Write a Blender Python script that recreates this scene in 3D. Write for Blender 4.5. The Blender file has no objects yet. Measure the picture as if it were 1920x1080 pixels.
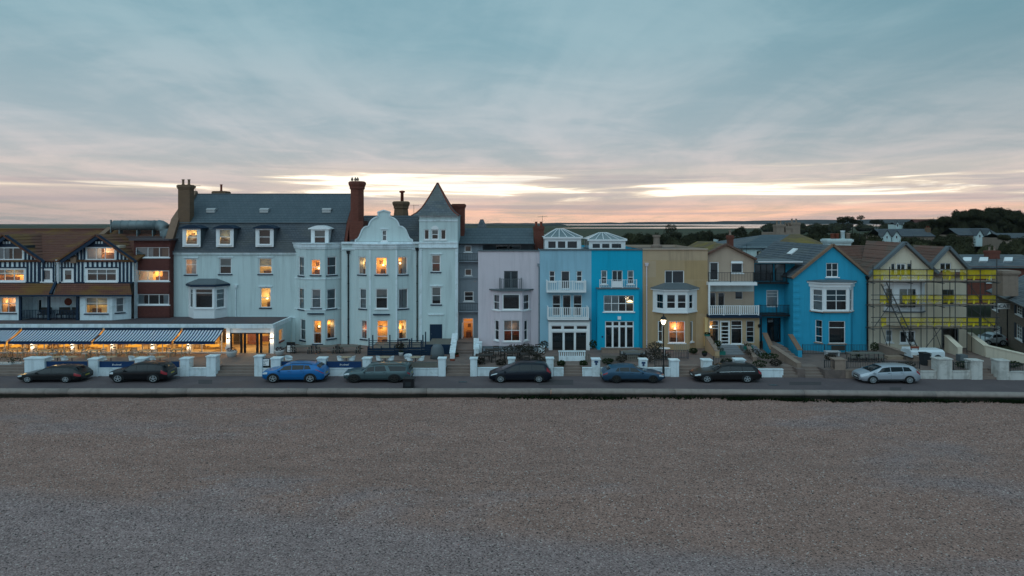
import bpy, bmesh, math, random
from math import sin, cos, pi, radians, sqrt
from mathutils import Vector, Matrix
from mathutils.geometry import delaunay_2d_cdt
random.seed(7)
S = bpy.context.scene
COL = S.collection
# ------------------------------------------------------------------ camera
F = 1280.0      # focal length in photo pixels (1920 wide)
H = 12.3        # eye height above the road
HY = 418.0      # photo row of the horizon
cam = bpy.data.cameras.new('camera'); camo = bpy.data.objects.new('camera', cam); COL.objects.link(camo)
camo.location = (0, 0, H); camo.rotation_euler = (radians(90), 0, 0)
cam.sensor_width = 36; cam.lens = 36 * F / 1920; cam.shift_y = -(540 - HY) / 1920
cam.clip_start = 0.5; cam.clip_end = 30000
S.camera = camo
# ------------------------------------------------------------------ view
S.view_settings.view_transform = 'Standard'; S.view_settings.look = 'None'
S.view_settings.exposure = 0.0; S.view_settings.gamma = 1.0
S.render.engine = 'CYCLES'
S.cycles.use_denoising = True
S.cycles.max_bounces = 6; S.cycles.diffuse_bounces = 3; S.cycles.glossy_bounces = 3
S.cycles.transparent_max_bounces = 12; S.cycles.caustics_reflective = False; S.cycles.caustics_refractive = False
S.cycles.sample_clamp_indirect = 4.0
# ------------------------------------------------------------------ node helper
class N:
    def __init__(s, tree):
        s.t = tree; s.t.nodes.clear()
    def n(s, typ, **kw):
        nd = s.t.nodes.new(typ)
        for k, v in kw.items():
            setattr(nd, k, v)
        return nd
    def L(s, a, b): s.t.links.new(a, b)
    def put(s, sock, v):
        if isinstance(v, bpy.types.NodeSocket): s.L(v, sock)
        elif isinstance(v, (tuple, list)) and len(v) == 3 and sock.type == 'RGBA': sock.default_value = (*v, 1)
        else: sock.default_value = v
    def math(s, op, a, b=0.0, c=None, clamp=False):
        nd = s.n('ShaderNodeMath', operation=op, use_clamp=clamp)
        s.put(nd.inputs[0], a); s.put(nd.inputs[1], b)
        if c is not None: s.put(nd.inputs[2], c)
        return nd.outputs[0]
    def mix(s, f, a, b, blend='MIX'):
        nd = s.n('ShaderNodeMix', data_type='RGBA', blend_type=blend)
        s.put(nd.inputs[0], f); s.put(nd.inputs[6], a); s.put(nd.inputs[7], b)
        return nd.outputs[2]
    def ramp(s, f, stops, interp='LINEAR'):
        nd = s.n('ShaderNodeValToRGB'); cr = nd.color_ramp; cr.interpolation = interp
        while len(cr.elements) < len(stops): cr.elements.new(0.5)
        for e, (p, c) in zip(cr.elements, stops):
            e.position = p; e.color = (c, c, c, 1) if isinstance(c, (int, float)) else (*c, 1)
        s.put(nd.inputs[0], f); return nd.outputs[0]
    def step(s, v, lo, hi):
        nd = s.n('ShaderNodeMapRange', interpolation_type='SMOOTHSTEP')
        s.put(nd.inputs[0], v); nd.inputs[1].default_value = lo; nd.inputs[2].default_value = hi
        return nd.outputs[0]
    def noise(s, vec, scale, detail=3, rough=0.55, dist=0.0):
        nd = s.n('ShaderNodeTexNoise'); s.put(nd.inputs['Vector'], vec)
        nd.inputs['Scale'].default_value = scale; nd.inputs['Detail'].default_value = detail
        nd.inputs['Roughness'].default_value = rough; nd.inputs['Distortion'].default_value = dist
        return nd.outputs[0]
    def mapping(s, vec, scale=(1, 1, 1), loc=(0, 0, 0), rot=(0, 0, 0)):
        nd = s.n('ShaderNodeMapping'); s.put(nd.inputs[0], vec)
        nd.inputs[1].default_value = loc; nd.inputs[2].default_value = rot; nd.inputs[3].default_value = scale
        return nd.outputs[0]
    def xyz(s, vec):
        nd = s.n('ShaderNodeSeparateXYZ'); s.put(nd.inputs[0], vec); return nd.outputs
    def cxyz(s, x, y, z):
        nd = s.n('ShaderNodeCombineXYZ')
        for i, v in enumerate((x, y, z)): s.put(nd.inputs[i], v)
        return nd.outputs[0]
def srgb(r, g, b):
    f = lambda c: (c / 255 / 12.92) if c <= 10 else ((c / 255 + 0.055) / 1.055) ** 2.4
    return (f(r), f(g), f(b))
# ------------------------------------------------------------------ world: overcast dusk sky
SUN_EL, SUN_AZ = radians(50), radians(200)      # broad soft light from the open sky over the sea; azimuth from +Y clockwise
w = bpy.data.worlds.new('World'); S.world = w; w.use_nodes = True
n = N(w.node_tree)
out = n.n('ShaderNodeOutputWorld'); bg = n.n('ShaderNodeBackground'); n.L(bg.outputs[0], out.inputs[0])
d = n.n('ShaderNodeTexCoord').outputs['Generated']
dx, dy, dz = n.xyz(d)
el = n.math('MAXIMUM', dz, 0.0)
base = n.ramp(n.math('POWER', el, 0.5), [
    (0.00, srgb(242, 202, 174)), (0.13, srgb(242, 198, 170)), (0.19, srgb(188, 176, 174)), (0.27, srgb(192, 188, 186)),
    (0.36, srgb(172, 183, 188)), (0.50, srgb(140, 172, 182)), (0.60, srgb(128, 166, 178)), (1.0, srgb(112, 148, 164))])
seaside = n.ramp(n.math('POWER', el, 0.5), [(0.0, srgb(104, 140, 160)), (0.3, srgb(118, 156, 176)), (0.6, srgb(120, 162, 182)), (1.0, srgb(112, 150, 170))])
base = n.mix(n.step(dy, -0.25, 0.45), seaside, base)
left = n.math('SUBTRACT', 1.0, n.step(n.math('DIVIDE', dx, n.math('MAXIMUM', dy, 0.05)), -0.7, -0.1))
base = n.mix(n.math('MULTIPLY', n.math('MULTIPLY', left, n.math('SUBTRACT', 1.0, n.step(el, 0.02, 0.06))), 0.9), base, srgb(176, 168, 164))
base = n.mix(n.math('MULTIPLY', n.step(n.math('DIVIDE', dx, n.math('MAXIMUM', dy, 0.05)), 0.0, 0.85), n.step(el, 0.05, 0.14)), base, n.mix(1.0, base, (0.74, 0.80, 0.81), 'MULTIPLY'))
zz = n.math('ADD', el, 0.07)
px_ = n.math('DIVIDE', dx, zz); py_ = n.math('DIVIDE', dy, zz)
pv = n.cxyz(px_, py_, 0.0)
c1 = n.noise(n.mapping(pv, (0.80, 0.20, 1), (3.1, 1.7, 0), (0, 0, 0.62)), 1.0, 6, 0.58, 0.8)
c2 = n.noise(n.mapping(pv, (1.0, 1.1, 1), (0.3, 9.2, 0), (0, 0, -0.3)), 1.2, 7, 0.62, 0.6)
cl = n.math('ADD', n.math('MULTIPLY', c1, 0.58), n.math('MULTIPLY', c2, 0.42))
clm = n.step(cl, 0.38, 0.62)
dark = n.mix(1.0, base, (0.835, 0.90, 0.925), 'MULTIPLY')
lite = n.mix(n.math('MULTIPLY', el, 0.0), n.mix(1.0, base, (1.21, 1.11, 1.09), 'MULTIPLY'), (1, 1, 1))
sky = n.mix(clm, dark, lite)
# glowing gaps low over the land side
def sband(v, a, b, c, e): return n.math('MULTIPLY', n.step(v, a, b), n.math('SUBTRACT', 1.0, n.step(v, c, e)))
azx = n.math('DIVIDE', dx, n.math('MAXIMUM', dy, 0.05))
st = n.noise(n.mapping(n.cxyz(dx, el, dy), (3.0, 70, 1.0), (4.37, 0.4, 0)), 1.0, 6, 0.6, 0.9)
front = n.step(dy, 0.05, 0.4)
gA = n.math('MULTIPLY', sband(azx, -0.46, -0.22, -0.04, 0.22), sband(el, 0.030, 0.044, 0.062, 0.092))
gB = n.math('MULTIPLY', sband(azx, 0.10, 0.27, 0.48, 0.85), sband(el, 0.027, 0.040, 0.050, 0.066))
gC = n.math('MULTIPLY', 0.34, n.math('MULTIPLY', n.math('SUBTRACT', 1.0, n.step(azx, -0.5, -0.2)), sband(el, 0.036, 0.046, 0.050, 0.062)))
gD = n.math('MULTIPLY', n.math('ADD', 0.12, n.math('MULTIPLY', n.step(azx, -0.4, -0.1), 0.2)), sband(el, 0.018, 0.030, 0.070, 0.090))
gg = n.math('MAXIMUM', n.math('MAXIMUM', gA, gB), n.math('MAXIMUM', gC, gD))
gl = n.math('MULTIPLY', n.math('MULTIPLY', n.step(n.math('ADD', st, n.math('MULTIPLY', gg, 0.27)), 0.60, 0.80), front), n.step(gg, 0.0, 0.4))
sky = n.mix(n.math('MULTIPLY', n.math('MULTIPLY', gg, front), 0.55), sky, srgb(236, 214, 192))
sky = n.mix(gl, sky, srgb(255, 236, 208))
sky = n.mix(n.math('MULTIPLY', n.step(gl, 0.45, 1.0), 0.95), sky, (1.25, 1.15, 0.98))
# long dark streaks over the peach band
st2 = n.noise(n.mapping(n.cxyz(dx, el, dy), (2.0, 80, 1.0), (1.3, 2.4, 0)), 1.0, 4, 0.55, 0.4)
lowm = n.math('SUBTRACT', 1.0, n.step(el, 0.05, 0.10))
sky = n.mix(n.math('MULTIPLY', n.math('MULTIPLY', n.step(st2, 0.50, 0.66), lowm), 0.55), sky, srgb(168, 160, 166))
# a little clear sky mixed in through the cloud veil
ns = n.n('ShaderNodeTexSky', sky_type='NISHITA'); ns.sun_disc = False
ns.sun_elevation = SUN_EL; ns.sun_rotation = SUN_AZ; ns.air_density = 1.0; ns.dust_density = 2.0
nsc = n.mix(1.0, ns.outputs[0], (0.06, 0.06, 0.06), 'MULTIPLY')
sky = n.mix(0.06, sky, nsc)
n.put(bg.inputs[0], sky); bg.inputs[1].default_value = 1.12
# ------------------------------------------------------------------ very soft fill lamp, added for the sky over the sea
sl = bpy.data.lights.new('sea_sky_fill', 'SUN'); so = bpy.data.objects.new('sea_sky_fill', sl); COL.objects.link(so)
sl.energy = 0.95; sl.angle = radians(75); sl.color = (0.66, 0.90, 1.0)
sd = Vector((sin(SUN_AZ) * cos(SUN_EL), cos(SUN_AZ) * cos(SUN_EL), sin(SUN_EL)))
so.rotation_euler = (-sd).to_track_quat('-Z', 'Y').to_euler(); so.location = (0, -20, 60)

# ================================================================== geometry helpers
def X(px, Y): return (px - 960) * Y / F
def Z(py, Y): return H - (py - HY) * Y / F
def P(px, py, Y): return Vector((X(px, Y), Y, Z(py, Y)))
WL = {}
def wloc(o): return WL.get(o.name, Vector((0, 0, 0))) if o else Vector((0, 0, 0))
def tag(o, label=None, cat=None, group=None, kind=None):
    if label: o['label'] = label
    if cat: o['category'] = cat
    if group: o['group'] = group
    if kind: o['kind'] = kind
    return o
def thing(name, label, cat, loc=(0, 0, 0), group=None):
    o = bpy.data.objects.new(name, None); COL.objects.link(o); o.empty_display_size = 0.2
    o.location = loc; WL[o.name] = Vector(loc)
    return tag(o, label, cat, group)
class MB:
    def __init__(s): s.v = []; s.f = []
    def add(s, vs, fs):
        k = len(s.v); s.v += [tuple(p) for p in vs]; s.f += [tuple(i + k for i in f) for f in fs]; return s
    def quad(s, a, b, c, d): return s.add([a, b, c, d], [(0, 1, 2, 3)])
    def box(s, x0, x1, y0, y1, z0, z1):
        return s.hexa([(x0, y0, z0), (x1, y0, z0), (x1, y1, z0), (x0, y1, z0), (x0, y0, z1), (x1, y0, z1), (x1, y1, z1), (x0, y1, z1)])
    def hexa(s, p): return s.add(p, [(0, 3, 2, 1), (4, 5, 6, 7), (0, 1, 5, 4), (1, 2, 6, 5), (2, 3, 7, 6), (3, 0, 4, 7)])
    def extrude(s, poly, vec):
        m = len(poly); a = [Vector(p) for p in poly]; b = [p + Vector(vec) for p in a]
        fs = [tuple(range(m))[::-1], tuple(range(m, 2 * m))] + [(i, (i + 1) % m, m + (i + 1) % m, m + i) for i in range(m)]
        return s.add(a + b, fs)
    def prism_y(s, poly, y0, y1): return s.extrude([(x, y0, z) for x, z in poly], (0, y1 - y0, 0))
    def prism_x(s, poly, x0, x1): return s.extrude([(x0, y, z) for y, z in poly], (x1 - x0, 0, 0))
    def prism_z(s, poly, z0, z1): return s.extrude([(x, y, z0) for x, y in poly], (0, 0, z1 - z0))
    def beam(s, p, q, wdt, hgt=None, up=(0, 0, 1)):
        p, q = Vector(p), Vector(q); t = (q - p).normalized(); hgt = hgt or wdt
        u = Vector(up)
        if abs(t.dot(u)) > 0.98: u = Vector((0, 1, 0))
        a = t.cross(u).normalized() * wdt / 2; b = a.cross(t).normalized() * hgt / 2
        return s.hexa([p - a - b, q - a - b, q + a - b, p + a - b, p - a + b, q - a + b, q + a + b, p + a + b])
    def tube(s, pts, r, k=6, cap=True):
        pts = [Vector(p) for p in pts]; rings = []
        rr = r if isinstance(r, (list, tuple)) else [r] * len(pts)
        for i, p in enumerate(pts):
            t = (pts[min(i + 1, len(pts) - 1)] - pts[max(i - 1, 0)]).normalized()
            u = Vector((0, 0, 1)) if abs(t.z) < 0.9 else Vector((0, 1, 0))
            a = t.cross(u).normalized(); b = t.cross(a)
            rings.append([p + (a * cos(2 * pi * j / k) + b * sin(2 * pi * j / k)) * rr[i] for j in range(k)])
        vs = [q for r_ in rings for q in r_]; fs = []
        for i in range(len(pts) - 1):
            for j in range(k):
                fs.append((i * k + j, i * k + (j + 1) % k, (i + 1) * k + (j + 1) % k, (i + 1) * k + j))
        if cap: fs += [tuple(range(k)), tuple(range((len(pts) - 1) * k, len(pts) * k))]
        return s.add(vs, fs)
    def lathe(s, c, prof, k=12, axis='z', rot=0.0, sx=1, sy=1, cap=True):
        c = Vector(c); vs = []
        for r, h in prof:
            for j in range(k):
                a = 2 * pi * j / k + rot
                if axis == 'z': vs.append(c + Vector((r * cos(a) * sx, r * sin(a) * sy, h)))
                elif axis == 'y': vs.append(c + Vector((r * cos(a), h, r * sin(a))))
                else: vs.append(c + Vector((h, r * cos(a), r * sin(a))))
        m = len(prof); fs = [(i * k + j, i * k + (j + 1) % k, (i + 1) * k + (j + 1) % k, (i + 1) * k + j) for i in range(m - 1) for j in range(k)]
        if cap and prof[0][0] > 1e-4: fs.append(tuple(range(k)))
        if cap and prof[-1][0] > 1e-4: fs.append(tuple(range((m - 1) * k, m * k)))
        return s.add(vs, fs)
    def build(s, name, mat, parent=None, smooth=False, kind=None, recalc=True, origin=None):
        lo = [min(p[i] for p in s.v) for i in range(3)]; hi = [max(p[i] for p in s.v) for i in range(3)]
        c = Vector(origin) if origin is not None else Vector([(a + b) / 2 for a, b in zip(lo, hi)])
        me = bpy.data.meshes.new(name)
        me.from_pydata([(p[0] - c[0], p[1] - c[1], p[2] - c[2]) for p in s.v], [], s.f)
        if recalc and len(s.f) < 40000:
            bm = bmesh.new(); bm.from_mesh(me)
            bmesh.ops.remove_doubles(bm, verts=bm.verts, dist=1e-5)
            bmesh.ops.recalc_face_normals(bm, faces=bm.faces); bm.to_mesh(me); bm.free()
        if smooth: me.polygons.foreach_set('use_smooth', [True] * len(me.polygons))
        for m in (mat if isinstance(mat, (list, tuple)) else [mat]):
            if m: me.materials.append(m)
        o = bpy.data.objects.new(name, me); COL.objects.link(o)
        if parent: o.parent = parent
        o.location = c - wloc(parent); WL[o.name] = c
        if kind: o['kind'] = kind
        return o
_cube = {}
def boxo(name, mat, parent, x0, x1, y0, y1, z0, z1):
    """a plain box piece that shares one unit mesh per material"""
    if mat.name not in _cube:
        me = bpy.data.meshes.new('unit_box'); b = MB().box(-.5, .5, -.5, .5, -.5, .5)
        me.from_pydata(b.v, [], b.f); me.materials.append(mat); _cube[mat.name] = me
    o = bpy.data.objects.new(name, _cube[mat.name]); COL.objects.link(o)
    if parent: o.parent = parent
    c = Vector(((x0 + x1) / 2, (y0 + y1) / 2, (z0 + z1) / 2))
    o.location = c - wloc(parent); o.scale = (abs(x1 - x0), abs(y1 - y0), abs(z1 - z0)); WL[o.name] = c
    return o
def dup(root, loc, rz=0.0, label=None, group=None, scale=None):
    def rec(o, par):
        c = o.copy(); COL.objects.link(c); c.parent = par
        for ch in list(o.children): rec(ch, c)
        return c
    r = rec(root, None); r.location = loc; r.rotation_euler = (0, 0, rz)
    if scale: r.scale = (scale, scale, scale) if isinstance(scale, (int, float)) else scale
    tag(r, label, None, group)
    return r
# ================================================================== materials
def mat(name, col, rough=0.7, var=0.12, scale=1.5, streak=0.0, bump=0.0, bscale=30, spec=0.3, metal=0.0, coat=0.0, dirt=None, dirtamt=0.0, dirtscale=0.6):
    m = bpy.data.materials.new(name); m.use_nodes = True; n = N(m.node_tree)
    o = n.n('ShaderNodeOutputMaterial'); b = n.n('ShaderNodeBsdfPrincipled'); n.L(b.outputs[0], o.inputs[0])
    g = n.n('ShaderNodeNewGeometry').outputs['Position']
    c = col
    if var:
        f = n.noise(g, scale, 4, 0.6)
        c = n.mix(f, tuple(x * (1 - var) for x in col), tuple(min(1, x * (1 + var)) for x in col))
    if streak:
        f = n.step(n.noise(n.mapping(g, (1.6, 1.6, 0.12)), 1.6, 5, 0.6, 0.3), 0.46, 0.72)
        c = n.mix(n.math('MULTIPLY', f, streak), c, tuple(x * 0.45 for x in col))
    if dirt:
        f = n.step(n.noise(g, dirtscale, 5, 0.65, 0.4), 0.48, 0.66)
        c = n.mix(n.math('MULTIPLY', f, dirtamt), c, dirt)
    n.put(b.inputs['Base Color'], c)
    b.inputs['Roughness'].default_value = rough; b.inputs['Metallic'].default_value = metal
    b.inputs['Specular IOR Level'].default_value = spec
    if coat: b.inputs['Coat Weight'].default_value = coat; b.inputs['Coat Roughness'].default_value = 0.06
    if bump:
        bp = n.n('ShaderNodeBump'); bp.inputs['Strength'].default_value = bump; bp.inputs['Distance'].default_value = 0.02
        n.put(bp.inputs['Height'], n.noise(g, bscale, 3, 0.6)); n.L(bp.outputs[0], b.inputs['Normal'])
    return m
def tilemat(name, c1, c2, cm, course=0.2, wid=0.28, axis='x', moss=None, mossamt=0.5, rough=0.75, bump=0.5):
    """slates or roof tiles laid in courses: brick pattern over (along, height)"""
    m = bpy.data.materials.new(name); m.use_nodes = True; n = N(m.node_tree)
    o = n.n('ShaderNodeOutputMaterial'); b = n.n('ShaderNodeBsdfPrincipled'); n.L(b.outputs[0], o.inputs[0])
    g = n.n('ShaderNodeNewGeometry').outputs['Position']; x, y, z = n.xyz(g)
    v = n.cxyz(x if axis == 'x' else y, z, 0.0)
    br = n.n('ShaderNodeTexBrick'); n.put(br.inputs['Vector'], v); br.offset = 0.5
    br.inputs['Scale'].default_value = 1.0; br.inputs['Brick Width'].default_value = wid; br.inputs['Row Height'].default_value = course
    br.inputs['Mortar Size'].default_value = 0.012; br.inputs['Bias'].default_value = 0.0
    n.put(br.inputs['Color1'], c1); n.put(br.inputs['Color2'], c2); n.put(br.inputs['Mortar'], cm)
    c = n.mix(n.math('MULTIPLY', n.noise(g, 0.9, 4), 0.6), br.outputs[0], tuple(a * 0.6 for a in c1))
    if moss:
        f = n.step(n.noise(n.mapping(g, (0.35, 0.5, 0.8)), 1.0, 5, 0.6, 0.5), 0.44, 0.64)
        c = n.mix(n.math('MULTIPLY', f, mossamt), c, moss)
    n.put(b.inputs['Base Color'], c); b.inputs['Roughness'].default_value = rough; b.inputs['Specular IOR Level'].default_value = 0.3
    bp = n.n('ShaderNodeBump'); bp.inputs['Strength'].default_value = bump; bp.inputs['Distance'].default_value = 0.03
    n.put(bp.inputs['Height'], n.math('ADD', n.math('MULTIPLY', br.outputs['Fac'], -0.6), n.noise(g, 8, 3))); n.L(bp.outputs[0], b.inputs['Normal'])
    return m
def emit(name, col, st):
    m = bpy.data.materials.new(name); m.use_nodes = True; n = N(m.node_tree)
    o = n.n('ShaderNodeOutputMaterial'); e = n.n('ShaderNodeEmission'); n.L(e.outputs[0], o.inputs[0])
    n.put(e.inputs[0], col); e.inputs[1].default_value = st; return m
def glassmat(name, tint, refl=0.10, rough=0.02):
    m = bpy.data.materials.new(name); m.use_nodes = True; n = N(m.node_tree)
    o = n.n('ShaderNodeOutputMaterial'); mx = n.n('ShaderNodeMixShader'); n.L(mx.outputs[0], o.inputs[0])
    t = n.n('ShaderNodeBsdfTransparent'); n.put(t.inputs[0], tint)
    gl = n.n('ShaderNodeBsdfGlossy'); gl.inputs['Roughness'].default_value = rough
    fr = n.n('ShaderNodeFresnel'); fr.inputs[0].default_value = 1.5
    n.put(mx.inputs[0], n.math('ADD', fr.outputs[0], refl, clamp=True))
    n.L(t.outputs[0], mx.inputs[1]); n.L(gl.outputs[0], mx.inputs[2]); return m
def clothmat(name, col, tr=0.4):
    m = bpy.data.materials.new(name); m.use_nodes = True; n = N(m.node_tree)
    o = n.n('ShaderNodeOutputMaterial'); mx = n.n('ShaderNodeMixShader'); n.L(mx.outputs[0], o.inputs[0]); mx.inputs[0].default_value = tr
    a = n.n('ShaderNodeBsdfDiffuse'); b = n.n('ShaderNodeBsdfTranslucent'); n.put(a.inputs[0], col); n.put(b.inputs[0], col)
    n.L(a.outputs[0], mx.inputs[1]); n.L(b.outputs[0], mx.inputs[2]); return m
M = {}
M['white'] = mat('white_render', (0.645, 0.725, 0.71), 0.75, 0.07, 0.7, streak=0.30, bump=0.15, bscale=14)
M['trim'] = mat('white_paint', (0.90, 0.87, 0.86), 0.45, 0.05, 3)
M['trimw'] = mat('white_masonry_paint', (0.83, 0.88, 0.90), 0.7, 0.06, 2, streak=0.4, bump=0.2, bscale=20, dirt=(0.42, 0.46, 0.40), dirtamt=0.35, dirtscale=1.6)
M['pink'] = mat('lavender_render', (0.74, 0.62, 0.65), 0.75, 0.06, 0.8, streak=0.20, bump=0.15, bscale=14)
M['lblue'] = mat('pale_blue_render', (0.33, 0.53, 0.63), 0.75, 0.08, 0.8, streak=0.25, bump=0.15, bscale=14)
M['turq'] = mat('turquoise_render', (0.003, 0.40, 0.60), 0.75, 0.07, 0.8, streak=0.2, bump=0.15, bscale=14)
M['tan'] = mat('tan_render', (0.52, 0.34, 0.19), 0.8, 0.06, 0.8, streak=0.15, bump=0.2, bscale=14, dirt=(0.52, 0.37, 0.25), dirtamt=0.55, dirtscale=0.28)
M['tan2'] = mat('greyish_tan_render', (0.50, 0.36, 0.27), 0.8, 0.07, 0.8, streak=0.15, bump=0.2, bscale=14)
M['sblue'] = mat('sky_blue_render', (0.03, 0.35, 0.53), 0.75, 0.08, 0.8, streak=0.22, bump=0.15, bscale=14)
M['cream'] = mat('cream_render', (0.74, 0.62, 0.48), 0.8, 0.06, 0.8, streak=0.2, bump=0.15, bscale=14)
M['weathered'] = mat('weathered_white_paint', (0.66, 0.61, 0.56), 0.85, 0.12, 2, streak=0.6, bump=0.3, bscale=14, dirt=(0.30, 0.27, 0.23), dirtamt=0.5, dirtscale=1.1)
M['grey'] = mat('grey_render', (0.30, 0.33, 0.36), 0.8, 0.08, 0.8, streak=0.25, bump=0.15)
M['navy'] = mat('navy_paint', (0.008, 0.026, 0.055), 0.5, 0.15, 2)
M['navyc'] = mat('navy_canvas', (0.012, 0.045, 0.13), 0.8, 0.12, 2, bump=0.1)
M['slate'] = tilemat('slate', (0.095, 0.105, 0.12), (0.135, 0.14, 0.155), (0.05, 0.05, 0.055), 0.20, 0.30, 'x', moss=(0.15, 0.14, 0.12), mossamt=0.35)
M['slate_smooth'] = tilemat('new_slate', (0.105, 0.132, 0.15), (0.13, 0.155, 0.172), (0.05, 0.06, 0.065), 0.25, 0.4, 'x', bump=0.2)
M['slate_side'] = tilemat('slate_side', (0.10, 0.115, 0.135), (0.15, 0.165, 0.185), (0.05, 0.055, 0.06), 0.20, 0.30, 'y', moss=(0.17, 0.17, 0.15), mossamt=0.4)
M['slate_grey'] = tilemat('grey_slate', (0.12, 0.135, 0.15), (0.19, 0.20, 0.215), (0.06, 0.065, 0.07), 0.22, 0.34, 'x', moss=(0.20, 0.19, 0.16), mossamt=0.5)
M['tile'] = tilemat('brown_tile', (0.185, 0.068, 0.045), (0.235, 0.09, 0.058), (0.07, 0.03, 0.024), 0.16, 0.22, 'x', moss=(0.22, 0.115, 0.025), mossamt=0.7)
M['tile_dark'] = tilemat('dark_brown_tile', (0.19, 0.085, 0.06), (0.25, 0.12, 0.085), (0.06, 0.032, 0.026), 0.22, 0.25, 'x', moss=(0.13, 0.11, 0.085), mossamt=0.6)
M['tile_hung'] = tilemat('hung_tile', (0.16, 0.045, 0.036), (0.20, 0.06, 0.045), (0.045, 0.02, 0.018), 0.12, 0.18, 'x')
M['tile_moss'] = tilemat('mossy_tile', (0.20, 0.13, 0.06), (0.24, 0.16, 0.08), (0.07, 0.05, 0.03), 0.2, 0.25, 'x', moss=(0.25, 0.17, 0.03), mossamt=0.8)
def brickmat(name, c1, c2, cm, axis='x'):
    return tilemat(name, c1, c2, cm, 0.075, 0.225, axis, rough=0.85, bump=0.6)
M['brick'] = brickmat('red_brick', (0.22, 0.052, 0.034), (0.30, 0.075, 0.048), (0.12, 0.08, 0.06))
M['brickb'] = brickmat('brown_brick', (0.24, 0.13, 0.075), (0.30, 0.165, 0.09), (0.12, 0.10, 0.08))
M['brickg'] = brickmat('flint_brick', (0.28, 0.205, 0.16), (0.36, 0.26, 0.20), (0.13, 0.115, 0.10))
M['stone'] = mat('weathered_stone', (0.32, 0.225, 0.175), 0.9, 0.25, 3, streak=0.3, bump=0.5, bscale=10)
M['copeb'] = mat('brown_coping', (0.25, 0.15, 0.10), 0.9, 0.25, 3, bump=0.4, bscale=10)
M['concrete'] = mat('concrete', (0.27, 0.235, 0.21), 0.9, 0.16, 1.2, streak=0.45, bump=0.4, bscale=9)
M['paving'] = mat('paving', (0.21, 0.145, 0.122), 0.85, 0.18, 1.4, bump=0.3, bscale=8, dirt=(0.11, 0.085, 0.078), dirtamt=0.6)
M['pavegrey'] = mat('grey_paving', (0.24, 0.24, 0.25), 0.85, 0.15, 1.4, bump=0.3, bscale=8)
M['stepst'] = mat('step_stone', (0.25, 0.18, 0.15), 0.9, 0.2, 2, bump=0.3, bscale=9)
M['flatroof'] = mat('roof_felt', (0.10, 0.08, 0.085), 0.9, 0.3, 0.8, bump=0.2, dirt=(0.14, 0.09, 0.08), dirtamt=0.5)
M['lead'] = mat('lead', (0.13, 0.145, 0.155), 0.6, 0.15, 2)
M['black'] = mat('black_metal', (0.012, 0.012, 0.014), 0.45, 0.1, 4)
M['iron'] = mat('dark_railing', (0.03, 0.033, 0.036), 0.5, 0.1, 4)
M['steel'] = mat('galvanised_steel', (0.20, 0.235, 0.24), 0.5, 0.25, 2, metal=0.3)
M['pole'] = mat('scaffold_tube', (0.07, 0.066, 0.064), 0.5, 0.3, 3, metal=0.3)
M['plank'] = mat('scaffold_board', (0.33, 0.235, 0.17), 0.9, 0.3, 3, bump=0.3)
M['wood'] = mat('pale_wood', (0.40, 0.31, 0.21), 0.7, 0.2, 4)
M['woodgrey'] = mat('grey_wood', (0.17, 0.15, 0.125), 0.8, 0.25, 4)
M['wooddark'] = mat('dark_wood', (0.045, 0.036, 0.03), 0.7, 0.25, 4)
M['chairw'] = mat('white_plastic', (0.72, 0.74, 0.75), 0.5, 0.04, 4)
M['terra'] = mat('terracotta', (0.24, 0.06, 0.035), 0.8, 0.2, 4)
M['planter'] = mat('pale_planter', (0.50, 0.48, 0.47), 0.8, 0.12, 3)
M['gpot'] = mat('green_glazed_pot', (0.02, 0.16, 0.13), 0.4, 0.15, 3)
M['cloth'] = clothmat('net_curtain', (0.60, 0.64, 0.66), 0.3)
M['blind'] = clothmat('roller_blind', (0.38, 0.43, 0.43), 0.2)
M['curt'] = clothmat('warm_curtain', (0.62, 0.50, 0.36), 0.5)
M['redcurt'] = clothmat('red_curtain', (0.40, 0.07, 0.04), 0.4)
M['pane'] = glassmat('window_glass', (0.86, 0.9, 0.92), 0.06)
M['paneb'] = glassmat('old_window_glass', (0.70, 0.76, 0.8), 0.16, 0.05)
M['roofglass'] = glassmat('roof_glass', (0.62, 0.68, 0.7), 0.35, 0.25)
M['dark'] = mat('unlit_room', (0.045, 0.052, 0.06), 0.9, 0.3, 1.2)
M['roomo'] = mat('orange_room', (0.85, 0.56, 0.26), 0.9, 0.15, 1.5)
M['roomy'] = mat('yellow_room', (0.85, 0.68, 0.38), 0.9, 0.12, 1.5)
M['roomp'] = mat('peach_room', (0.80, 0.64, 0.50), 0.9, 0.12, 1.5)
M['roomr'] = mat('dim_red_room', (0.22, 0.085, 0.06), 0.9, 0.3, 1.5)
M['furn'] = mat('furniture', (0.17, 0.085, 0.04), 0.7, 0.4, 2)
M['bulb'] = emit('lit_bulb', (1.0, 0.72, 0.36), 4.0)
M['bulbw'] = emit('lit_wall_lamp', (1.0, 0.80, 0.52), 9.0)
M['shade'] = emit('lit_lamp_shade', (1.0, 0.40, 0.04), 1.25)
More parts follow.
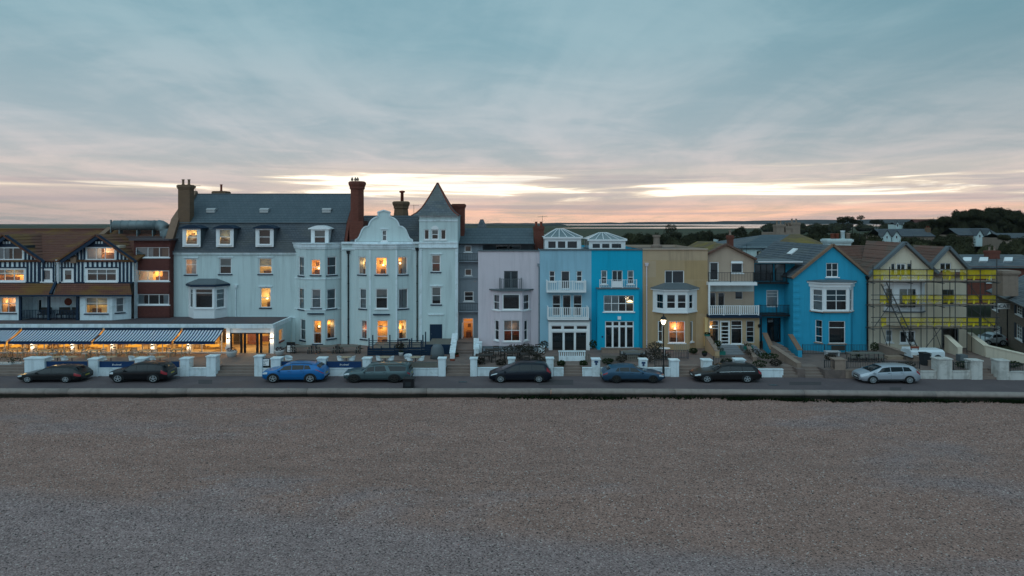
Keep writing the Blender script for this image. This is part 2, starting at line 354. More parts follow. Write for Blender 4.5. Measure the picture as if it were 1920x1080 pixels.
# ================================================================== walls and windows
class Plane:
    """a vertical wall plane; s runs to the right as seen from the sea, d goes inwards"""
    def __init__(s, xa, ya, xb, yb):
        s.a = Vector((xa, ya)); s.u = (Vector((xb, yb)) - s.a); s.len = s.u.length; s.u.normalize(); s.n = Vector((-s.u.y, s.u.x))
    def pt(s, t, d, z):
        q = s.a + s.u * t + s.n * d; return Vector((q.x, q.y, z))
    def s_of(s, px):
        k = (px - 960) / F; return (k * s.a.y - s.a.x) / (s.u.x - k * s.u.y)
    def y_of(s, t): return s.a.y + s.u.y * t
    def rect(s, px0, px1, py0, py1):
        a, b = s.s_of(px0), s.s_of(px1); ym = s.y_of((a + b) / 2)
        return (a, b, Z(py1, ym), Z(py0, ym))
    def box(s, mb, s0, s1, d0, d1, z0, z1):
        mb.hexa([s.pt(s0, d0, z0), s.pt(s1, d0, z0), s.pt(s1, d1, z0), s.pt(s0, d1, z0), s.pt(s0, d0, z1), s.pt(s1, d0, z1), s.pt(s1, d1, z1), s.pt(s0, d1, z1)])
def FP(Y): return Plane(-200.0, Y, 200.0, Y)
def inpoly(x, y, poly):
    c = False; j = len(poly) - 1
    for i in range(len(poly)):
        (xi, yi), (xj, yj) = poly[i], poly[j]
        if (yi > y) != (yj > y) and x < (xj - xi) * (y - yi) / (yj - yi) + xi: c = not c
        j = i
    return c
def triangulate(outline, holes):
    loops = [list(outline)] + holes; pts = []; ed = []
    for l in loops:
        k = len(pts); pts += [Vector((a, b)) for a, b in l]; ed += [(k + i, k + (i + 1) % len(l)) for i in range(len(l))]
    v, e, f = delaunay_2d_cdt(pts, ed, [], 0, 1e-5)[:3]; res = []
    for t in f:
        cx = sum(v[i].x for i in t) / len(t); cy = sum(v[i].y for i in t) / len(t)
        if inpoly(cx, cy, loops[0]) and not any(inpoly(cx, cy, h) for h in holes): res.append(tuple(t))
    return v, res
def wall_face(mb, pl, outline, holes, reveal):
    v, fs = triangulate(outline, [[(h[0], h[2]), (h[1], h[2]), (h[1], h[3]), (h[0], h[3])] for h in holes])
    mb.add([pl.pt(p.x, 0, p.y) for p in v], fs)
    for h in holes:
        c = [(h[0], h[2]), (h[1], h[2]), (h[1], h[3]), (h[0], h[3])]
        for i in range(4):
            a, b = c[i], c[(i + 1) % 4]
            mb.quad(pl.pt(a[0], 0, a[1]), pl.pt(b[0], 0, b[1]), pl.pt(b[0], reveal, b[1]), pl.pt(a[0], reveal, a[1]))
LIT = {'o': ('roomo', (1.0, 0.58, 0.20)), 'y': ('roomy', (1.0, 0.68, 0.32)), 'p': ('roomp', (1.0, 0.66, 0.40)), 'r': ('roomr', (1.0, 0.45, 0.2))}
def window(house, pl, r, cols=1, rows=(0.5,), lit=None, pw=1.0, curt=None, sill='dark', fr='trim', fw=0.085, reveal=0.14, deep=1.1, name='window', hood=False, lamp=False, bar=0.055, glass='pane', inside=True, wide=0.35):
    s0, s1, z0, z1 = r
    m = MB(); d0, d1 = reveal - 0.07, reveal
    pl.box(m, s0, s0 + fw, d0, d1, z0, z1); pl.box(m, s1 - fw, s1, d0, d1, z0, z1)
    pl.box(m, s0 + fw, s1 - fw, d0, d1, z0, z0 + fw); pl.box(m, s0 + fw, s1 - fw, d0, d1, z1 - fw, z1)
    xs = [s0 + fw + (s1 - s0 - 2 * fw) * i / cols for i in range(cols + 1)] if isinstance(cols, int) else [s0 + fw] + [s0 + (s1 - s0) * c for c in cols] + [s1 - fw]
    zs = [z0 + fw] + [z0 + (z1 - z0) * q for q in sorted(rows)] + [z1 - fw]
    for x in xs[1:-1]: pl.box(m, x - bar / 2, x + bar / 2, d0 + .008, d1 - .004, z0 + fw, z1 - fw)
    for z in zs[1:-1]: pl.box(m, s0 + fw, s1 - fw, d0 + .014, d1 - .01, z - bar / 2, z + bar / 2)
    wo = m.build(name, M[fr], house)
    for i in range(len(xs) - 1):
        for j in range(len(zs) - 1):
            q = MB(); dd = reveal - 0.03
            q.quad(pl.pt(xs[i], dd, zs[j]), pl.pt(xs[i + 1], dd, zs[j]), pl.pt(xs[i + 1], dd, zs[j + 1]), pl.pt(xs[i], dd, zs[j + 1]))
            q.build('pane', M[glass], wo, recalc=False)
    if sill:
        q = MB(); pl.box(q, s0 - 0.10, s1 + 0.10, -0.09, reveal - 0.072, z0 - 0.09, z0 + 0.004)
        q.build('sill', M['navy'] if sill == 'dark' else M[sill], wo)
    if hood:
        q = MB(); pl.box(q, s0 - 0.16, s1 + 0.16, -0.07, 0.05, z1 + 0.06, z1 + 0.16); q.build('hood_mould', M['trimw'], wo)
    if inside:
        a, b, c, e = s0 - wide, s1 + wide, z0 - 0.25, z1 + 0.2
        q = MB(); f, g = reveal + 0.005, reveal + deep
        q.quad(pl.pt(a, g, c), pl.pt(b, g, c), pl.pt(b, g, e), pl.pt(a, g, e))
        q.quad(pl.pt(a, f, c), pl.pt(b, f, c), pl.pt(b, g, c), pl.pt(a, g, c)); q.quad(pl.pt(a, f, e), pl.pt(b, f, e), pl.pt(b, g, e), pl.pt(a, g, e))
        q.quad(pl.pt(a, f, c), pl.pt(a, g, c), pl.pt(a, g, e), pl.pt(a, f, e)); q.quad(pl.pt(b, f, c), pl.pt(b, g, c), pl.pt(b, g, e), pl.pt(b, f, e))
        for (u0, u1, v0, v1) in ((a, s0, c, e), (s1, b, c, e), (s0, s1, c, z0), (s0, s1, z1, e)):
            q.quad(pl.pt(u0, f, v0), pl.pt(u1, f, v0), pl.pt(u1, f, v1), pl.pt(u0, f, v1))
        q.build('interior', M[LIT[lit][0]] if lit else M['dark'], wo)
        if lit:
            rr = random.Random(int(abs(s0 * 97 + z0 * 31)))
            q = MB(); wd = s1 - s0
            u = s0 + wd * rr.uniform(0.05, 0.5); pl.box(q, u, u + wd * rr.uniform(0.3, 0.5), reveal + deep * 0.55, reveal + deep - 0.02, c + 0.01, z0 + (z1 - z0) * rr.uniform(0.18, 0.38))
            u = s0 + wd * rr.uniform(0.1, 0.6); zc = z0 + (z1 - z0) * rr.uniform(0.45, 0.6)
            pl.box(q, u, u + 0.3, reveal + deep - 0.05, reveal + deep - 0.02, zc, zc + 0.35)
            q.build('furniture', M['furn'], wo)
            li = bpy.data.lights.new('room_lamp', 'POINT'); li.energy = 11.0 * pw * wd * (z1 - z0) ** 0.5 * rr.uniform(.55, 1.45); li.color = LIT[lit][1]; li.shadow_soft_size = 0.12
            lo = bpy.data.objects.new('room_lamp', li); COL.objects.link(lo); lo.parent = wo
            lp = pl.pt(s0 + wd * rr.uniform(0.3, 0.7), reveal + deep * 0.5, z0 + (z1 - z0) * rr.uniform(0.5, 0.8)); lo.location = lp - wloc(wo)
            if lamp:
                q = MB(); q.lathe(lp + Vector((0, 0.15, -0.15)), [(0.02, -0.12), (0.11, -0.09), (0.07, 0.07), (0.02, 0.075)], 10); q.build('lamp', M['bulb'], wo, True)
    if curt:
        q = MB(); dd = reveal + 0.05; wd = s1 - s0
        def drape(u0, u1, v0, v1):
            k = max(2, int((u1 - u0) / 0.06)); pts = [u0 + (u1 - u0) * i / k for i in range(k + 1)]
            for i in range(k):
                q.quad(pl.pt(pts[i], dd + 0.02 * (i % 2), v0), pl.pt(pts[i + 1], dd + 0.02 * ((i + 1) % 2), v0), pl.pt(pts[i + 1], dd + 0.02 * ((i + 1) % 2), v1), pl.pt(pts[i], dd + 0.02 * (i % 2), v1))
        cm = 'cloth'
        if curt == 'net': drape(s0, s1, z0, z1)
        elif curt == 'blind': cm = 'blind'; q.quad(pl.pt(s0, dd, z0 + (z1 - z0) * 0.5), pl.pt(s1, dd, z0 + (z1 - z0) * 0.5), pl.pt(s1, dd, z1), pl.pt(s0, dd, z1))
        elif curt == 'blindlong': cm = 'blind'; q.quad(pl.pt(s0, dd, z0 + (z1 - z0) * 0.22), pl.pt(s1, dd, z0 + (z1 - z0) * 0.22), pl.pt(s1, dd, z1), pl.pt(s0, dd, z1))
        elif curt == 'sides': drape(s0, s0 + wd * 0.2, z0, z1); drape(s1 - wd * 0.2, s1, z0, z1)
        elif curt == 'left': drape(s0, s0 + wd * 0.5, z0, z1)
        elif curt == 'right': drape(s1 - wd * 0.5, s1, z0, z1)
        elif curt == 'warm': cm = 'curt'; drape(s0, s0 + wd * 0.25, z0, z1); drape(s1 - wd * 0.25, s1, z0, z1)
        elif curt == 'redleft': cm = 'redcurt'; drape(s0, s0 + wd * 0.35, z0, z1)
        q.build('curtain', M[cm], wo, recalc=False)
    return wo
def facade(house, pl, outline, wins, wm, name='wall', reveal=0.14):
    """outline in (s, z); wins: list of (px0, px1, py0, py1, options)"""
    holes = [pl.rect(*w_[:4]) for w_ in wins]
    m = MB(); wall_face(m, pl, outline, holes, reveal); wo = m.build(name, M[wm] if isinstance(wm, str) else wm, house, recalc=False)
    for h, w_ in zip(holes, wins):
        op = dict(w_[4]) if len(w_) > 4 else {}
        op.setdefault('reveal', reveal); window(house, pl, h, **op)
    return wo
def rect_out(pl, px0, px1, py0, py1):
    a, b, c, e = pl.rect(px0, px1, py0, py1); return [(a, c), (b, c), (b, e), (a, e)]
def canted_bay(house, Yw, Yf, pxs, py0, py1, wm, wl, wf, wr, reveal=0.12, zr=None):
    """pxs: wall left, front left, front right, wall right; returns the plan points and heights"""
    q = [(X(pxs[0], Yw), Yw), (X(pxs[1], Yf), Yf), (X(pxs[2], Yf), Yf), (X(pxs[3], Yw), Yw)]
    z1, z0 = Z(py0, Yf), Z(py1, Yf)
    if zr: z0, z1 = zr
    for (a, b, ws, dp) in ((q[0], q[1], wl, 0.4), (q[1], q[2], wf, 0.75), (q[2], q[3], wr, 0.4)):
        pl = Plane(*a, *b); ws = [(*w_[:4], {'deep': dp, 'wide': 0.03, **(w_[4] if len(w_) > 4 else {})}) for w_ in ws]
        facade(house, pl, [(0, z0), (pl.len, z0), (pl.len, z1), (0, z1)], ws, wm, 'bay_wall', reveal)
    return q, z0, z1
def bay_lid(house, q, z0, z1, matn, over=0.12, name='bay_roof', rise=0.0, Yb=None):
    """slab or hipped roof over a canted bay"""
    Yb = Yb or q[0][1]
    o = [(q[0][0] - over, Yb), (q[1][0] - over * .6, q[1][1] - over), (q[2][0] + over * .6, q[2][1] - over), (q[3][0] + over, Yb)]
    m = MB(); m.prism_z(o, z0, z1)
    if rise:
        cx0 = o[0][0] * .72 + o[3][0] * .28; cx1 = o[0][0] * .28 + o[3][0] * .72
        a, b = Vector((cx0, Yb, z1 + rise)), Vector((cx1, Yb, z1 + rise)); e = [Vector((x, y, z1 + .003)) for x, y in o]
        m.quad(e[1], e[2], b, a); m.add([e[0], e[1], a], [(0, 1, 2)]); m.add([e[2], e[3], b], [(0, 1, 2)])
    return m.build(name, M[matn], house)
def roof_slab(house, el, er, rr, rl, courses, matn, name='roof', step=0.025, thick=0.12):
    el, er, rr, rl = map(Vector, (el, er, rr, rl)); nrm = (er - el).cross(rl - el)
    nrm = nrm.normalized() if nrm.length > 1e-6 else Vector((0, -1, 1)).normalized()
    if nrm.z < 0: nrm = -nrm
    m = MB()
    for i in range(courses):
        a, b = i / courses, (i + 1) / courses
        l0, r0, l1, r1 = el.lerp(rl, a), er.lerp(rr, a), el.lerp(rl, b), er.lerp(rr, b)
        m.quad(l0 + nrm * step, r0 + nrm * step, r1, l1); m.quad(l0, r0, r0 + nrm * step, l0 + nrm * step)
    dn = -nrm * thick
    m.quad(el + dn, er + dn, rr + dn, rl + dn); m.quad(el, er, er + dn, el + dn); m.quad(el, rl, rl + dn, el + dn); m.quad(er, rr, rr + dn, er + dn)
    return m.build(name, M[matn], house, recalc=False)
def railing(house, pts, h, matn, post=True, sp=0.13, r=0.012, name='balustrade', rail=0.035, square=False, zb=0.08):
    """pts: list of base points; posts and rails as one part, balusters as another"""
    pts = [Vector(p) for p in pts]; a = MB(); b = MB(); up = Vector((0, 0, 1))
    for p, q in zip(pts[:-1], pts[1:]):
        a.beam(p + up * h, q + up * h, rail * 1.6, rail); a.beam(p + up * zb, q + up * zb, rail, rail)
        L = (q - p).length; k = max(2, int(L / sp))
        for i in range(1, k):
            c = p.lerp(q, i / k); b.beam(c + up * zb, c + up * h, r * 2, r * 2)
    ro = a.build(name, M[matn], house)
    for p in pts if post else []:
        boxo('post', M[matn], house, p.x - rail, p.x + rail, p.y - rail, p.y + rail, p.z, p.z + h + 0.05)
    b.build('balusters', M[matn], house, kind='stuff')
    return ro
def chimney(house, px0, px1, py0, py1, Y, dep, matn, pots=1, name='chimney', cap=0.18, potmat='terra', oct=False, potH=0.5, capmat=None):
    x0, x1, z1, z0 = X(px0, Y), X(px1, Y), Z(py0, Y), Z(py1, Y); cx, cy = (x0 + x1) / 2, Y + dep / 2; m = MB()
    hw = (x1 - x0) / 2 - cap * .6
    if oct:
        m.lathe((cx, cy, 0), [(hw * 1.15, z0), (hw * .98, z0 + 1.2), (hw * .88, z0 + 2), (hw * .86, z1 - .85), (hw, z1 - .72), (hw, z1 - .55), (hw * 1.14, z1 - .32), (hw * 1.18, z1 - .12), (hw * .98, z1)], 8, rot=pi / 8)
    else:
        m.box(cx - hw, cx + hw, Y + cap, Y + dep - cap, z0, z1 - 0.42)
        m.box(cx - hw - cap * .3, cx + hw + cap * .3, Y + cap * .7, Y + dep - cap * .7, z1 - 0.42, z1 - 0.28)
        m.box(cx - hw - cap * .6, cx + hw + cap * .6, Y + cap * .4, Y + dep - cap * .4, z1 - 0.28, z1 - 0.06)
        m.box(cx - hw - cap * .2, cx + hw + cap * .2, Y + cap * .7, Y + dep - cap * .7, z1 - 0.06, z1)
    o = m.build(name, M[matn], house)
    for i in range(pots):
        t = (i + 0.5) / pots; m = MB()
        m.lathe((cx - hw + 2 * hw * t, cy, z1), [(.13, -.02), (.15, 0.04), (.12, .1), (.11, potH - .1), (.15, potH - .06), (.15, potH), (.09, potH), (.09, potH - .2)], 10)
        m.build('chimney_pot', M[potmat], o, True)
    return o
def pipe(house, px, py0, py1, Y, matn='black', r=0.055):
    m = MB(); x = X(px, Y); m.tube([(x, Y, Z(py1, Y)), (x, Y, Z(py0, Y))], r, 8)
    z1 = Z(py0, Y); m.hexa([(x - .11, Y - .1, z1), (x + .11, Y - .1, z1), (x + .11, Y + .1, z1), (x - .11, Y + .1, z1), (x - .18, Y - .13, z1 + .3), (x + .18, Y - .13, z1 + .3), (x + .18, Y + .1, z1 + .3), (x - .18, Y + .1, z1 + .3)])
    z = Z(py1, Y) + 0.8
    while z < z1 - .3: m.lathe((x, Y, z), [(r + .02, 0), (r + .02, .08)], 8); z += 1.7
    return m.build('downpipe', M[matn], house)
def body(house, x0, x1, y0, y1, z0, z1, matn, name='side_walls', top=None):
    """side and back walls behind a facade, with a flat roof"""
    m = MB()
    m.quad((x0, y0, z0), (x0, y1, z0), (x0, y1, z1), (x0, y0, z1)); m.quad((x1, y0, z0), (x1, y1, z0), (x1, y1, z1), (x1, y0, z1)); m.quad((x0, y1, z0), (x1, y1, z0), (x1, y1, z1), (x0, y1, z1))
    m.build(name, M[matn], house, recalc=False)
    if top: MB().box(x0 + .25, x1 - .25, y0 + .3, y1 - .2, z1 - 0.45, z1 - 0.3).build('flat_roof', M[top], house)
# ================================================================== the setting
def bend(x): return 1.25 * max(0.0, (x - 2) / 37.0) ** 1.5
def wy(x): return 54.8 - bend(x)          # line of the garden walls
# --- beach
def beachmat():
    m = bpy.data.materials.new('shingle'); m.use_nodes = True; n = N(m.node_tree)
    o = n.n('ShaderNodeOutputMaterial'); b = n.n('ShaderNodeBsdfPrincipled'); n.L(b.outputs[0], o.inputs[0])
    g = n.n('ShaderNodeNewGeometry').outputs['Position']; x, y, z = n.xyz(g)
    v = n.n('ShaderNodeTexVoronoi'); n.put(v.inputs['Vector'], g); v.inputs['Scale'].default_value = 16.0; v.inputs['Randomness'].default_value = 1.0
    hue = n.xyz(v.outputs['Color'])
    big = n.noise(n.mapping(g, (0.05, 0.12, 1)), 1.0, 5, 0.6, 0.6)
    brown = n.mix(hue[0], (0.228, 0.123, 0.094), (0.46, 0.257, 0.204)); blue = n.mix(hue[0], (0.19, 0.130, 0.124), (0.43, 0.312, 0.306))
    # storm ridges: bands of coarser, greyer stones that run along the shore
    near = n.step(n.math('ADD', n.math('ADD', n.math('MULTIPLY', y, -1.0), n.math('MULTIPLY', x, -0.17)), n.math('MULTIPLY', big, 4.0)), -28.0, -25.6)
    patch = n.step(big, 0.52, 0.66)
    c = n.mix(n.math('MAXIMUM', n.math('MULTIPLY', near, 0.65), n.math('MULTIPLY', patch, 0.6)), brown, blue)
    c = n.mix(n.step(hue[1], 0.93, 0.99), c, (0.56, 0.42, 0.37)); c = n.mix(n.step(hue[2], 0.90, 0.97), c, (0.07, 0.05, 0.045))
    mid = n.noise(n.mapping(g, (0.4, 0.9, 1)), 1.0, 5, 0.7)
    c = n.mix(1.0, c, n.ramp(mid, [(0.25, 0.82), (0.75, 1.15)]), 'MULTIPLY')
    n.put(b.inputs['Base Color'], c); b.inputs['Roughness'].default_value = 0.85; b.inputs['Specular IOR Level'].default_value = 0.25
    bp = n.n('ShaderNodeBump'); bp.inputs['Strength'].default_value = 0.75; bp.inputs['Distance'].default_value = 0.03
    n.put(bp.inputs['Height'], n.math('ADD', n.math('MULTIPLY', v.outputs['Distance'], -1.2), n.math('MULTIPLY', n.noise(g, 5, 4, 0.7), 0.8))); n.L(bp.outputs[0], b.inputs['Normal'])
    return m
def beach_z(x, y):
    t = (49.8 - y)
    return -0.47 - 0.018 * max(0, t - 3) - 0.16 * (0.5 + 0.5 * sin(t * 0.62 + 0.7 * sin(x * 0.05) + 1.2)) * min(1, t / 5 if t > 0 else 0) \
        + 0.05 * sin(x * 0.31 + y * 0.4) * sin(y * 0.57 + x * 0.11) + 0.03 * sin(x * 1.1 + 2 * sin(y * 0.7)) * sin(y * 1.3 + x * .4)
m = MB(); nx_, ny_ = 260, 130
vs = [(-90 + 180 * i / nx_, 2 + 49.2 * j / ny_) for j in range(ny_ + 1) for i in range(nx_ + 1)]
rb = random.Random(3)
m.v = [(x, y, beach_z(x, y) + rb.uniform(-.012, .012)) for x, y in vs]
m.f = [(j * (nx_ + 1) + i, j * (nx_ + 1) + i + 1, (j + 1) * (nx_ + 1) + i + 1, (j + 1) * (nx_ + 1) + i) for j in range(ny_) for i in range(nx_)]
M['shingle'] = beachmat()
m.build('beach', M['shingle'], smooth=True, kind='structure', recalc=False)
# loose larger stones lying on the shingle
m = MB()
for i in range(5000):
    y = 49.2 - 24 * rb.random() ** 1.0; x = rb.uniform(-0.8, 0.8) * y; r = rb.uniform(0.015, 0.04)
    z = beach_z(x, y); a = rb.random() * 6.28; k = 5
    ring = [(x + r * 1.3 * cos(a + 2 * pi * j / k) * rb.uniform(.8, 1.1), y + r * sin(a + 2 * pi * j / k) * rb.uniform(.8, 1.1), z - .005) for j in range(k)]
    m.add(ring + [(x + r * .2, y, z + r * rb.uniform(.6, 1.0))], [(j, (j + 1) % k, k) for j in range(k)])
for i in range(500):
    x = rb.uniform(-42, 42); y = 50.36 - (1.25 * max(0.0, (x - 2) / 37.0) ** 1.5) + abs(rb.gauss(0, .28)); r = rb.uniform(0.012, 0.03); k = 5; a = rb.random() * 6
    m.add([(x + r * cos(a + 2 * pi * j / k), y + r * sin(a + 2 * pi * j / k), .004) for j in range(k)] + [(x, y, .004 + r * .7)], [(j, (j + 1) % k, k) for j in range(k)])
M['pebble'] = mat('loose_pebbles', (0.34, 0.235, 0.20), 0.8, 0.4, 9)
tag(m.build('pebbles', M['pebble'], kind='stuff', recalc=False), 'loose larger pebbles scattered over the shingle beach', 'pebbles')
# --- road
M['asphalt'] = mat('asphalt', (0.125, 0.092, 0.094), 0.85, 0.18, 0.5, bump=0.4, bscale=40, dirt=(0.18, 0.13, 0.125), dirtamt=0.5, dirtscale=0.35)
m = MB(); xs = [-90 + 4 * i for i in range(46)]
for a, b in zip(xs[:-1], xs[1:]): m.quad((a, 50.25 - bend(a), 0), (b, 50.25 - bend(b), 0), (b, 56.0, 0), (a, 56.0, 0))
m.build('road', M['asphalt'], kind='structure')
# faint worn paint and repair patches
M['wornpaint'] = mat('worn_paint', (0.28, 0.26, 0.25), 0.9, 0.3, 6)
m = MB()
for a, b in zip(xs[:-1], xs[1:]): m.quad((a, 50.62 - bend(a), .004), (b, 50.62 - bend(b), .004), (b, 50.70 - bend(b), .004), (a, 50.70 - bend(a), .004))
m.build('road_edge_marking', M['wornpaint'], kind='structure')
M['patch'] = mat('asphalt_patch', (0.085, 0.068, 0.068), 0.9, 0.2, 2)
for (a, b, c, e) in ((372, 398, 712, 720), (1010, 1075, 712, 722), (1668, 1690, 726, 733), (1480, 1540, 716, 722)):
    Y0, Y1 = H * F / (e - HY), H * F / (c - HY)
    MB().quad((X(a, Y0), Y0, .004), (X(b, Y0), Y0, .004), (X(b, Y1), Y1, .004), (X(a, Y1), Y1, .004)).build('road_patch', M['patch'], kind='structure')
# --- sea wall: rounded concrete lip in long cast lengths
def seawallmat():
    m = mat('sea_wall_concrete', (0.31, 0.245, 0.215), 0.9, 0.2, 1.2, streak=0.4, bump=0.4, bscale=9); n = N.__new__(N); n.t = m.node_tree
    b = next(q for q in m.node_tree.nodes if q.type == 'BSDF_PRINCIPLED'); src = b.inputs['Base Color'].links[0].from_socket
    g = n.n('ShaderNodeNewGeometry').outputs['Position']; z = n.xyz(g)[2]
    low_dark = n.math('SUBTRACT', 1.0, n.step(n.math('ADD', z, n.math('MULTIPLY', n.noise(n.mapping(g, (0.7, 0.7, 2)), 1.5, 4, .6), 0.16)), -0.16, 0.0))  # concrete darker towards the foot, edge broken by noise
    n.put(b.inputs['Base Color'], n.mix(n.math('MULTIPLY', low_dark, 0.9), src, (0.022, 0.026, 0.018))); return m
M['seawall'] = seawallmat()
sw = thing('sea_wall', 'low rounded concrete sea wall between the road and the shingle beach', 'sea wall', (0, 50, -0.5))
prof = [(50.30, -0.7), (50.30, 0.10), (50.18, 0.155), (50.0, 0.16), (49.86, 0.12), (49.76, 0.03), (49.73, -0.06), (49.76, -0.15), (49.84, -0.26), (49.95, -0.38), (50.02, -0.55), (50.05, -0.8)]
cuts = [-48, X(130, 50), X(352, 50), X(577, 50), X(800, 50), X(1033, 50), X(1266, 49.6), X(1508, 49.4), X(1755, 49), 42]
for a, b in zip(cuts[:-1], cuts[1:]):
    m = MB(); k = 7; rows = []
    for i in range(k + 1):
        x = a + 0.02 + (b - a - 0.04) * i / k; rows.append([(x, y - bend(x), z) for y, z in prof])
    np_ = len(prof); m.v = [p for r in rows for p in r]
    m.f = [(i * np_ + j, i * np_ + j + 1, (i + 1) * np_ + j + 1, (i + 1) * np_ + j) for i in range(k) for j in range(np_ - 1)] + [tuple(range(np_)), tuple(range(k * np_, (k + 1) * np_))]
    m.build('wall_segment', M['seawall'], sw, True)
# --- weeds at the foot of the sea wall
def leafmat(name, c1, c2, tr=0.25):
    m = bpy.data.materials.new(name); m.use_nodes = True; n = N(m.node_tree)
    o = n.n('ShaderNodeOutputMaterial'); mx = n.n('ShaderNodeMixShader'); n.L(mx.outputs[0], o.inputs[0]); mx.inputs[0].default_value = tr
    a = n.n('ShaderNodeBsdfDiffuse'); b = n.n('ShaderNodeBsdfTranslucent')
    g = n.n('ShaderNodeNewGeometry'); f = n.noise(g.outputs['Position'], 0.35, 3); oi = n.n('ShaderNodeObjectInfo').outputs['Random']
    c = n.mix(n.math('ADD', n.math('MULTIPLY', f, 0.8), n.math('MULTIPLY', n.math('SUBTRACT', oi, 0.5), 0.5), clamp=True), c1, c2)
    n.put(a.inputs[0], c); n.put(b.inputs[0], c); n.L(a.outputs[0], mx.inputs[1]); n.L(b.outputs[0], mx.inputs[2]); return m
M['weed'] = leafmat('weed_leaf', (0.014, 0.024, 0.012), (0.035, 0.055, 0.022))
m = MB(); rb = random.Random(11)
def weed(px, wdt, y, cnt):
    cx = X(px, y)
    for i in range(cnt):
        x = cx + rb.gauss(0, wdt * .4); yy = wy(x) - 5.05 - abs(rb.gauss(0, 0.16)); h = rb.uniform(.05, .26); z = beach_z(x, yy)
        dx_, dy_ = rb.uniform(-.12, .12), rb.uniform(-.16, .04)
        m.quad((x - .05, yy, z), (x + .05, yy + .02, z), (x + .04 + dx_, yy + dy_, z + h), (x - .05 + dx_, yy + dy_, z + h * .9))
for px, wd, cnt in ((1395, 1.6, 260), (1490, 1.7, 260), (1590, 2.0, 320), (1688, 2.2, 330), (1760, 1.2, 120), (1885, 1.7, 260), (1020, 4.5, 140), (1130, 3.0, 130), (1290, 3, 70), (1840, 6, 90)): weed(px, wd, 49.4, cnt)
tag(m.build('weeds', M['weed'], kind='stuff', recalc=False), 'dark green weeds growing along the foot of the sea wall', 'weeds')
# --- raised terraces in front of the houses
TZ = 0.65
stairs = [(-60, 42, 54.8), (405, 477, 54.8), (836, 881, 54.8), (1057, 1092, 54.8), (1274, 1318, 54.5), (1469, 1497, 54.2), (1512, 1546, 54.1), (1843, 1871, 53.6)]
m = MB(); m.box(-90, 45, 56.35, 80, -0.3, TZ)
x = -90
for a, b, Y in stairs + [(2010, 2020, 53)]:
    xa = X(a, Y); m.box(x, xa, wy((x + xa) / 2) + 0.12, 56.35, -0.3, TZ - .001); x = X(b, Y)
m.build('terrace', M['paving'], kind='structure')
slab = MB()
M['slabline'] = M['pavegrey']
SL = ['wide brown steps at the far left of the hotel terrace', 'wide brick-paved steps up to the lit hotel entrance', 'stone steps leading up to the open lit doorway', 'narrow steps up to the pale blue house with the white parapet', 'brown steps beside the tan house behind the estate car', 'brown steps up to the tiered grey garden stairs', 'stone steps below the bright blue gabled house', 'stone steps between the cream piers at the scaffolded house']
for (a, b, Y), lb in zip(stairs, SL):
    st_ = thing('steps', lb, 'steps', (X((a + b) / 2, Y), Y + .5, 0), 'steps up from the road')
    y0 = wy(X((a + b) / 2, Y)) + 0.02; k = 4
    for i in range(k):
        boxo('step', M['stepst'], st_, X(a, Y) - .02, X(b, Y) + .02, y0 + i * 0.36, 56.36, TZ / k * i + (0.002 if i else 0.001), TZ / k * (i + 1) + 0.0015 * (i + 1))
# --- ground behind the houses out to the horizon
def groundmat():
    m = bpy.data.materials.new('marsh_ground'); m.use_nodes = True; n = N(m.node_tree)
    o = n.n('ShaderNodeOutputMaterial'); b = n.n('ShaderNodeBsdfPrincipled'); n.L(b.outputs[0], o.inputs[0])
    g = n.n('ShaderNodeNewGeometry').outputs['Position']
    f = n.noise(n.mapping(g, (0.0012, 0.010, 1)), 1.0, 5, 0.6, 0.3); f2 = n.noise(g, 0.02, 4)
    c = n.ramp(f, [(0.3, (0.030, 0.040, 0.022)), (0.47, (0.055, 0.068, 0.035)), (0.53, (0.085, 0.080, 0.045)), (0.7, (0.040, 0.054, 0.028))])
    c = n.mix(n.math('MULTIPLY', f2, 0.5), c, (0.03, 0.035, 0.022))
    n.put(b.inputs['Base Color'], c); b.inputs['Roughness'].default_value = 0.95; b.inputs['Specular IOR Level'].default_value = 0.1; return m
m = MB(); m.quad((-8900, 55.9, -0.06), (8900, 55.9, -0.06), (8900, 7500, -0.06), (-8900, 7500, -0.06)); m.build('ground', groundmat(), kind='structure')
M['water'] = mat('estuary_water', (0.10, 0.12, 0.13), 0.12, 0.1, 0.002, spec=0.5)
def water(pts, z): MB().add([(X(px, H * F / (py - HY)), H * F / (py - HY), z) for px, py in pts], [tuple(range(len(pts)))]).build('water', M['water'], kind='structure')
water([(1000, 422.6), (1150, 422.8), (1290, 422.9), (1390, 424.2), (1460, 424.8), (1700, 424.6), (1710, 420.6), (1450, 420.2), (1250, 420.4), (1050, 421.0)], 0.5)
water([(1040, 428.4), (1180, 428.6), (1270, 428.8), (1370, 428.6), (1460, 427.6), (1560, 426.8), (1560, 424.4), (1400, 424.6), (1290, 425.6), (1180, 426.6), (1080, 427.0)], 0.4)
water([(-80, 441), (5, 440), (12, 436), (-60, 436)], 0.4)
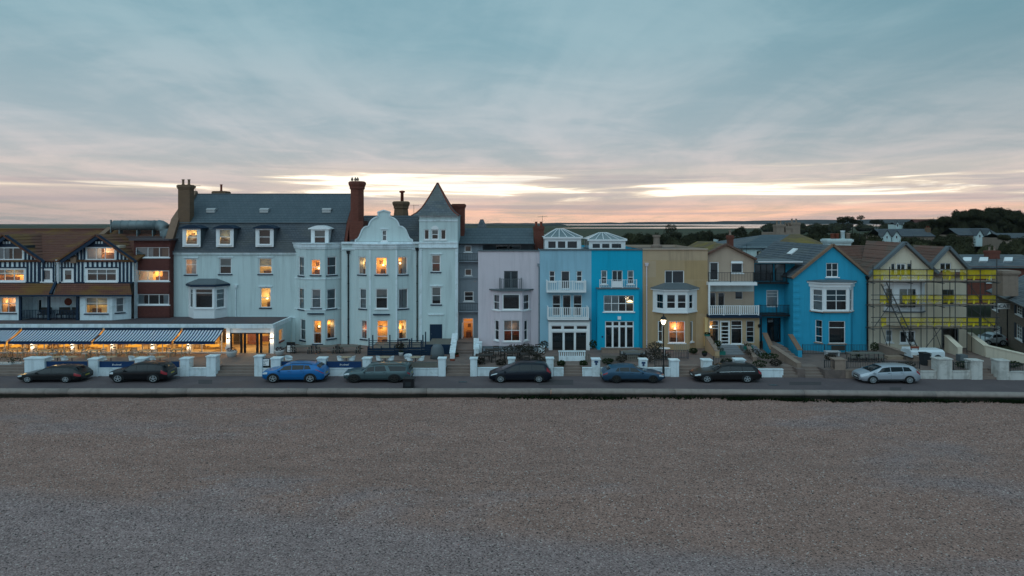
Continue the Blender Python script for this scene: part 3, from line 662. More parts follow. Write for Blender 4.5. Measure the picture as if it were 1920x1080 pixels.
# far low hills across the estuary
def hills(name, pts, Y, dep, col, seed):
    r = random.Random(seed); m = MB(); k = 160; vs = []
    for i in range(k + 1):
        px = pts[0][0] + (pts[-1][0] - pts[0][0]) * i / k
        for (a, ya), (b, yb) in zip(pts[:-1], pts[1:]):
            if a <= px <= b: py = ya + (yb - ya) * (px - a) / (b - a)
        z = H - (py - HY) * Y / F + r.uniform(-3, 3) * Y / 6000
        x = X(px, Y); vs += [(x, Y - dep * .5, -1), (x, Y - dep * .15, z * .72), (x, Y, z), (x, Y + dep * .6, -1)]
    m.v = vs; m.f = [(i * 4 + j, (i + 1) * 4 + j, (i + 1) * 4 + j + 1, i * 4 + j + 1) for i in range(k) for j in range(3)]
    m.build(name, mat(name + '_cover', col, 0.95, 0.35, 0.004, spec=0.05), kind='structure', recalc=False)
hills('hills', [(-600, 420), (-100, 421), (60, 421.2), (180, 421), (330, 421), (700, 420), (1000, 418.4), (1150, 417.2), (1300, 416), (1420, 413.5), (1500, 412.2), (1600, 411.5), (1750, 411), (2500, 411)], 6500, 900, (0.040, 0.040, 0.036), 1)
hills('wooded_shore', [(-600, 425), (-100, 424.5), (100, 424), (260, 423.5), (350, 423.5), (700, 423.8), (900, 422), (1000, 421.5), (1060, 421.2)], 3000, 300, (0.036, 0.038, 0.030), 2)

# --- the evening air over the marsh
hz = MB().box(-9000, 9000, -60, 7600, -4, 62).build('haze', None, kind='stuff')
hm = bpy.data.materials.new('evening_haze'); hm.use_nodes = True; n = N(hm.node_tree); o = n.n('ShaderNodeOutputMaterial'); v = n.n('ShaderNodeVolumePrincipled')
n.put(v.inputs['Color'], (0.80, 0.84, 0.92)); v.inputs['Density'].default_value = 0.00003; v.inputs['Anisotropy'].default_value = 0.1; n.L(v.outputs[0], o.inputs['Volume'])
hz.data.materials.clear(); hz.data.materials.append(hm); tag(hz, 'thin blue evening haze over the marsh and far hills', 'haze')
# ================================================================== buildings
def pbox(house, name, mt, px0, px1, py0, py1, Y, proud=0.05, thick=0.0):
    return boxo(name, M[mt], house, X(px0, Y), X(px1, Y), Y - proud, Y + thick, Z(py1, Y), Z(py0, Y))
GZ = 0.6
# ------------------------------------------------------------------ half-timbered house
YT = 64.5
h = thing('half_timbered_house', 'half-timbered house with navy timbers and mossy tiled gables at the left', 'house', (X(90, YT), YT, GZ))
for k, off in enumerate((0, -173)):
    # upper wall with gable
    pl = FP(YT); zE, zA = Z(487, YT), Z(445, YT); a, b, c = X(118 + off, YT) + 200, X(250 + off, YT) + 200, X(185 + off, YT) + 200
    zb = Z(531, YT)
    lo = (X(105, YT) if k == 0 else X(-90, YT)) + 200; hi = (X(251, YT) if k == 0 else X(103, YT)) + 200
    wins = [(162 + off, 216 + off, 464, 487, dict(cols=3, rows=(), lit='p' if k == 0 else None, curt='left', sill='trim', fw=.08, pw=1.2)),
            (162 + off, 220 + off, 503, 528, dict(cols=3, rows=(0.62,), lit=None if k == 0 else 'o', curt='blind', sill='trim', fw=.14)),
            ((118, 138) if k == 0 else (78, 98)) + (503, 528, dict(cols=1, rows=(), curt='net' if k else 'blind', sill='trim', fw=.2))]
    facade(h, pl, [(lo, zb), (hi, zb), (hi, zE), (b, zE), (c, zA), (a, zE), (lo, zE)], wins, 'trimw', reveal=0.06)
    # timbers
    T = lambda x0, x1, y0, y1, pr=0.07: pbox(h, 'timber', 'navy', x0 + off, x1 + off, y0, y1, YT, pr)
    T(112, 251, 487.5, 490.5, .09); T(105 if k == 0 else 110, 251, 528.5, 531, .08)
    T(160, 222, 500.5, 502.6, .065)
    for x in (165, 174, 183, 192, 201, 210, 218): T(x - 1.6, x + 1.6, 490.5, 500.5)
    for x in (141, 148, 155): T(x - 1.7, x + 1.7, 490.5, 528.5)
    for x in (225, 232, 239, 246): T(x - 1.7, x + 1.7, 490.5, 528.5)
    for x, y in ((139, 478), (146, 473), (153, 468), (158.5, 465), (221, 466), (228, 470), (235, 475), (242, 481)): T(x - 1.7, x + 1.7, y, 487.5)
    T(160, 218, 460.2, 463, .065)
    m = MB(); m.prism_y([(X(163 + off, YT), Z(460.2, YT)), (X(211 + off, YT), Z(460.2, YT)), (X(187 + off, YT), Z(446, YT))], YT - .05, YT - .003); m.build('gable_board', M['navy'], h)
    for x in (179, 184.5, 190): pbox(h, 'panel', 'trimw', x + off, x + 3.4 + off, 452.5, 457, YT, .06, -.05)
    # small-window surrounds
    if k == 0:
        for x in (107, 115, 139.5): T(x, x + 2.6, 490.5, 528.5)
        for x in (121, 127, 133): T(x, x + 2.2, 490.5, 502.5)
        T(113, 141, 501, 503, .06)
    else:
        for x in (247, 253, 272.5): T(x, x + 2.6, 490.5, 528.5)
        for x in (256, 262, 268): T(x, x + 2.2, 490.5, 502.5)
        T(249, 275, 501, 503, .06)
    # barge boards and cross-gable roof
    zr = Z(441.5, YT)
    for sx, ex in ((113, 185), (255, 185)):
        m = MB(); m.beam((X(sx + off, YT - .5), YT - .45, Z(491, YT)), (X(ex + off, YT - .5), YT - .45, zr - .05), .06, .30); m.build('barge_board', M['navy'], h)
    for sx in (111, 257):
        xe, xa = X(sx + off, YT), X(185 + off, YT)
        pts = [(xe, YT - .55, Z(489.5, YT)), (xe, YT + .3, Z(489.5, YT)), (xa, 69.3, zr + .12), (xa, YT - .55, zr + .12)]
        roof_slab(h, *pts, 9, 'tile', step=.03)
# main roof in two runs with the party wall between
zE, zR = Z(489, 64.4), Z(431, 70)
for a, b in ((-160, 130), (134, 256)):
    roof_slab(h, (X(a, 64.4), 64.3, zE), (X(b, 64.4), 64.3, zE), (X(b, 64.4) + (.9 if b < 200 else 1.6), 70, zR), (X(a, 64.4) + .9, 70, zR), 18, 'tile', step=.03)
m = MB(); m.prism_x([(64.2, zE - .2), (64.2, zE + .35), (70.1, zR + .3), (70.1, zR - 1)], X(130.5, 64.4) + .2, X(134, 64.4) + .55); m.build('party_wall', M['copeb'], h)
for a, b, c, e in ((-160, 130, 0.9, 0.9), (135, 256, .9, 1.6)):
    m = MB(); m.tube([(X(a, 64.4) + c, 70, zR + .05), (X(b, 64.4) + e, 70, zR + .05)], .12, 6); m.build('ridge_tiles', M['tile'], h)
m = MB(); m.quad((X(-160, 64.4), 76, zE), (X(256, 64.4) + 1, 76, zE), (X(256, 64.4) + 1.6, 70.02, zR - .02), (X(-160, 64.4), 70.02, zR - .02)); m.build('rear_roof', M['tile'], h)
body(h, X(-160, 64.5), X(251, 64.5), 64.56, 76, GZ, zE - .1, 'trimw')
pipe(h, 109, 493, 531, 64.35, 'trim', .07)
# tiled skirt roof and the first floor with bays and balconies
zS0, zS1 = Z(553, 63.2), Z(531.5, 64.4)
for a, b, c, e in ((-120, 97, -120, 104), (101, 247, 107, 243)):
    roof_slab(h, (X(a, 63.2), 63.2, zS0), (X(b, 63.2), 63.2, zS0), (X(e, 64.4), 64.42, zS1), (X(c, 64.4), 64.42, zS1), 6, 'tile', 'skirt_roof', step=.03)
m = MB(); m.beam((X(96, 63.3), 63.2, zS0 + .1), (X(105, 64.4), 64.4, zS1 + .12), .22, .2); m.build('valley_coping', M['navy'], h)
m = MB(); m.box(X(-120, 63.2), X(248, 63.2), 63.1, 63.25, zS0 - .14, zS0 + .01); m.build('gutter', M['navy'], h)
zF = Z(604, 63.6)
pl = FP(65.3); facade(h, pl, rect_out(pl, 34, 156, 550, 606), [(48, 58, 561, 588, dict(cols=1, rows=(), sill=None, curt='net')), (70, 78, 561, 588, dict(cols=1, rows=(), sill=None))], 'trimw', 'balcony_wall')
pl = FP(63.6)
facade(h, pl, rect_out(pl, -120, 38, 552, 606), [(-40, -4, 557, 587, dict(cols=2, rows=(.6,), lit='o', fw=.09)), (0, 30, 557, 587, dict(cols=2, rows=(.6,), lit='p', fw=.09, pw=.8))], 'trimw', 'bay_wall')
xx = X(38, 63.6); MB().quad((xx, 63.6, zF), (xx, 65.3, zF), (xx, 65.3, zS0), (xx, 63.6, zS0)).build('bay_return', M['trimw'], h, recalc=False)
q, z0, z1 = canted_bay(h, 64.6, 63.6, (148, 150, 210, 246), 552, 606, 'trimw', [], [(160, 202, 557, 588, dict(cols=2, rows=(.62,), lit='y', curt='blind', fw=.09, pw=.45, lamp=True))], [(217, 233, 557, 586, dict(cols=1, rows=(.5,), curt='net', fw=.09))], zr=(zF, zS0 - .02))
for x in (40, 93, 147): pbox(h, 'balcony_post', 'navy', x - 2, x + 2, 553.5, 600, 63.7, .2, .0)
railing(h, [(X(42, 63.7), 63.6, Z(598, 63.6)), (X(91, 63.7), 63.6, Z(598, 63.6))], .82, 'navy', False, .14, .02, 'balcony_rail')
railing(h, [(X(95, 63.7), 63.6, Z(598, 63.6)), (X(146, 63.7), 63.6, Z(598, 63.6))], .82, 'navy', False, .14, .02, 'balcony_rail')
for x in (78, 88, 112, 122, 136):
    m = MB(); cx = X(x, 64.4); m.box(cx - .25, cx + .25, 64.2, 64.7, Z(590, 64.4), Z(588, 64.4)); m.box(cx - .25, cx + .25, 64.68, 64.74, Z(590, 64.4), Z(577, 64.4)); m.box(cx - .24, cx - .19, 64.22, 64.27, Z(600, 64.4), Z(590, 64.4)); m.box(cx + .19, cx + .24, 64.22, 64.27, Z(600, 64.4), Z(590, 64.4))
    tag(m.build('balcony_chair', M['wooddark']), None, 'chair', 'chairs on the timbered house balcony')['label'] = {78: 'dark balcony chair left of its twin behind the navy rail', 88: 'dark balcony chair beside the middle navy post, left bay', 112: 'dark balcony chair just right of the middle navy post', 122: 'middle dark chair on the right-hand balcony', 136: 'dark balcony chair next to the canted bay window'}[x]
m = MB(); m.lathe((X(127, 65.2), 65.24, Z(566, 65.2)), [(.02, -.06), (.26, -.05), (.36, 0), (.36, .02)], 14, 'y'); m.build('round_wall_ornament', M['terra'], h)
# ------------------------------------------------------------------ tile-hung link block
YL = 65.2
h = thing('tile_hung_block', 'narrow block with brown tile-hung bands and strip windows beside the white hotel', 'building', (X(285, YL), YL, GZ))
pl = FP(YL)
facade(h, pl, rect_out(pl, 251, 319, 451, 606), [
    (254, 317, 463.5, 482.5, dict(wide=.02, cols=(.36, .70), rows=(), sill='trim', curt='left', fw=.06)),
    (254, 317, 507, 527, dict(cols=(.36, .70), rows=(), sill='trim', lit='o', curt='left', pw=1.0, wide=.02)),
    (256, 317, 551.5, 571.5, dict(wide=.02, cols=(.36, .68), rows=(), sill='trim', curt='sides'))], 'tile_hung')
for y0, y1 in ((485, 506), (529, 550.5), (574, 594)): pbox(h, 'tile_band', 'tile_hung', 253, 317.6, y0, y1, YL, .06)
MB().box(X(245, YL), X(320, YL), YL - .35, YL + 9, Z(451, YL), Z(448, YL)).build('flat_roof', M['flatroof'], h)
body(h, X(252, YL), X(318, YL), YL + .05, 75, GZ, Z(451, YL), 'tile_hung')
# big galvanised extract duct on the roof
h = thing('extract_duct', 'large galvanised metal extract duct lying across the roof left of the hotel chimney', 'duct', (X(262, 68), 68, Z(440, 68)))
r = .5; y = 69; zc = Z(422.5, y); xa, xb = X(214, y), X(297, y)
m = MB(); m.lathe((0, y, zc), [(r * .9, xb), (r, xb), (r, xa), (r * .86, xa - .02), (r * .82, xa + .8)], 20, 'x'); m.build('pipe', M['steel'], h, True)
for i in range(1, 6):
    m = MB(); x = xa + (xb - xa) * i / 5.5; m.lathe((0, y, zc), [(r, x - .04), (r + .03, x - .03), (r + .03, x + .03), (r, x + .04)], 20, 'x'); m.build('seam', M['steel'], h, True)
m = MB(); pts = [Vector((xb - .02, y, zc))] + [Vector((xb + .9 * sin(a), y - .25 * (1 - cos(a)), zc - .9 * (1 - cos(a)))) for a in (0.3, .6, .9, 1.2, 1.57)] + [Vector((xb + .9, y - .25, zc - 2.2))]
m.tube(pts, r * 1.12, 18); m.build('elbow', M['steel'], h, True)
boxo('bracket', M['steel'], h, xa - .35, xa - .27, y - .1, y + .1, zc - .75, zc + .55)
for i in (.15, .55, .9):
    x = xa + (xb - xa) * i; boxo('bracket', M['steel'], h, x - .05, x + .05, y - .3, y + .3, zc - 1.1, zc - r + .02)
boxo('roof_plinth', M['flatroof'], h, xa - .2, xb + 1.6, y - .8, y + .8, zc - 3.2, zc - 1.1)
# ------------------------------------------------------------------ the white hotel
YH = 66.0
h = thing('hotel', 'large white hotel with slate mansard roof, Dutch gable and pointed slate turret', 'hotel', (X(590, YH), YH, GZ))
pl = FP(YH)
W = dict(hood=True)
wins = [(347, 369, 485, 515, dict(cols=1, rows=(.62,), lit='p', curt='right', **W)), (411, 434, 484, 514, dict(rows=(.5,), curt='blind', **W)), (485, 510, 484, 514, dict(rows=(.5,), lit='y', lamp=True, curt='blind', **W)),
        (488, 508, 539, 577, dict(rows=(.5,), lit='y', pw=1.2, lamp=True, **W))]
facade(h, pl, rect_out(pl, 319, 556, 473, 652), wins, 'white', 'main_wall')
pbox(h, 'eaves_cornice', 'trimw', 318, 556, 473, 477, YH, .16)
pbox(h, 'gutter', 'lead', 318, 555, 470.8, 473, YH, .26, .1)
pbox(h, 'string_course', 'trimw', 443, 556, 594, 596, YH, .06)
pbox(h, 'corner_pier', 'trimw', 317, 322, 474, 598, YH, .10)
pipe(h, 442, 540, 594, YH - .07, 'trimw', .05)
# first-floor bay left
q, z0, z1 = canted_bay(h, YH, YH - 1.2, (353.5, 363, 402, 426.5), 537, 597, 'trim', [(355.5, 361, 541, 577, dict(rows=(.75,), sill=None))], [(365.5, 399, 541, 578, dict(rows=(.77,), sill='trim', deep=.9))], [(406, 422, 541, 577, dict(rows=(.75, .45), sill='trim', curt='net'))])
bay_lid(h, q, z1 - .02, z1 + .16, 'navy', .28, 'bay_cornice'); bay_lid(h, q, z1 + .165, z1 + .2, 'lead', .2, 'bay_roof', .45)
# mansard
zE, zB, zR = Z(472, YH), Z(418, 67.6), Z(364, 71.4); xl, xr = X(322, YH), X(650, 67.6)
roof_slab(h, (xl, YH - .1, zE), (X(556, YH), YH - .1, zE), (X(556, YH), 67.6, zB), (xl, 67.6, zB), 13, 'slate', 'mansard', step=.02)
xs_ = X(556, YH); roof_slab(h, (xs_, YH - .1, zE), (xr, YH - .1, zE), (xr, 67.6, zB), (xs_, 67.6, zB), 13, 'slate', 'mansard', step=.02)
roof_slab(h, (xl, 67.55, zB + .02), (xr, 67.55, zB + .02), (xr, 71.4, zR), (xl, 71.4, zR), 14, 'slate_smooth', 'upper_roof', step=.012)
m = MB(); m.quad((xl, 71.42, zR - .02), (xr, 71.42, zR - .02), (xr, 76.2, zE), (xl, 76.2, zE)); m.build('rear_roof', M['slate_smooth'], h)
MB().box(xl, xr, 71.3, 71.5, zR - .05, zR + .06).build('ridge', M['lead'], h)
MB().box(xl, xr, 67.45, 67.6, zB - .03, zB + .07).build('kerb_flashing', M['lead'], h)
prof_ = [(YH - .1, zE - .3), (67.6, zB), (71.4, zR), (76.2, zE - .2), (76.2, GZ), (YH + .02, GZ)]
m = MB(); m.prism_x(prof_, xr - .02, xr + .28); m.build('end_wall', M['brick'], h)
m = MB(); m.prism_x([(YH - .3, zE - .5), (YH - .3, zE + .35), (67.4, zB + .4), (71.4, zR + .35), (76.3, zE + .3), (76.3, GZ), (YH, GZ)], xl - .75, xl - .02); m.build('end_parapet', M['copeb'], h)
m = MB(); m.beam((xr + .13, 71.3, zR + .05), (xr + .13, 76.2, zE), .5, .1); m.build('verge', M['lead'], h)
chimney(h, 330, 356, 346, 420, 67.3, 1.3, 'brickb', 2, potmat='copeb', potH=.55)
chimney(h, 396, 422, 358, 372, 74, 1.6, 'brickb', 1, potmat='terra', potH=.75)
chimney(h, 649, 682, 339, 470, 66.8, 2.0, 'brick', 0, oct=True)
m = MB()
for i, (dx_, dy_) in enumerate(((-.25, 0), (.05, .1), (.3, 0))): m.lathe((X(665, 67.8) + dx_, 67.8 + dy_, Z(338, 67.8) + .1), [(.1, -.15), (.14, 0), (.02, .22)], 6)
m.build('chimney_top', M['stone'], h)
# brick lump under the chimney between hotel halves
boxo('chimney_breast', M['brick'], h, X(655, 66.4), X(681, 66.4), 66.4, 68.5, Z(470, 66.4), Z(414, 66.4))
# dormers
def dormer(px0, px1, py0, py1, lit, curved, cu=None):
    Yd = YH - .02; x0, x1, z0, z1 = X(px0, Yd), X(px1, Yd), Z(py1, Yd), Z(py0 + 5, Yd)
    pl = Plane(x0, Yd, x1, Yd); w_ = x1 - x0
    m = MB(); hole = (w_ * .17, w_ * .83, z0 + .22, z1 - .1); wall_face(m, pl, [(0, z0), (w_, z0), (w_, z1), (0, z1)], [hole], .1)
    d_ = m.build('dormer', M['trim'], h, recalc=False)
    window(h, pl, hole, rows=(.5,), lit=lit, curt=cu, sill='trim', reveal=.1, deep=.8, wide=.1, fw=.07)
    m = MB()
    for xx in (x0, x1): m.quad((xx, Yd, z0), (xx, Yd + 1.7, z0), (xx, Yd + 1.7, z1), (xx, Yd, z1))
    m.build('dormer_cheeks', M['lead'] if not curved else M['trim'], d_, recalc=False)
    m = MB(); k = 10; o = .22; pts = [(x0 - o + (w_ + 2 * o) * i / k, z1 + .03 + (.30 * sin(pi * i / k))) for i in range(k + 1)]
    m.prism_y([(x0 - o, z1 - .04)] + pts + [(x1 + o, z1 - .04)], Yd - .22, Yd + 1.75); m.build('dormer_roof', M['trim'] if curved else M['navy'], d_)
dormer(342, 376, 423, 463, 'y', False, None); dormer(405, 438, 423, 463, 'y', False, 'blind'); dormer(479, 513, 423, 463, None, False, None); dormer(583, 616, 424, 462, None, True, 'blind')
for px in (398, 497.5, 614):
    m = MB(); c = P(px, 397, 69.2); m.box(c.x - .42, c.x + .42, c.y - .45, c.y + .3, c.z - .1, c.z + .22); m.prism_x([(c.y - .5, c.z + .2), (c.y + .3, c.z + .2), (c.y + .3, c.z + .36), (c.y - .2, c.z + .36)], c.x - .45, c.x + .45); m.build('roof_vent', M['planter'], h)
# three-storey canted bay right of the main front
YB = 64.7
zb0 = GZ
ws = lambda rows: rows
q, z0, z1 = canted_bay(h, YH, YB, (553, 574, 609, 641), 466, 652, 'white',
    [(560, 570, 481, 517, dict(rows=(.5,), curt='net')), (560, 570, 540, 580, dict(rows=(.5,), curt='net')), (563, 572.5, 598, 638, dict(rows=(.5,), curt='net'))],
    [(583, 601, 486, 516, dict(rows=(.5,), lit='o', lamp=True)), (584, 602, 542, 578, dict(rows=(.5,), curt='net')), (587, 604, 600, 645, dict(rows=(.45,), lit='o', curt='sides', lamp=True))],
    [(613, 631, 481, 516, dict(rows=(.5,), curt='redleft')), (613, 630, 541, 579, dict(rows=(.5,), curt='net')), (613, 629, 598, 635, dict(rows=(), lit='o', curt='right', lamp=True))], zr=(zb0, Z(466, YB)))
bay_lid(h, q, z1 - .02, z1 + .14, 'trimw', .10, 'bay_cornice'); bay_lid(h, q, z1 + .14, z1 + .45, 'trimw', .16, 'bay_cornice'); bay_lid(h, q, z1 + .45, z1 + .52, 'trimw', .26, 'bay_cornice')
for py in (524, 582):
    zz_ = Z(py, YB); bay_lid(h, q, zz_, zz_ + .1, 'trimw', .05, 'string_course')
pbox(h, 'hood_mould', 'navy', 577, 608, 587, 589, YB, .2)
# flat strip and canted Dutch-gable front
YG = 65.6
pl = FP(YG)
facade(h, pl, rect_out(pl, 640, 788, 455, 652), [], 'white', 'gable_wall')
pipe(h, 653, 476, 648, YG - .1, 'black', .07); pipe(h, 782, 470, 648, YG - .1, 'black', .06)
q, z0, z1 = canted_bay(h, YG, 64.7, (663, 693, 743, 775), 467, 652, 'white',
    [(672, 686, 481, 515, dict(rows=(), curt='left', lit='o', pw=.5)), (674, 687, 541, 579, dict(rows=(.5,), curt='net')), (677, 688, 600, 636, dict(rows=(.5,), lit='r', curt='left'))],
    [(704, 726, 482, 515, dict(rows=(), lit='o', lamp=True, pw=1.4)), (704, 727, 541, 579, dict(rows=(.55,), sill='trim', curt='blind')), (706, 728, 600, 648, dict(cols=1, rows=(.36, .74), lit='o', sill=None, name='glazed_door', fw=.09))],
    [(746, 764, 481, 515, dict(rows=(), lit='o', curt='right', lamp=True)), (747, 765, 541, 579, dict(rows=(), curt='left')), (747, 763, 599, 636, dict(rows=(.5,), lit='o', pw=1.2))], zr=(GZ, Z(467, 64.7)))
bay_lid(h, q, z1 - .02, z1 + .15, 'trimw', .08, 'bay_cornice'); bay_lid(h, q, z1 + .15, z1 + .42, 'trimw', .16, 'bay_cornice'); bay_lid(h, q, z1 + .42, z1 + .5, 'trimw', .28, 'bay_cornice')
pbox(h, 'parapet_cornice', 'trimw', 641, 787, 453.5, 457, YG, .22, .3); pbox(h, 'parapet_band', 'trimw', 641, 787, 466, 468, YG, .10, .1)
pbox(h, 'hood_mould', 'navy', 700, 731, 588.5, 590.5, 64.7, .2)
for x in (694, 743.5): pbox(h, 'pilaster', 'trimw', x - 1.5, x + 1.5, 469, 650, 64.7, .05, .05)
# Dutch gable with scrolled outline
half = [(53.5, 453), (53, 449), (49, 447.5), (46.5, 444), (43.5, 437), (41, 431), (38, 427), (34, 424.5), (29.5, 424), (28.5, 422), (26.5, 417), (23.5, 412.5), (19, 409), (14, 406.8), (11, 406.5), (10.6, 399.5), (11.8, 398.6), (11.8, 397.6), (0, 394)]
pts = [(720 - a, b) for a, b in half] + [(720 + a, b) for a, b in half[::-1][1:]]
pl = Plane(X(660, YG), YG - .02, X(780, YG), YG - .02); ol = [(X(a, YG) - X(660, YG), Z(b, YG)) for a, b in pts]
hole = pl.rect(716, 725.5, 431, 452)
m = MB(); wall_face(m, pl, ol[::-1], [hole], .14)
for a, b in zip(ol[:-1], ol[1:]): m.quad(pl.pt(a[0], 0, a[1]), pl.pt(b[0], 0, b[1]), pl.pt(b[0], .45, b[1]), pl.pt(a[0], .45, a[1]))
v_, f_ = triangulate(ol, []); m.add([pl.pt(p.x, .45, p.y) for p in v_], f_)
m.build('dutch_gable', M['white'], h, recalc=False)
window(h, pl, hole, rows=(.5,), curt='net', sill='trim', hood=True, deep=.25, wide=.02)
m = MB(); zc_ = [(a, b) for a, b in ol]
for a, b in zip(zc_[:-1], zc_[1:]): m.beam(pl.pt(a[0], -.04, a[1] - .01), pl.pt(b[0], -.04, b[1] - .01), .12, .11, up=(0, 1, 0))
m.build('gable_moulding', M['trimw'], h)
zr_ = Z(404, 70); roof_slab(h, (X(655, 66), 66.0, Z(455, 66)), (X(790, 66), 66.0, Z(455, 66)), (X(790, 66) - .4, 70, zr_), (X(655, 66) + .6, 70, zr_), 12, 'slate', 'rear_slate_roof')
chimney(h, 733, 766, 377, 425, 70.5, 1.8, 'brickb', 0, oct=True); m = MB(); m.lathe((X(754, 71.4), 71.4, Z(377, 71.4)), [(.17, -.1), (.16, .85), (.3, .9), (.3, 1.05), (.1, 1.1)], 10); m.build('chimney_pot', M['terra'], h, True)
chimney(h, 846, 872, 382, 470, 68.5, 1.7, 'brick', 0)
# turret
YW = 65.3
pl = FP(YW)
facade(h, pl, rect_out(pl, 786, 858, 404, 652), [(795, 805, 430, 449.5, dict(rows=(), sill='trim')), (808.5, 822.5, 430, 449.5, dict(rows=(.5,), sill='trim', curt='blind', fw=.1)), (826, 836.5, 430, 449.5, dict(rows=(), sill='trim')),
    (809, 826, 478, 510, dict(rows=(.5,), lit='r', curt='blind', hood=True)), (809, 827, 538, 571, dict(rows=(.5,), curt='blindlong', hood=True))], 'white', 'turret_wall')
m = MB(); cx, cz = X(815.5, YW), Z(430, YW); m.prism_y([(cx + .36 * cos(a * pi / 10), cz + .36 * sin(a * pi / 10)) for a in range(11)], YW - .05, YW + .02); m.build('arch_head', M['trim'], h)
for y0, y1, pr in ((412, 415, .06), (453, 456, .14), (456, 462, .09), (462, 465, .15), (403, 407, .10)): pbox(h, 'turret_band', 'trimw', 785.5, 858.5, y0, y1, YW, pr, .1)
for x in (786, 853.5): pbox(h, 'pilaster', 'trimw', x, x + 5, 466, 650, YW, .06, .05)
pbox(h, 'hood_mould', 'trimw', 803, 832, 588.5, 590.5, YW, .1)
xa, xb = X(786, YW), X(858, YW); m = MB()
for xx in (xa, xb): m.quad((xx, YW, GZ), (xx, YW + 4.2, GZ), (xx, YW + 4.2, Z(404, YW)), (xx, YW, Z(404, YW)))
m.quad((xa, YW + 4.2, GZ), (xb, YW + 4.2, GZ), (xb, YW + 4.2, Z(404, YW)), (xa, YW + 4.2, Z(404, YW))); m.build('turret_sides', M['white'], h, recalc=False)
cx, cy = X(816.5, YW), YW + 1.9; m = MB(); zt0, zt1 = Z(404.5, YW), Z(343, 67.2)
pr = [(1.24, 0), (1.0, .09), (.78, .22), (.58, .40), (.38, .60), (.18, .82), (.015, 1.0)]
hw = 1.82; rings = [[(cx + sx * hw * a, cy + sy * hw * a, zt0 + (zt1 - zt0) * b) for sx, sy in ((-1, -1), (1, -1), (1, 1), (-1, 1))] for a, b in pr]
m.v = [p for r_ in rings for p in r_]; m.f = [(i * 4 + j, i * 4 + (j + 1) % 4, i * 4 + 4 + (j + 1) % 4, i * 4 + 4 + j) for i in range(len(pr) - 1) for j in range(4)] + [(0, 1, 2, 3)]
m.build('turret_roof', M['slate_grey'], h)
m = MB()
for j in range(4):
    for i in range(len(pr) - 1): m.beam(Vector(rings[i][j]) + Vector((0, 0, .02)), Vector(rings[i + 1][j]) + Vector((0, 0, .02)), .10, .07)
m.build('hip_tiles', M['terra'], h)
# navy side door of the turret
dr = MB(); dx0, dx1 = X(806, YW), X(829, YW); dr.box(dx0, dx1, YW - .03, YW + .02, Z(642, YW), Z(608, YW)); do = dr.build('door', M['navy'], h)
for i in (0, 1): MB().box(dx0 + .12 + i * .56, dx0 + .5 + i * .56, YW - .05, YW - .031, Z(622, YW), Z(611, YW)).build('door_panel', M['navy'], do)
MB().lathe((dx0 + .15, YW - .06, Z(626, YW)), [(.01, -.02), (.035, 0), (.01, .03)], 8, 'y').build('handle', M['steel'], do)
body(h, X(319, YH), X(858, YH), YH + .06, 76, GZ, Z(474, YH), 'white')
# ------------------------------------------------------------------ recessed grey link with the open lit doorway
YK = 67.0
h = thing('grey_link_building', 'recessed grey building with slate roof and an open lit doorway beside the turret', 'building', (X(880, YK), YK, GZ))
pl = FP(YK)
facade(h, pl, rect_out(pl, 856, 905, 455, 652), [(871, 884, 460.5, 472.5, dict(rows=(), sill='trim')), (871.5, 884.5, 504, 517, dict(rows=(), sill='trim', fw=.08)), (870, 888, 546, 565, dict(rows=(.5,), sill='trim')), (867.5, 888, 596, 641, dict(cols=1, rows=(.82,), lit='o', sill=None, name='doorway', deep=2.2, pw=1.6, lamp=False))], 'grey')
do = MB().hexa([P(867, 640, YK) + Vector((-.0, -.85, 0)), P(867, 640, YK), P(867, 640, YK) + Vector((.05, 0, 0)), P(867, 640, YK) + Vector((.05, -.85, 0)), P(867, 604, YK) + Vector((0, -.85, 0)), P(867, 604, YK), P(867, 604, YK) + Vector((.05, 0, 0)), P(867, 604, YK) + Vector((.05, -.85, 0))]).build('door_leaf', M['trim'], h)
for py in (484, 518, 582):
    pbox(h, 'floor_band', 'grey', 857, 903, py, py + 4, YK, .12)
railing(h, [(X(858, YK), YK - .5, Z(489, YK)), (X(899, YK), YK - .5, Z(489, YK))], .72, 'iron', False, .16, .01, 'balcony_rail')
boxo('balcony_slab', M['grey'], h, X(857, YK), X(899, YK), YK - .6, YK + .1, Z(490.5, YK), Z(488.6, YK))
railing(h, [(X(858, YK), YK - .5, Z(582, YK)), (X(899, YK), YK - .5, Z(582, YK))], .72, 'iron', False, .16, .01, 'balcony_rail')
boxo('balcony_slab', M['grey'], h, X(857, YK), X(899, YK), YK - .6, YK + .1, Z(584, YK), Z(581.6, YK))
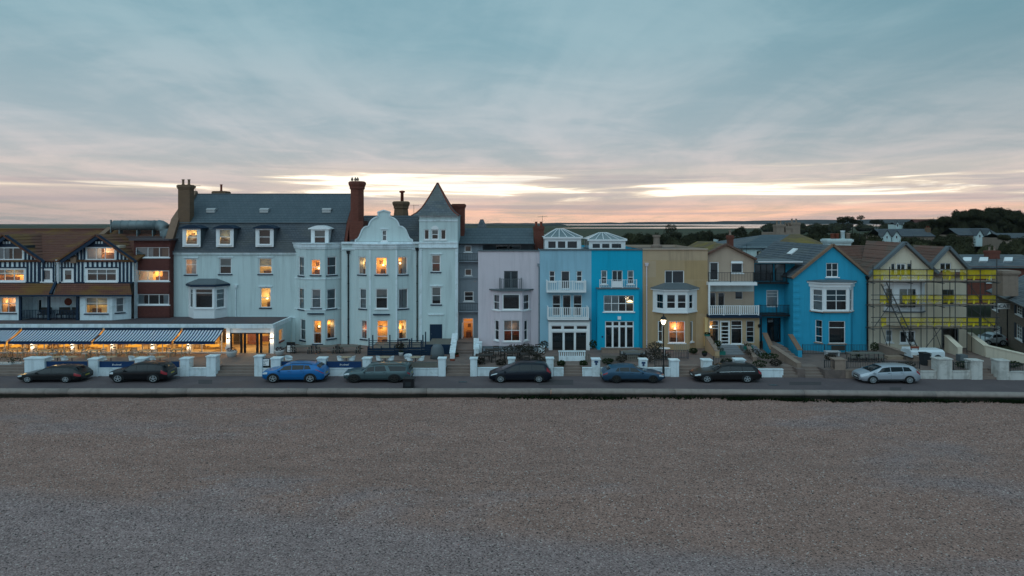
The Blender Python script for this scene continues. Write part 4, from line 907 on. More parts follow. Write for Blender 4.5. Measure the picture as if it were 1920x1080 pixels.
# set-back upper floor with slate roof running behind the lavender house
Y2 = 69.0
pl = FP(Y2)
facade(h, pl, rect_out(pl, 900, 1004, 455, 520), [(930, 953, 459.5, 468, dict(rows=(), sill=None, fw=.06)), (954, 977, 459.5, 468, dict(rows=(), sill=None, fw=.06, curt='net'))], 'grey', 'upper_wall')
roof_slab(h, (X(857, 66.6), 66.6, Z(457, 66.6)), (X(1001, 66.6), 66.6, Z(457, 66.6)), (X(1001, 66.6), 71, Z(427.5, 71)), (X(857, 66.6), 71, Z(427.5, 71)), 10, 'slate_smooth', 'roof', step=.015)
MB().box(X(856, 66.6), X(1002, 66.6), 66.45, 66.65, Z(459, 66.6), Z(457, 66.6)).build('gutter', M['black'], h)
chimney(h, 1000, 1021, 424, 475, 68.2, 1.5, 'brick', 2, potH=.45, cap=.1)
m = MB(); c = P(903.5, 429, 72); m.add([(c.x - .55, 71.5, c.z), (c.x + .55, 71.5, c.z), (c.x + .55, 72.6, c.z), (c.x - .55, 72.6, c.z), (c.x - .16, 71.9, c.z + 1.0), (c.x + .16, 71.9, c.z + 1.0), (c.x + .16, 72.2, c.z + 1.0), (c.x - .16, 72.2, c.z + 1.0)], [(0, 1, 5, 4), (1, 2, 6, 5), (2, 3, 7, 6), (3, 0, 4, 7), (4, 5, 6, 7)]); m.build('roof_cupola', M['slate_grey'], h)
body(h, X(856, YK), X(1003, YK), YK + .05, 76, GZ, Z(456, YK), 'grey')
# ------------------------------------------------------------------ lavender house
YP = 64.2
h = thing('lavender_house', 'pale lavender rendered house with a small dark balcony above its bay', 'house', (X(955, YP), YP, GZ), 'terraced houses on the seafront')
pl = FP(YP)
facade(h, pl, rect_out(pl, 896.5, 1012, 471, 660), [(945, 971, 508, 541, dict(cols=2, rows=(), sill=None, name='french_window', fr='lead', bar=.12))], 'pink')
pbox(h, 'parapet_coping', 'lead', 895.5, 1012, 469, 471.2, YP, .1, .35)
q, z0, z1 = canted_bay(h, YP, 63.1, (922, 938, 979, 995.5), 545.5, 660, 'pink',
    [(925, 935.5, 552, 581, dict(rows=(.5,), sill='trim', fw=.07)), (927, 935, 600, 638, dict(rows=(.5,), sill='trim'))],
    [(942, 975, 551, 581, dict(rows=(), sill='trim', fw=.1, curt=None, deep=.9)), (944, 975, 600, 640, dict(cols=2, rows=(.5,), sill='trim', lit='r', curt='blind', fw=.07, lamp=True))],
    [(982, 992.5, 552, 581, dict(rows=(.5,), sill='trim', fw=.07)), (983, 990, 600, 638, dict(rows=(.5,), sill='trim'))], zr=(GZ, Z(545.5, 63.1)))
bay_lid(h, q, z1 - .01, z1 + .1, 'lead', .25); bay_lid(h, q, Z(583.5, 63.1), Z(582.3, 63.1), 'trimw', .06, 'string_course')
zb_ = Z(543, 63.2); railing(h, [(X(937, 63.2), YP, zb_), (X(937, 63.2), 63.2, zb_), (X(977.5, 63.2), 63.2, zb_), (X(977.5, 63.2), YP, zb_)], .98, 'lead', True, .16, .018, 'balcony_rail')
pipe(h, 1010.5, 500, 655, YP - .08, 'grey', .05)
body(h, X(897, YP), X(1012, YP), YP + .04, 76, GZ, Z(470, YP), 'pink', top='flatroof')
# ------------------------------------------------------------------ pale blue house
YC = 63.6
h = thing('pale_blue_house', 'pale blue house with two white balustraded balconies and a white glazed ground floor', 'house', (X(1060, YC), YC, GZ), 'terraced houses on the seafront')
pl = FP(YC)
facade(h, pl, rect_out(pl, 1012.3, 1108.8, 469, 662), [(1030, 1040.5, 508, 528, dict(rows=(.5,), sill='trim', fw=.06)), (1052, 1068.5, 508, 542, dict(rows=(), sill=None, name='balcony_door', fw=.07)), (1081, 1091.5, 508, 528, dict(rows=(.5,), sill='trim', fw=.06)),
    (1036, 1051, 553, 592, dict(rows=(.55,), sill=None, fw=.05)), (1055, 1070.5, 553, 592, dict(rows=(), sill=None, name='balcony_door', fw=.05)), (1075, 1091, 553, 592, dict(rows=(.55,), sill=None, fw=.05))], 'lblue')
pbox(h, 'parapet_coping', 'lead', 1012.3, 1108.8, 467, 469.2, YC, .1, .35)
def balc(hh, Yw, Yf, px0, px1, pyt, pyb, mt, sp=.16, r=.03):
    zb = Z(pyb, Yf); boxo('balcony_slab', M['trim'], hh, X(px0, Yf) - .05, X(px1, Yf) + .05, Yf - .06, Yw, zb - .14, zb)
    railing(hh, [(X(px0, Yf), Yw - .05, zb), (X(px0, Yf), Yf, zb), (X(px0 + (px1 - px0) / 3, Yf), Yf, zb), (X(px0 + 2 * (px1 - px0) / 3, Yf), Yf, zb), (X(px1, Yf), Yf, zb), (X(px1, Yf), Yw - .05, zb)], Z(pyt, Yf) - zb, mt, True, sp, r, 'balcony_rail', rail=.05)
balc(h, YC, 62.7, 1026, 1098, 527, 545.5, 'trim'); balc(h, YC, 62.4, 1028, 1103, 577, 597, 'trim')
YB2 = 62.5
pl = FP(YB2)
facade(h, pl, rect_out(pl, 1029, 1106, 601, 662), [(1033, 1054, 610, 619, dict(rows=(), sill=None, deep=.6, wide=.05)), (1056, 1078, 610, 619, dict(rows=(), sill=None, deep=.6, wide=.05)), (1080, 1102, 610, 619, dict(rows=(), sill=None, deep=.6, wide=.05)),
    (1034, 1101, 622, 659, dict(cols=3, rows=(), sill='trim', name='glazed_doors', fw=.09, bar=.2, deep=.62, wide=.05, curt=None))], 'trim', 'bay_wall')
m = MB()
for px in (1029, 1106): m.quad((X(px, YB2), YB2, GZ), (X(px, YB2), YC, GZ), (X(px, YB2), YC, Z(601, YB2)), (X(px, YB2), YB2, Z(601, YB2)))
m.build('bay_sides', M['trim'], h, recalc=False)
boxo('bay_roof', M['lead'], h, X(1027, YB2), X(1108, YB2), YB2 - .15, YC, Z(602, YB2), Z(599.8, YB2))
body(h, X(1012.4, YC), X(1108.6, YC), YC + .04, 76, GZ, Z(468, YC), 'lblue', top='flatroof')
# rooftop glass pavilions
def pavilion(px0, px1, pya, pye, pyb, Y, label):
    h = thing('rooftop_conservatory', label, 'conservatory', (X((px0 + px1) / 2, Y), Y + 2, Z(pyb, Y)), 'rooftop conservatories')
    x0, x1, zb, ze = X(px0, Y), X(px1, Y), Z(pyb + 4, Y), Z(pye, Y); y1 = Y + 4.0; dpt = Vector(((x0 + x1) / 2 - .25, (Y + y1) / 2, Z(pya, (Y + y1) / 2))); 
    rg0, rg1 = dpt + Vector((-.25, 0, 0)), dpt + Vector((.45, 0, 0))
    pl = Plane(x0, Y, x1, Y); wd = x1 - x0
    facade(h, pl, [(0, zb), (wd, zb), (wd, ze), (0, ze)], [(px0 + 5, px0 + 21, pye + 5, pyb - 1, dict(rows=(), sill=None, inside=False, fw=.06)), (px0 + 23, px0 + 39, pye + 5, pyb - 1, dict(rows=(), sill=None, inside=False, fw=.06)), (px0 + 41, px0 + 61, pye + 5, pyb - 1, dict(rows=(), sill=None, inside=False, fw=.06))], 'trim', 'glazed_wall', reveal=.08)
    MB().quad((x0, y1, zb), (x1, y1, zb), (x1, y1, ze), (x0, y1, ze)).build('rear_wall', M['trim'], h, recalc=False)
    for xx in (x0, x1):
        m = MB(); m.box(xx - .04, xx + .04, Y + .02, Y + .12, zb, ze); m.box(xx - .04, xx + .04, y1 - .1, y1, zb, ze); m.box(xx - .04, xx + .04, Y + 2, Y + 2.1, zb, ze); m.build('corner_post', M['trim'], h)
        MB().quad((xx, Y + .02, zb), (xx, y1, zb), (xx, y1, ze), (xx, Y + .02, ze)).build('side_glass', M['pane'], h, recalc=False)
    boxo('eaves', M['trim'], h, x0 - .18, x1 + .18, Y - .15, Y + .04, ze - .04, ze + .12)
    e = [Vector((x0 - .15, Y - .12, ze + .12)), Vector((x1 + .15, Y - .12, ze + .12)), Vector((x1 + .15, y1, ze + .12)), Vector((x0 - .15, y1, ze + .12))]
    for f_ in ((e[0], e[1], rg1, rg0), (e[1], e[2], rg1, rg1), (e[2], e[3], rg0, rg1), (e[3], e[0], rg0, rg0)):
        pts = list(f_) if f_[2] != f_[3] else list(f_[:3]); MB().add(pts, [tuple(range(len(pts)))]).build('roof_pane', M['roofglass'], h, recalc=False)
    m = MB()
    for a, b in ((e[0], rg0), (e[1], rg1), (e[2], rg1), (e[3], rg0), (rg0, rg1), (e[0], e[3]), (e[1], e[2])): m.beam(a, b, .09, .07)
    for t in (.2, .4, .6, .8): m.beam(e[0].lerp(e[1], t), rg0.lerp(rg1, t), .05, .05)
    for t in (.35, .7): m.beam(e[1].lerp(e[2], t), rg1, .05, .05)
    m.build('glazing_bars', M['trim'], h)
    body(h, x0 + .02, x1 - .02, Y + 1.2, y1 - .03, zb, ze - .03, 'dark', 'dark_room')
pavilion(1022, 1089, 429, 446.5, 467, 66.0, 'white glass-roofed conservatory on the roof of the pale blue house')
pavilion(1105, 1172, 436, 451, 467, 66.0, 'white glass-roofed conservatory on the roof of the turquoise house')
# ------------------------------------------------------------------ turquoise house
YQ = 63.6
h = thing('turquoise_house', 'vivid turquoise house with a projecting two-storey box bay and white windows', 'house', (X(1157, YQ), YQ, GZ), 'terraced houses on the seafront')
pl = FP(YQ)
facade(h, pl, rect_out(pl, 1108.8, 1205, 469, 662), [(1127, 1138.5, 507, 533, dict(rows=(.5,), sill='trim', fw=.08, curt='blind')), (1147.5, 1167.5, 507, 539, dict(cols=2, rows=(.35,), sill=None, name='balcony_doors', fw=.07)), (1176.5, 1188.5, 507, 533, dict(rows=(.5,), sill='trim', fw=.08, curt='blind'))], 'turq')
pbox(h, 'parapet_coping', 'lead', 1108.8, 1205, 467, 469.2, YQ, .1, .35)
YQ2 = 62.7; pl = FP(YQ2)
facade(h, pl, rect_out(pl, 1120, 1198, 541.5, 662), [(1132, 1188.5, 554, 584.5, dict(cols=4, rows=(.5,), sill='trim', fw=.06, bar=.06, deep=.6, wide=.05, lit=None, curt='left')),
    (1134.5, 1188.5, 602, 653, dict(cols=4, rows=(.80,), sill='trim', fw=.09, bar=.17, deep=.6, wide=.05, name='glazed_doors'))], 'turq', 'bay_wall')
m = MB()
for px in (1120, 1198): m.quad((X(px, YQ2), YQ2, GZ), (X(px, YQ2), YQ, GZ), (X(px, YQ2), YQ, Z(541.5, YQ2)), (X(px, YQ2), YQ2, Z(541.5, YQ2)))
m.build('bay_sides', M['turq'], h, recalc=False)
boxo('bay_roof', M['lead'], h, X(1119, YQ2), X(1199, YQ2), YQ2 - .1, YQ, Z(542, YQ2), Z(540.4, YQ2))
zb_ = Z(540, YQ2); railing(h, [(X(1125, YQ2), YQ2 + .1, zb_), (X(1147, YQ2), YQ2 + .1, zb_), (X(1168, YQ2), YQ2 + .1, zb_), (X(1194, YQ2), YQ2 + .1, zb_)], .74, 'trim', True, .15, .013, 'balcony_rail', rail=.03)
boxo('balcony_gate', M['trim'], h, X(1148, YQ2), X(1167, YQ2), YQ2 + .08, YQ2 + .12, zb_ + .05, zb_ + .62)
boxo('alarm_box', M['trim'], h, X(1158, YQ2), X(1164, YQ2), YQ2 - .1, YQ2, Z(599, YQ2), Z(593, YQ2))
boxo('plaque', M['navyc'], h, X(1128, YQ2), X(1131, YQ2), YQ2 - .03, YQ2, Z(633, YQ2), Z(630, YQ2))
m = MB(); c = P(1181, 565, YQ2 + .5); m.lathe(c, [(.05, .12), (.3, -.02), (.3, -.06), (.05, -.06)], 12); m.build('lamp_reflection', M['bulb'], h, True)  # glowing disc added behind the pane to stand for a lamp's reflection
body(h, X(1109, YQ), X(1204.8, YQ), YQ + .04, 76, GZ, Z(468, YQ), 'turq', top='flatroof')
# ------------------------------------------------------------------ tan house
YN = 63.5
h = thing('tan_house', 'patchy tan rendered house with a white first-floor bay behind the street lamp', 'house', (X(1266, YN), YN, GZ), 'terraced houses on the seafront')
pl = FP(YN)
facade(h, pl, rect_out(pl, 1205.2, 1327, 468, 662), [(1246.5, 1283, 507, 532, dict(cols=(.4,), rows=(), sill='trim', fw=.08))], 'tan')
pbox(h, 'parapet_coping', 'tan2', 1205.2, 1327, 466, 468.4, YN, .12, .35)
M['tanpatch'] = mat('old_tan_patch', (0.54, 0.37, 0.24), 0.85, 0.1, 0.9, streak=0.35, bump=.2)
M['tanpatch2'] = mat('ochre_patch', (0.50, 0.32, 0.165), 0.85, 0.1, 0.9, streak=0.25, bump=.2)
for a, b, c, e, mt_ in ((1206, 1326.5, 469, 488, 'tanpatch'), (1283.5, 1326.5, 489, 524, 'tanpatch2'), (1206, 1230, 489, 520, 'tanpatch'), (1302, 1326.5, 526, 588, 'tanpatch2')): pbox(h, 'render_patch', mt_, a, b, c, e, YN, .006)
pipe(h, 1212.5, 499, 655, YN - .1, 'pink', .06)
q, z0, z1 = canted_bay(h, YN, 62.4, (1224, 1246, 1289, 1307), 545, 585, 'trim',
    [(1230, 1243.5, 551, 579, dict(rows=(.45,), sill=None, fw=.07))], [(1250, 1267, 552, 579, dict(rows=(.45,), sill=None, fw=.07, deep=.8)), (1270, 1287, 552, 579, dict(rows=(.45,), sill=None, fw=.07, deep=.8))], [(1292.5, 1300, 552, 579, dict(rows=(.45,), sill=None, fw=.07))])
bay_lid(h, q, z0 - .12, z0, 'trim', .05, 'bay_sill'); bay_lid(h, q, z1 - .01, z1 + .12, 'trim', .2, 'bay_cornice'); bay_lid(h, q, z1 + .125, z1 + .16, 'lead', .28, 'bay_roof', .45)
q, z0, z1 = canted_bay(h, YN, 62.7, (1226, 1246, 1291, 1305), 586, 662, 'tan', [(1233, 1242, 602, 641, dict(rows=(.5,), sill='trim'))], [(1253.5, 1284.5, 602, 643, dict(cols=2, rows=(.5,), sill='trim', fw=.07, lit='r', pw=1.3, lamp=True))], [(1294.5, 1299.5, 602, 641, dict(rows=(), sill='trim'))], zr=(GZ, Z(586.2, 62.7)))
body(h, X(1205.4, YN), X(1327, YN), YN + .04, 76, GZ, Z(467, YN), 'tan2', top='flatroof')
MB().lathe((X(1233, 72), 72.5, Z(462, 72)), [(.6, -.5), (.62, .1), (.35, .2), (.33, .95), (.42, 1.0), (.42, 1.2), (.2, 1.2)], 8).build('chimney', M['stone'], h)
# ------------------------------------------------------------------ tan gabled house with loggia
YR = 64.2; YR2 = 62.9
h = thing('tan_gabled_house', 'grey-tan gabled house with a white loggia balustrade and white glazed ground floor', 'house', (X(1370, YR), YR, GZ), 'terraced houses on the seafront')
pl = FP(YR)
o_ = lambda px, py: (X(px, YR) + 200, Z(py, YR))
facade(h, pl, [o_(1327.2, 662), o_(1414, 662), o_(1414, 484), o_(1361, 458.5), o_(1327.2, 474)], [(1330.5, 1348, 491, 526, dict(rows=(), sill=None, fw=.1, name='balcony_door')), (1371, 1393, 489, 512, dict(rows=(.78,), sill='trim', fw=.08)),
    (1331, 1342, 549, 578, dict(rows=(), sill=None, fw=.03)), (1347, 1358.5, 549, 578, dict(rows=(), sill=None, fw=.03)), (1379, 1392.5, 547, 561, dict(rows=(), sill=None, fw=.02))], 'tan2')
MB().hexa([P(1372, 490, YR - .1), P(1392, 490, YR - .1), P(1392, 490, YR), P(1372, 490, YR), P(1370.5, 493.5, YR - .45), P(1393.5, 493.5, YR - .45), P(1393.5, 493, YR - .4), P(1370.5, 493, YR - .4)]).build('open_vent_light', M['trim'], h)
for (sx, sy), (ex, ey) in (((1325, 476), (1361, 457.5)), ((1417, 486), (1361, 457.5))):
    m = MB(); m.beam((X(sx, YR), YR - .1, Z(sy, YR)), (X(ex, YR), YR - .1, Z(ey, YR)), .5, .18); m.build('verge_tiles', M['tile_dark'], h)
    roof_slab(h, (X(sx, YR), YR - .1, Z(sy, YR)), (X(sx, YR), 74, Z(sy, YR)), (X(ex, YR), 74, Z(ey, YR)), (X(ex, YR), YR - .1, Z(ey, YR)), 8, 'tile_moss', 'roof')
pbox(h, 'loggia_wall', 'white', 1328, 1413, 534, 546.5, YR, .02, -.004)
# white painted loggia side and ceiling
zb_ = Z(529, YR2)
boxo('upper_balcony_slab', M['trim'], h, X(1328, YR2), X(1419, YR2), YR2 - .1, YR, Z(535, YR2), zb_)
railing(h, [(X(1329, YR2), YR2, zb_), (X(1370, YR2), YR2, zb_), (X(1413, YR2), YR2, zb_)], .88, 'iron', True, .14, .013, 'balcony_rail')
zb_ = Z(591, YR2 - .3)
boxo('loggia_floor', M['navy'], h, X(1328, YR2), X(1425, YR2), YR2 - .4, YR, Z(595, YR2), zb_)
railing(h, [(X(1330, YR2 - .3), YR2 - .3, zb_), (X(1357, YR2 - .3), YR2 - .3, zb_), (X(1387, YR2 - .3), YR2 - .3, zb_), (X(1422, YR2 - .3), YR2 - .3, zb_)], .86, 'trim', True, .17, .035, 'loggia_rail', rail=.05)
pbox(h, 'loggia_post', 'trim', 1328, 1331, 535, 591, YR2, .1, .1)
pl = FP(YR2)
facade(h, pl, rect_out(pl, 1328, 1424, 595, 662), [(1330, 1348, 601, 645, dict(rows=(.78, .66), sill='trim', fw=.06, lit='o', pw=.5, deep=.9, lamp=True)), (1349.5, 1369.5, 601, 648, dict(rows=(.76, .60, .46, .32, .18), sill=None, fw=.17, bar=.07, name='glazed_door', deep=.9)), (1371, 1392, 601, 645, dict(rows=(.78, .66), sill='trim', fw=.06, deep=.9)), (1399, 1415, 601, 643, dict(cols=1, rows=(.7, .5, .3), sill=None, fw=.09, name='door', fr='planter', deep=.9))], 'tan', 'ground_floor_wall')
m = MB(); c = P(1423.5, 611, YR2 - .15); m.lathe(c, [(.03, -.18), (.09, -.1), (.11, .08), (.02, .18)], 6); m.build('lantern', M['black'], h)
body(h, X(1328, YR), X(1414, YR), YR + .04, 74, GZ, Z(486, YR), 'tan2')
chimney(h, 1366.5, 1377, 441, 470, 71, 1.0, 'brick', 1, potmat='stone', potH=.5, cap=.1)
# ------------------------------------------------------------------ bright blue gabled house
YU = 62.4; YU2 = 64.6
h = thing('bright_blue_house', 'bright blue gabled house with white oriel window and pale quoins', 'house', (X(1555, YU), YU, GZ), 'terraced houses on the seafront')
pl = FP(YU)
o_ = lambda px, py: (X(px, YU) + 200, Z(py, YU))
facade(h, pl, [o_(1487, 664), o_(1627, 664), o_(1627, 516), o_(1560.5, 460), o_(1487, 518)], [(1549, 1572, 493, 519.5, dict(cols=2, rows=(.5,), sill='trim', fw=.07))], 'sblue')
q, z0, z1 = canted_bay(h, YU, 61.4, (1519, 1545, 1592, 1600), 538.5, 584, 'trim', [(1523.5, 1542, 542.5, 582, dict(cols=1, rows=(.45, .72), sill='trim', fw=.06, curt='net'))], [(1549, 1588, 542.5, 582, dict(cols=2, rows=(.45, .72), sill='trim', fw=.06, deep=.8))], [(1594, 1598.5, 543, 582, dict(rows=(.5,), sill='trim', fw=.05))])
bay_lid(h, q, z0 - .12, z0, 'stone', .08, 'bay_sill'); bay_lid(h, q, z1 - .01, z1 + .3, 'trim', .12, 'bay_cornice'); bay_lid(h, q, z1 + .3, z1 + .45, 'trim', .28, 'bay_cornice'); bay_lid(h, q, z1 + .455, z1 + .5, 'lead', .36, 'bay_roof', .12)
pl2 = (1522, 1547, 1595, 1599)
q, z0, z1 = canted_bay(h, YU, 61.5, pl2, 586, 664, 'sblue', [(1528.5, 1541.5, 600, 642, dict(rows=(.28, .68), sill='stone', fw=.05))], [(1554, 1585, 602, 644, dict(rows=(.70,), sill='stone', fw=.06, deep=.6, curt=None))], [], zr=(GZ, Z(585.8, 61.5)))
for (sx, sy) in ((1483.5, 521), (1630.5, 519)):
    m = MB(); m.beam((X(sx, YU), YU - .12, Z(sy, YU)), (X(1560.5, YU), YU - .12, Z(458.6, YU)), .34, .2); m.build('verge', M['copeb'], h)
    roof_slab(h, (X(sx, YU), YU - .1, Z(sy, YU)), (X(sx, YU), 76, Z(sy, YU)), (X(1560.5, YU), 76, Z(459.5, YU)), (X(1560.5, YU), YU - .1, Z(459.5, YU)), 14, 'slate_side', 'roof')
for i in range(9):
    y0 = 530 + i * 12.2
    pbox(h, 'quoin', 'sblue', 1487, 1498 if i % 2 else 1501, y0, y0 + 5.4, YU, .045)
pipe(h, 1626.5, 524, 655, YU - .15, 'black', .075)
body(h, X(1487.2, YU), X(1626.8, YU), YU + .04, 76, GZ, Z(521, YU), 'sblue')
chimney(h, 1551, 1602, 448, 500, 69.5, 1.7, 'white', 0, cap=.3)
c0 = X(1561, 70.3); cz = Z(448, 70.3)
for i, (dx_, mt_, hh) in enumerate(((0, 'terra', .55), (.45, 'terra', .55), (1.05, 'trimw', .85), (1.6, 'stone', .6))):
    MB().lathe((c0 + dx_, 70.3, cz), [(.2, -.02), (.2, hh - .1), (.24, hh - .08), (.24, hh), (.12, hh)], 10).build('chimney_pot', M[mt_], h, True)
# skylight on the left slope of the main roof
a, b = Vector((X(1483.5, YU), 0, Z(521, YU))), Vector((X(1560.5, YU), 0, Z(459.5, YU)))
m = MB(); nrm = Vector((-(b - a).z, 0, (b - a).x)).normalized(); p0, p1 = a.lerp(b, .62) + nrm * .1, a.lerp(b, .80) + nrm * .1
m.add([p0 + Vector((0, 68.0, 0)), p0 + Vector((0, 69.1, 0)), p1 + Vector((0, 69.1, 0)), p1 + Vector((0, 68.0, 0)), p0 - nrm * .1 + Vector((0, 68.0, 0)), p0 - nrm * .1 + Vector((0, 69.1, 0)), p1 - nrm * .1 + Vector((0, 69.1, 0)), p1 - nrm * .1 + Vector((0, 68.0, 0))], [(0, 1, 2, 3), (0, 1, 5, 4), (3, 2, 6, 7), (0, 3, 7, 4), (1, 2, 6, 5)]); m.build('skylight', M['trim'], h)
# left recessed side: entrance, blue landing, dark glazed top room
pl = FP(YU2)
facade(h, pl, rect_out(pl, 1413.5, 1490, 490, 662), [(1415, 1450, 495, 527, dict(cols=3, rows=(), sill=None, fr='black', fw=.05)), (1452, 1473, 495, 527, dict(cols=1, rows=(), sill=None, fr='black', fw=.05, curt='net')),
    (1437, 1459.5, 544, 576, dict(cols=1, rows=(.62, .8), sill=None, fw=.09, name='balcony_door', curt='net')), (1438, 1464, 596, 642, dict(cols=2, rows=(.7,), sill=None, fw=.1, fr='black', name='front_door'))], 'sblue', 'side_wall')
zb_ = Z(530, YU2 - 1.3); boxo('upper_deck', M['black'], h, X(1414, YU2), X(1476, YU2), YU2 - 1.3, YU2, zb_ - .12, zb_)
railing(h, [(X(1415, YU2 - 1.2), YU2 - 1.2, zb_), (X(1445, YU2 - 1.2), YU2 - 1.2, zb_), (X(1474, YU2 - 1.2), YU2 - 1.2, zb_)], .9, 'black', True, .12, .014, 'balcony_rail')
boxo('canopy', M['lead'], h, X(1411, YU2), X(1492, YU2), YU2 - 1.5, YU2 + 3, Z(494, YU2 - 1.4), Z(489.5, YU2 - 1.4))
boxo('canopy_fascia', M['trim'], h, X(1411, YU2) - .02, X(1492, YU2) + .02, YU2 - 1.56, YU2 - 1.5, Z(492, YU2 - 1.5), Z(490, YU2 - 1.5))
zb_ = Z(589.5, YU2 - 1.4); boxo('balcony_deck', M['black'], h, X(1424, YU2 - 1.4), X(1488, YU2 - 1.4), YU2 - 1.5, YU2, zb_ - .18, zb_)
railing(h, [(X(1425, YU2 - 1.4), YU2 - 1.4, zb_), (X(1456, YU2 - 1.4), YU2 - 1.4, zb_), (X(1486.5, YU2 - 1.4), YU2 - 1.4, zb_)], .86, 'black', True, .12, .016, 'balcony_rail')
pipe(h, 1473, 534, 572, YU2 - .12, 'black', .06)
for px in (1427, 1487): pbox(h, 'porch_post', 'black', px - 1, px + 1.2, 592, 642, YU2 - 1.3, .05, .05)
# ------------------------------------------------------------------ cream house under scaffolding
YS = 62.5; YS2 = 63.7
h = thing('cream_gabled_house', 'cream twin-gabled house wrapped in scaffolding at the right', 'house', (X(1715, YS), YS, GZ), 'terraced houses on the seafront')
pl = FP(YS); o_ = lambda px, py, Y=YS: (X(px, Y) + 200, Z(py, Y))
facade(h, pl, [o_(1628.2, 666), o_(1752, 666), o_(1752, 508), o_(1693.5, 456), o_(1628.2, 514)], [(1671, 1679, 494, 517, dict(rows=(), sill='trim', fw=.05)), (1681, 1699, 494, 518, dict(cols=2, rows=(), sill='trim', fw=.09)), (1701, 1710, 494, 517, dict(rows=(), sill='trim', fw=.05)),
    (1661, 1674, 618, 642, dict(rows=(.5,), sill='trim', curt='net')), (1687, 1717, 620, 644, dict(cols=2, rows=(), sill='trim', fw=.12, bar=.2))], 'cream')
q, z0, z1 = canted_bay(h, YS, 61.9, (1657, 1676, 1729, 1734), 533, 584, 'trim', [(1660, 1673, 541, 577, dict(rows=(), sill=None, fw=.05))], [(1686, 1719, 541, 578, dict(cols=2, rows=(), sill=None, fw=.06, deep=.5))], [])
bay_lid(h, q, z1 - .01, z1 + .25, 'trim', .1, 'bay_cornice'); bay_lid(h, q, z1 + .25, z1 + .33, 'trim', .22, 'bay_roof'); bay_lid(h, q, z0 - .1, z0, 'lead', .1, 'bay_sill')
q, z0, z1 = canted_bay(h, YS, 61.95, (1660, 1678, 1726, 1731), 585, 611, 'cream', [], [], [])
pl = FP(YS2)
facade(h, pl, [o_(1738, 666, YS2), o_(1812, 666, YS2), o_(1812, 503, YS2), o_(1775, 464, YS2), o_(1738, 503, YS2)], [(1763, 1784, 493, 517, dict(cols=2, rows=(.45,), sill='trim', fw=.06)), (1767, 1789, 543, 573, dict(cols=2, rows=(), sill='trim', fr='lead')), (1765, 1798, 612, 654, dict(cols=1, rows=(), sill=None, fr='lead', name='porch_door'))], 'cream')
for (sx, sy, ax, ay, Y) in ((1624, 518, 1693.5, 454.5, YS), (1755, 512, 1693.5, 454.5, YS), (1737, 504, 1775, 462.5, YS2), (1817, 508, 1775, 462.5, YS2)):
    m = MB(); m.beam((X(sx, Y), Y - .22, Z(sy, Y)), (X(ax, Y), Y - .22, Z(ay, Y)), .5, .24); m.build('barge_board', M['lead'], h)
    roof_slab(h, (X(sx, Y), Y - .2, Z(sy, Y)), (X(sx, Y), Y + 1.5, Z(sy, Y)), (X(ax, Y), 69, Z(ay, Y)), (X(ax, Y), Y - .2, Z(ay, Y)), 8, 'tile_dark', 'gable_roof')
zE, zR = Z(515, 63.2), Z(458.5, 70)
roof_slab(h, (X(1626, 63.2), 63.2, zE), (X(1815, 63.2), 63.2, zE), (X(1815, 63.2) - 1.0, 70, zR - .25), (X(1626, 63.2) + .2, 70, zR), 18, 'tile_dark', 'main_roof', step=.045)
m = MB(); m.quad((X(1626, 63.2), 77, zE), (X(1815, 63.2), 77, zE), (X(1815, 63.2) - 1, 70.05, zR - .27), (X(1626, 63.2) + .2, 70.05, zR - .02)); m.build('rear_roof', M['tile_dark'], h)
body(h, X(1628.4, YS), X(1811.8, YS2), YS2 + .05, 77, GZ, zE - .05, 'cream')
MB().quad((X(1752, YS), YS, GZ), (X(1752, YS), YS2, GZ), (X(1752, YS), YS2, Z(508, YS)), (X(1752, YS), YS, Z(508, YS))).build('return_wall', M['cream'], h, recalc=False)
# scaffold
M['net'] = bpy.data.materials.new('yellow_brick_guard'); M['net'].use_nodes = True; n = N(M['net'].node_tree)
o = n.n('ShaderNodeOutputMaterial'); mx = n.n('ShaderNodeMixShader'); n.L(mx.outputs[0], o.inputs[0])
t_ = n.n('ShaderNodeBsdfTransparent'); d_ = n.n('ShaderNodeBsdfDiffuse'); g = n.n('ShaderNodeNewGeometry').outputs['Position']
n.put(d_.inputs[0], n.mix(n.noise(g, 1.6, 3), (0.66, 0.42, 0.015), (0.66, 0.52, 0.03)))
n.put(mx.inputs[0], n.math('ADD', 0.40, n.math('MULTIPLY', n.step(n.noise(g, 0.7, 4, .6), 0.34, 0.60), 0.42)))
n.L(t_.outputs[0], mx.inputs[1]); n.L(d_.outputs[0], mx.inputs[2])
M['tie'] = mat('yellow_tie', (0.72, 0.56, 0.03), .7, .1)
sc = thing('scaffold', 'steel tube scaffold with yellow guards and board decks round the cream house', 'scaffold', (X(1740, 61), 61, TZ))
YO, YI = 61.0, 61.7
outer = [(1637, 497), (1668, 500), (1708, 488), (1738, 505), (1751, 500), (1767, 520), (1791, 505), (1813, 503), (1838, 506), (1869, 484)]
inner = [(1650, 502), (1727, 526), (1781, 508), (1822, 503), (1847, 520)]
for row, Y in ((outer, YO), (inner, YI)):
    for px, py in row:
        m = MB(); m.tube([(X(px, Y), Y, TZ), (X(px, Y), Y, Z(py, Y))], .04, 6); so_ = m.build('standard', M['pole'], sc)
        MB().box(X(px, Y) - .1, X(px, Y) + .1, Y - .1, Y + .1, TZ, TZ + .03).build('base_plate', M['pole'], so_)
levels = [(527, 505, 516), (571.5, 553, 562), (614, 595, 604)]
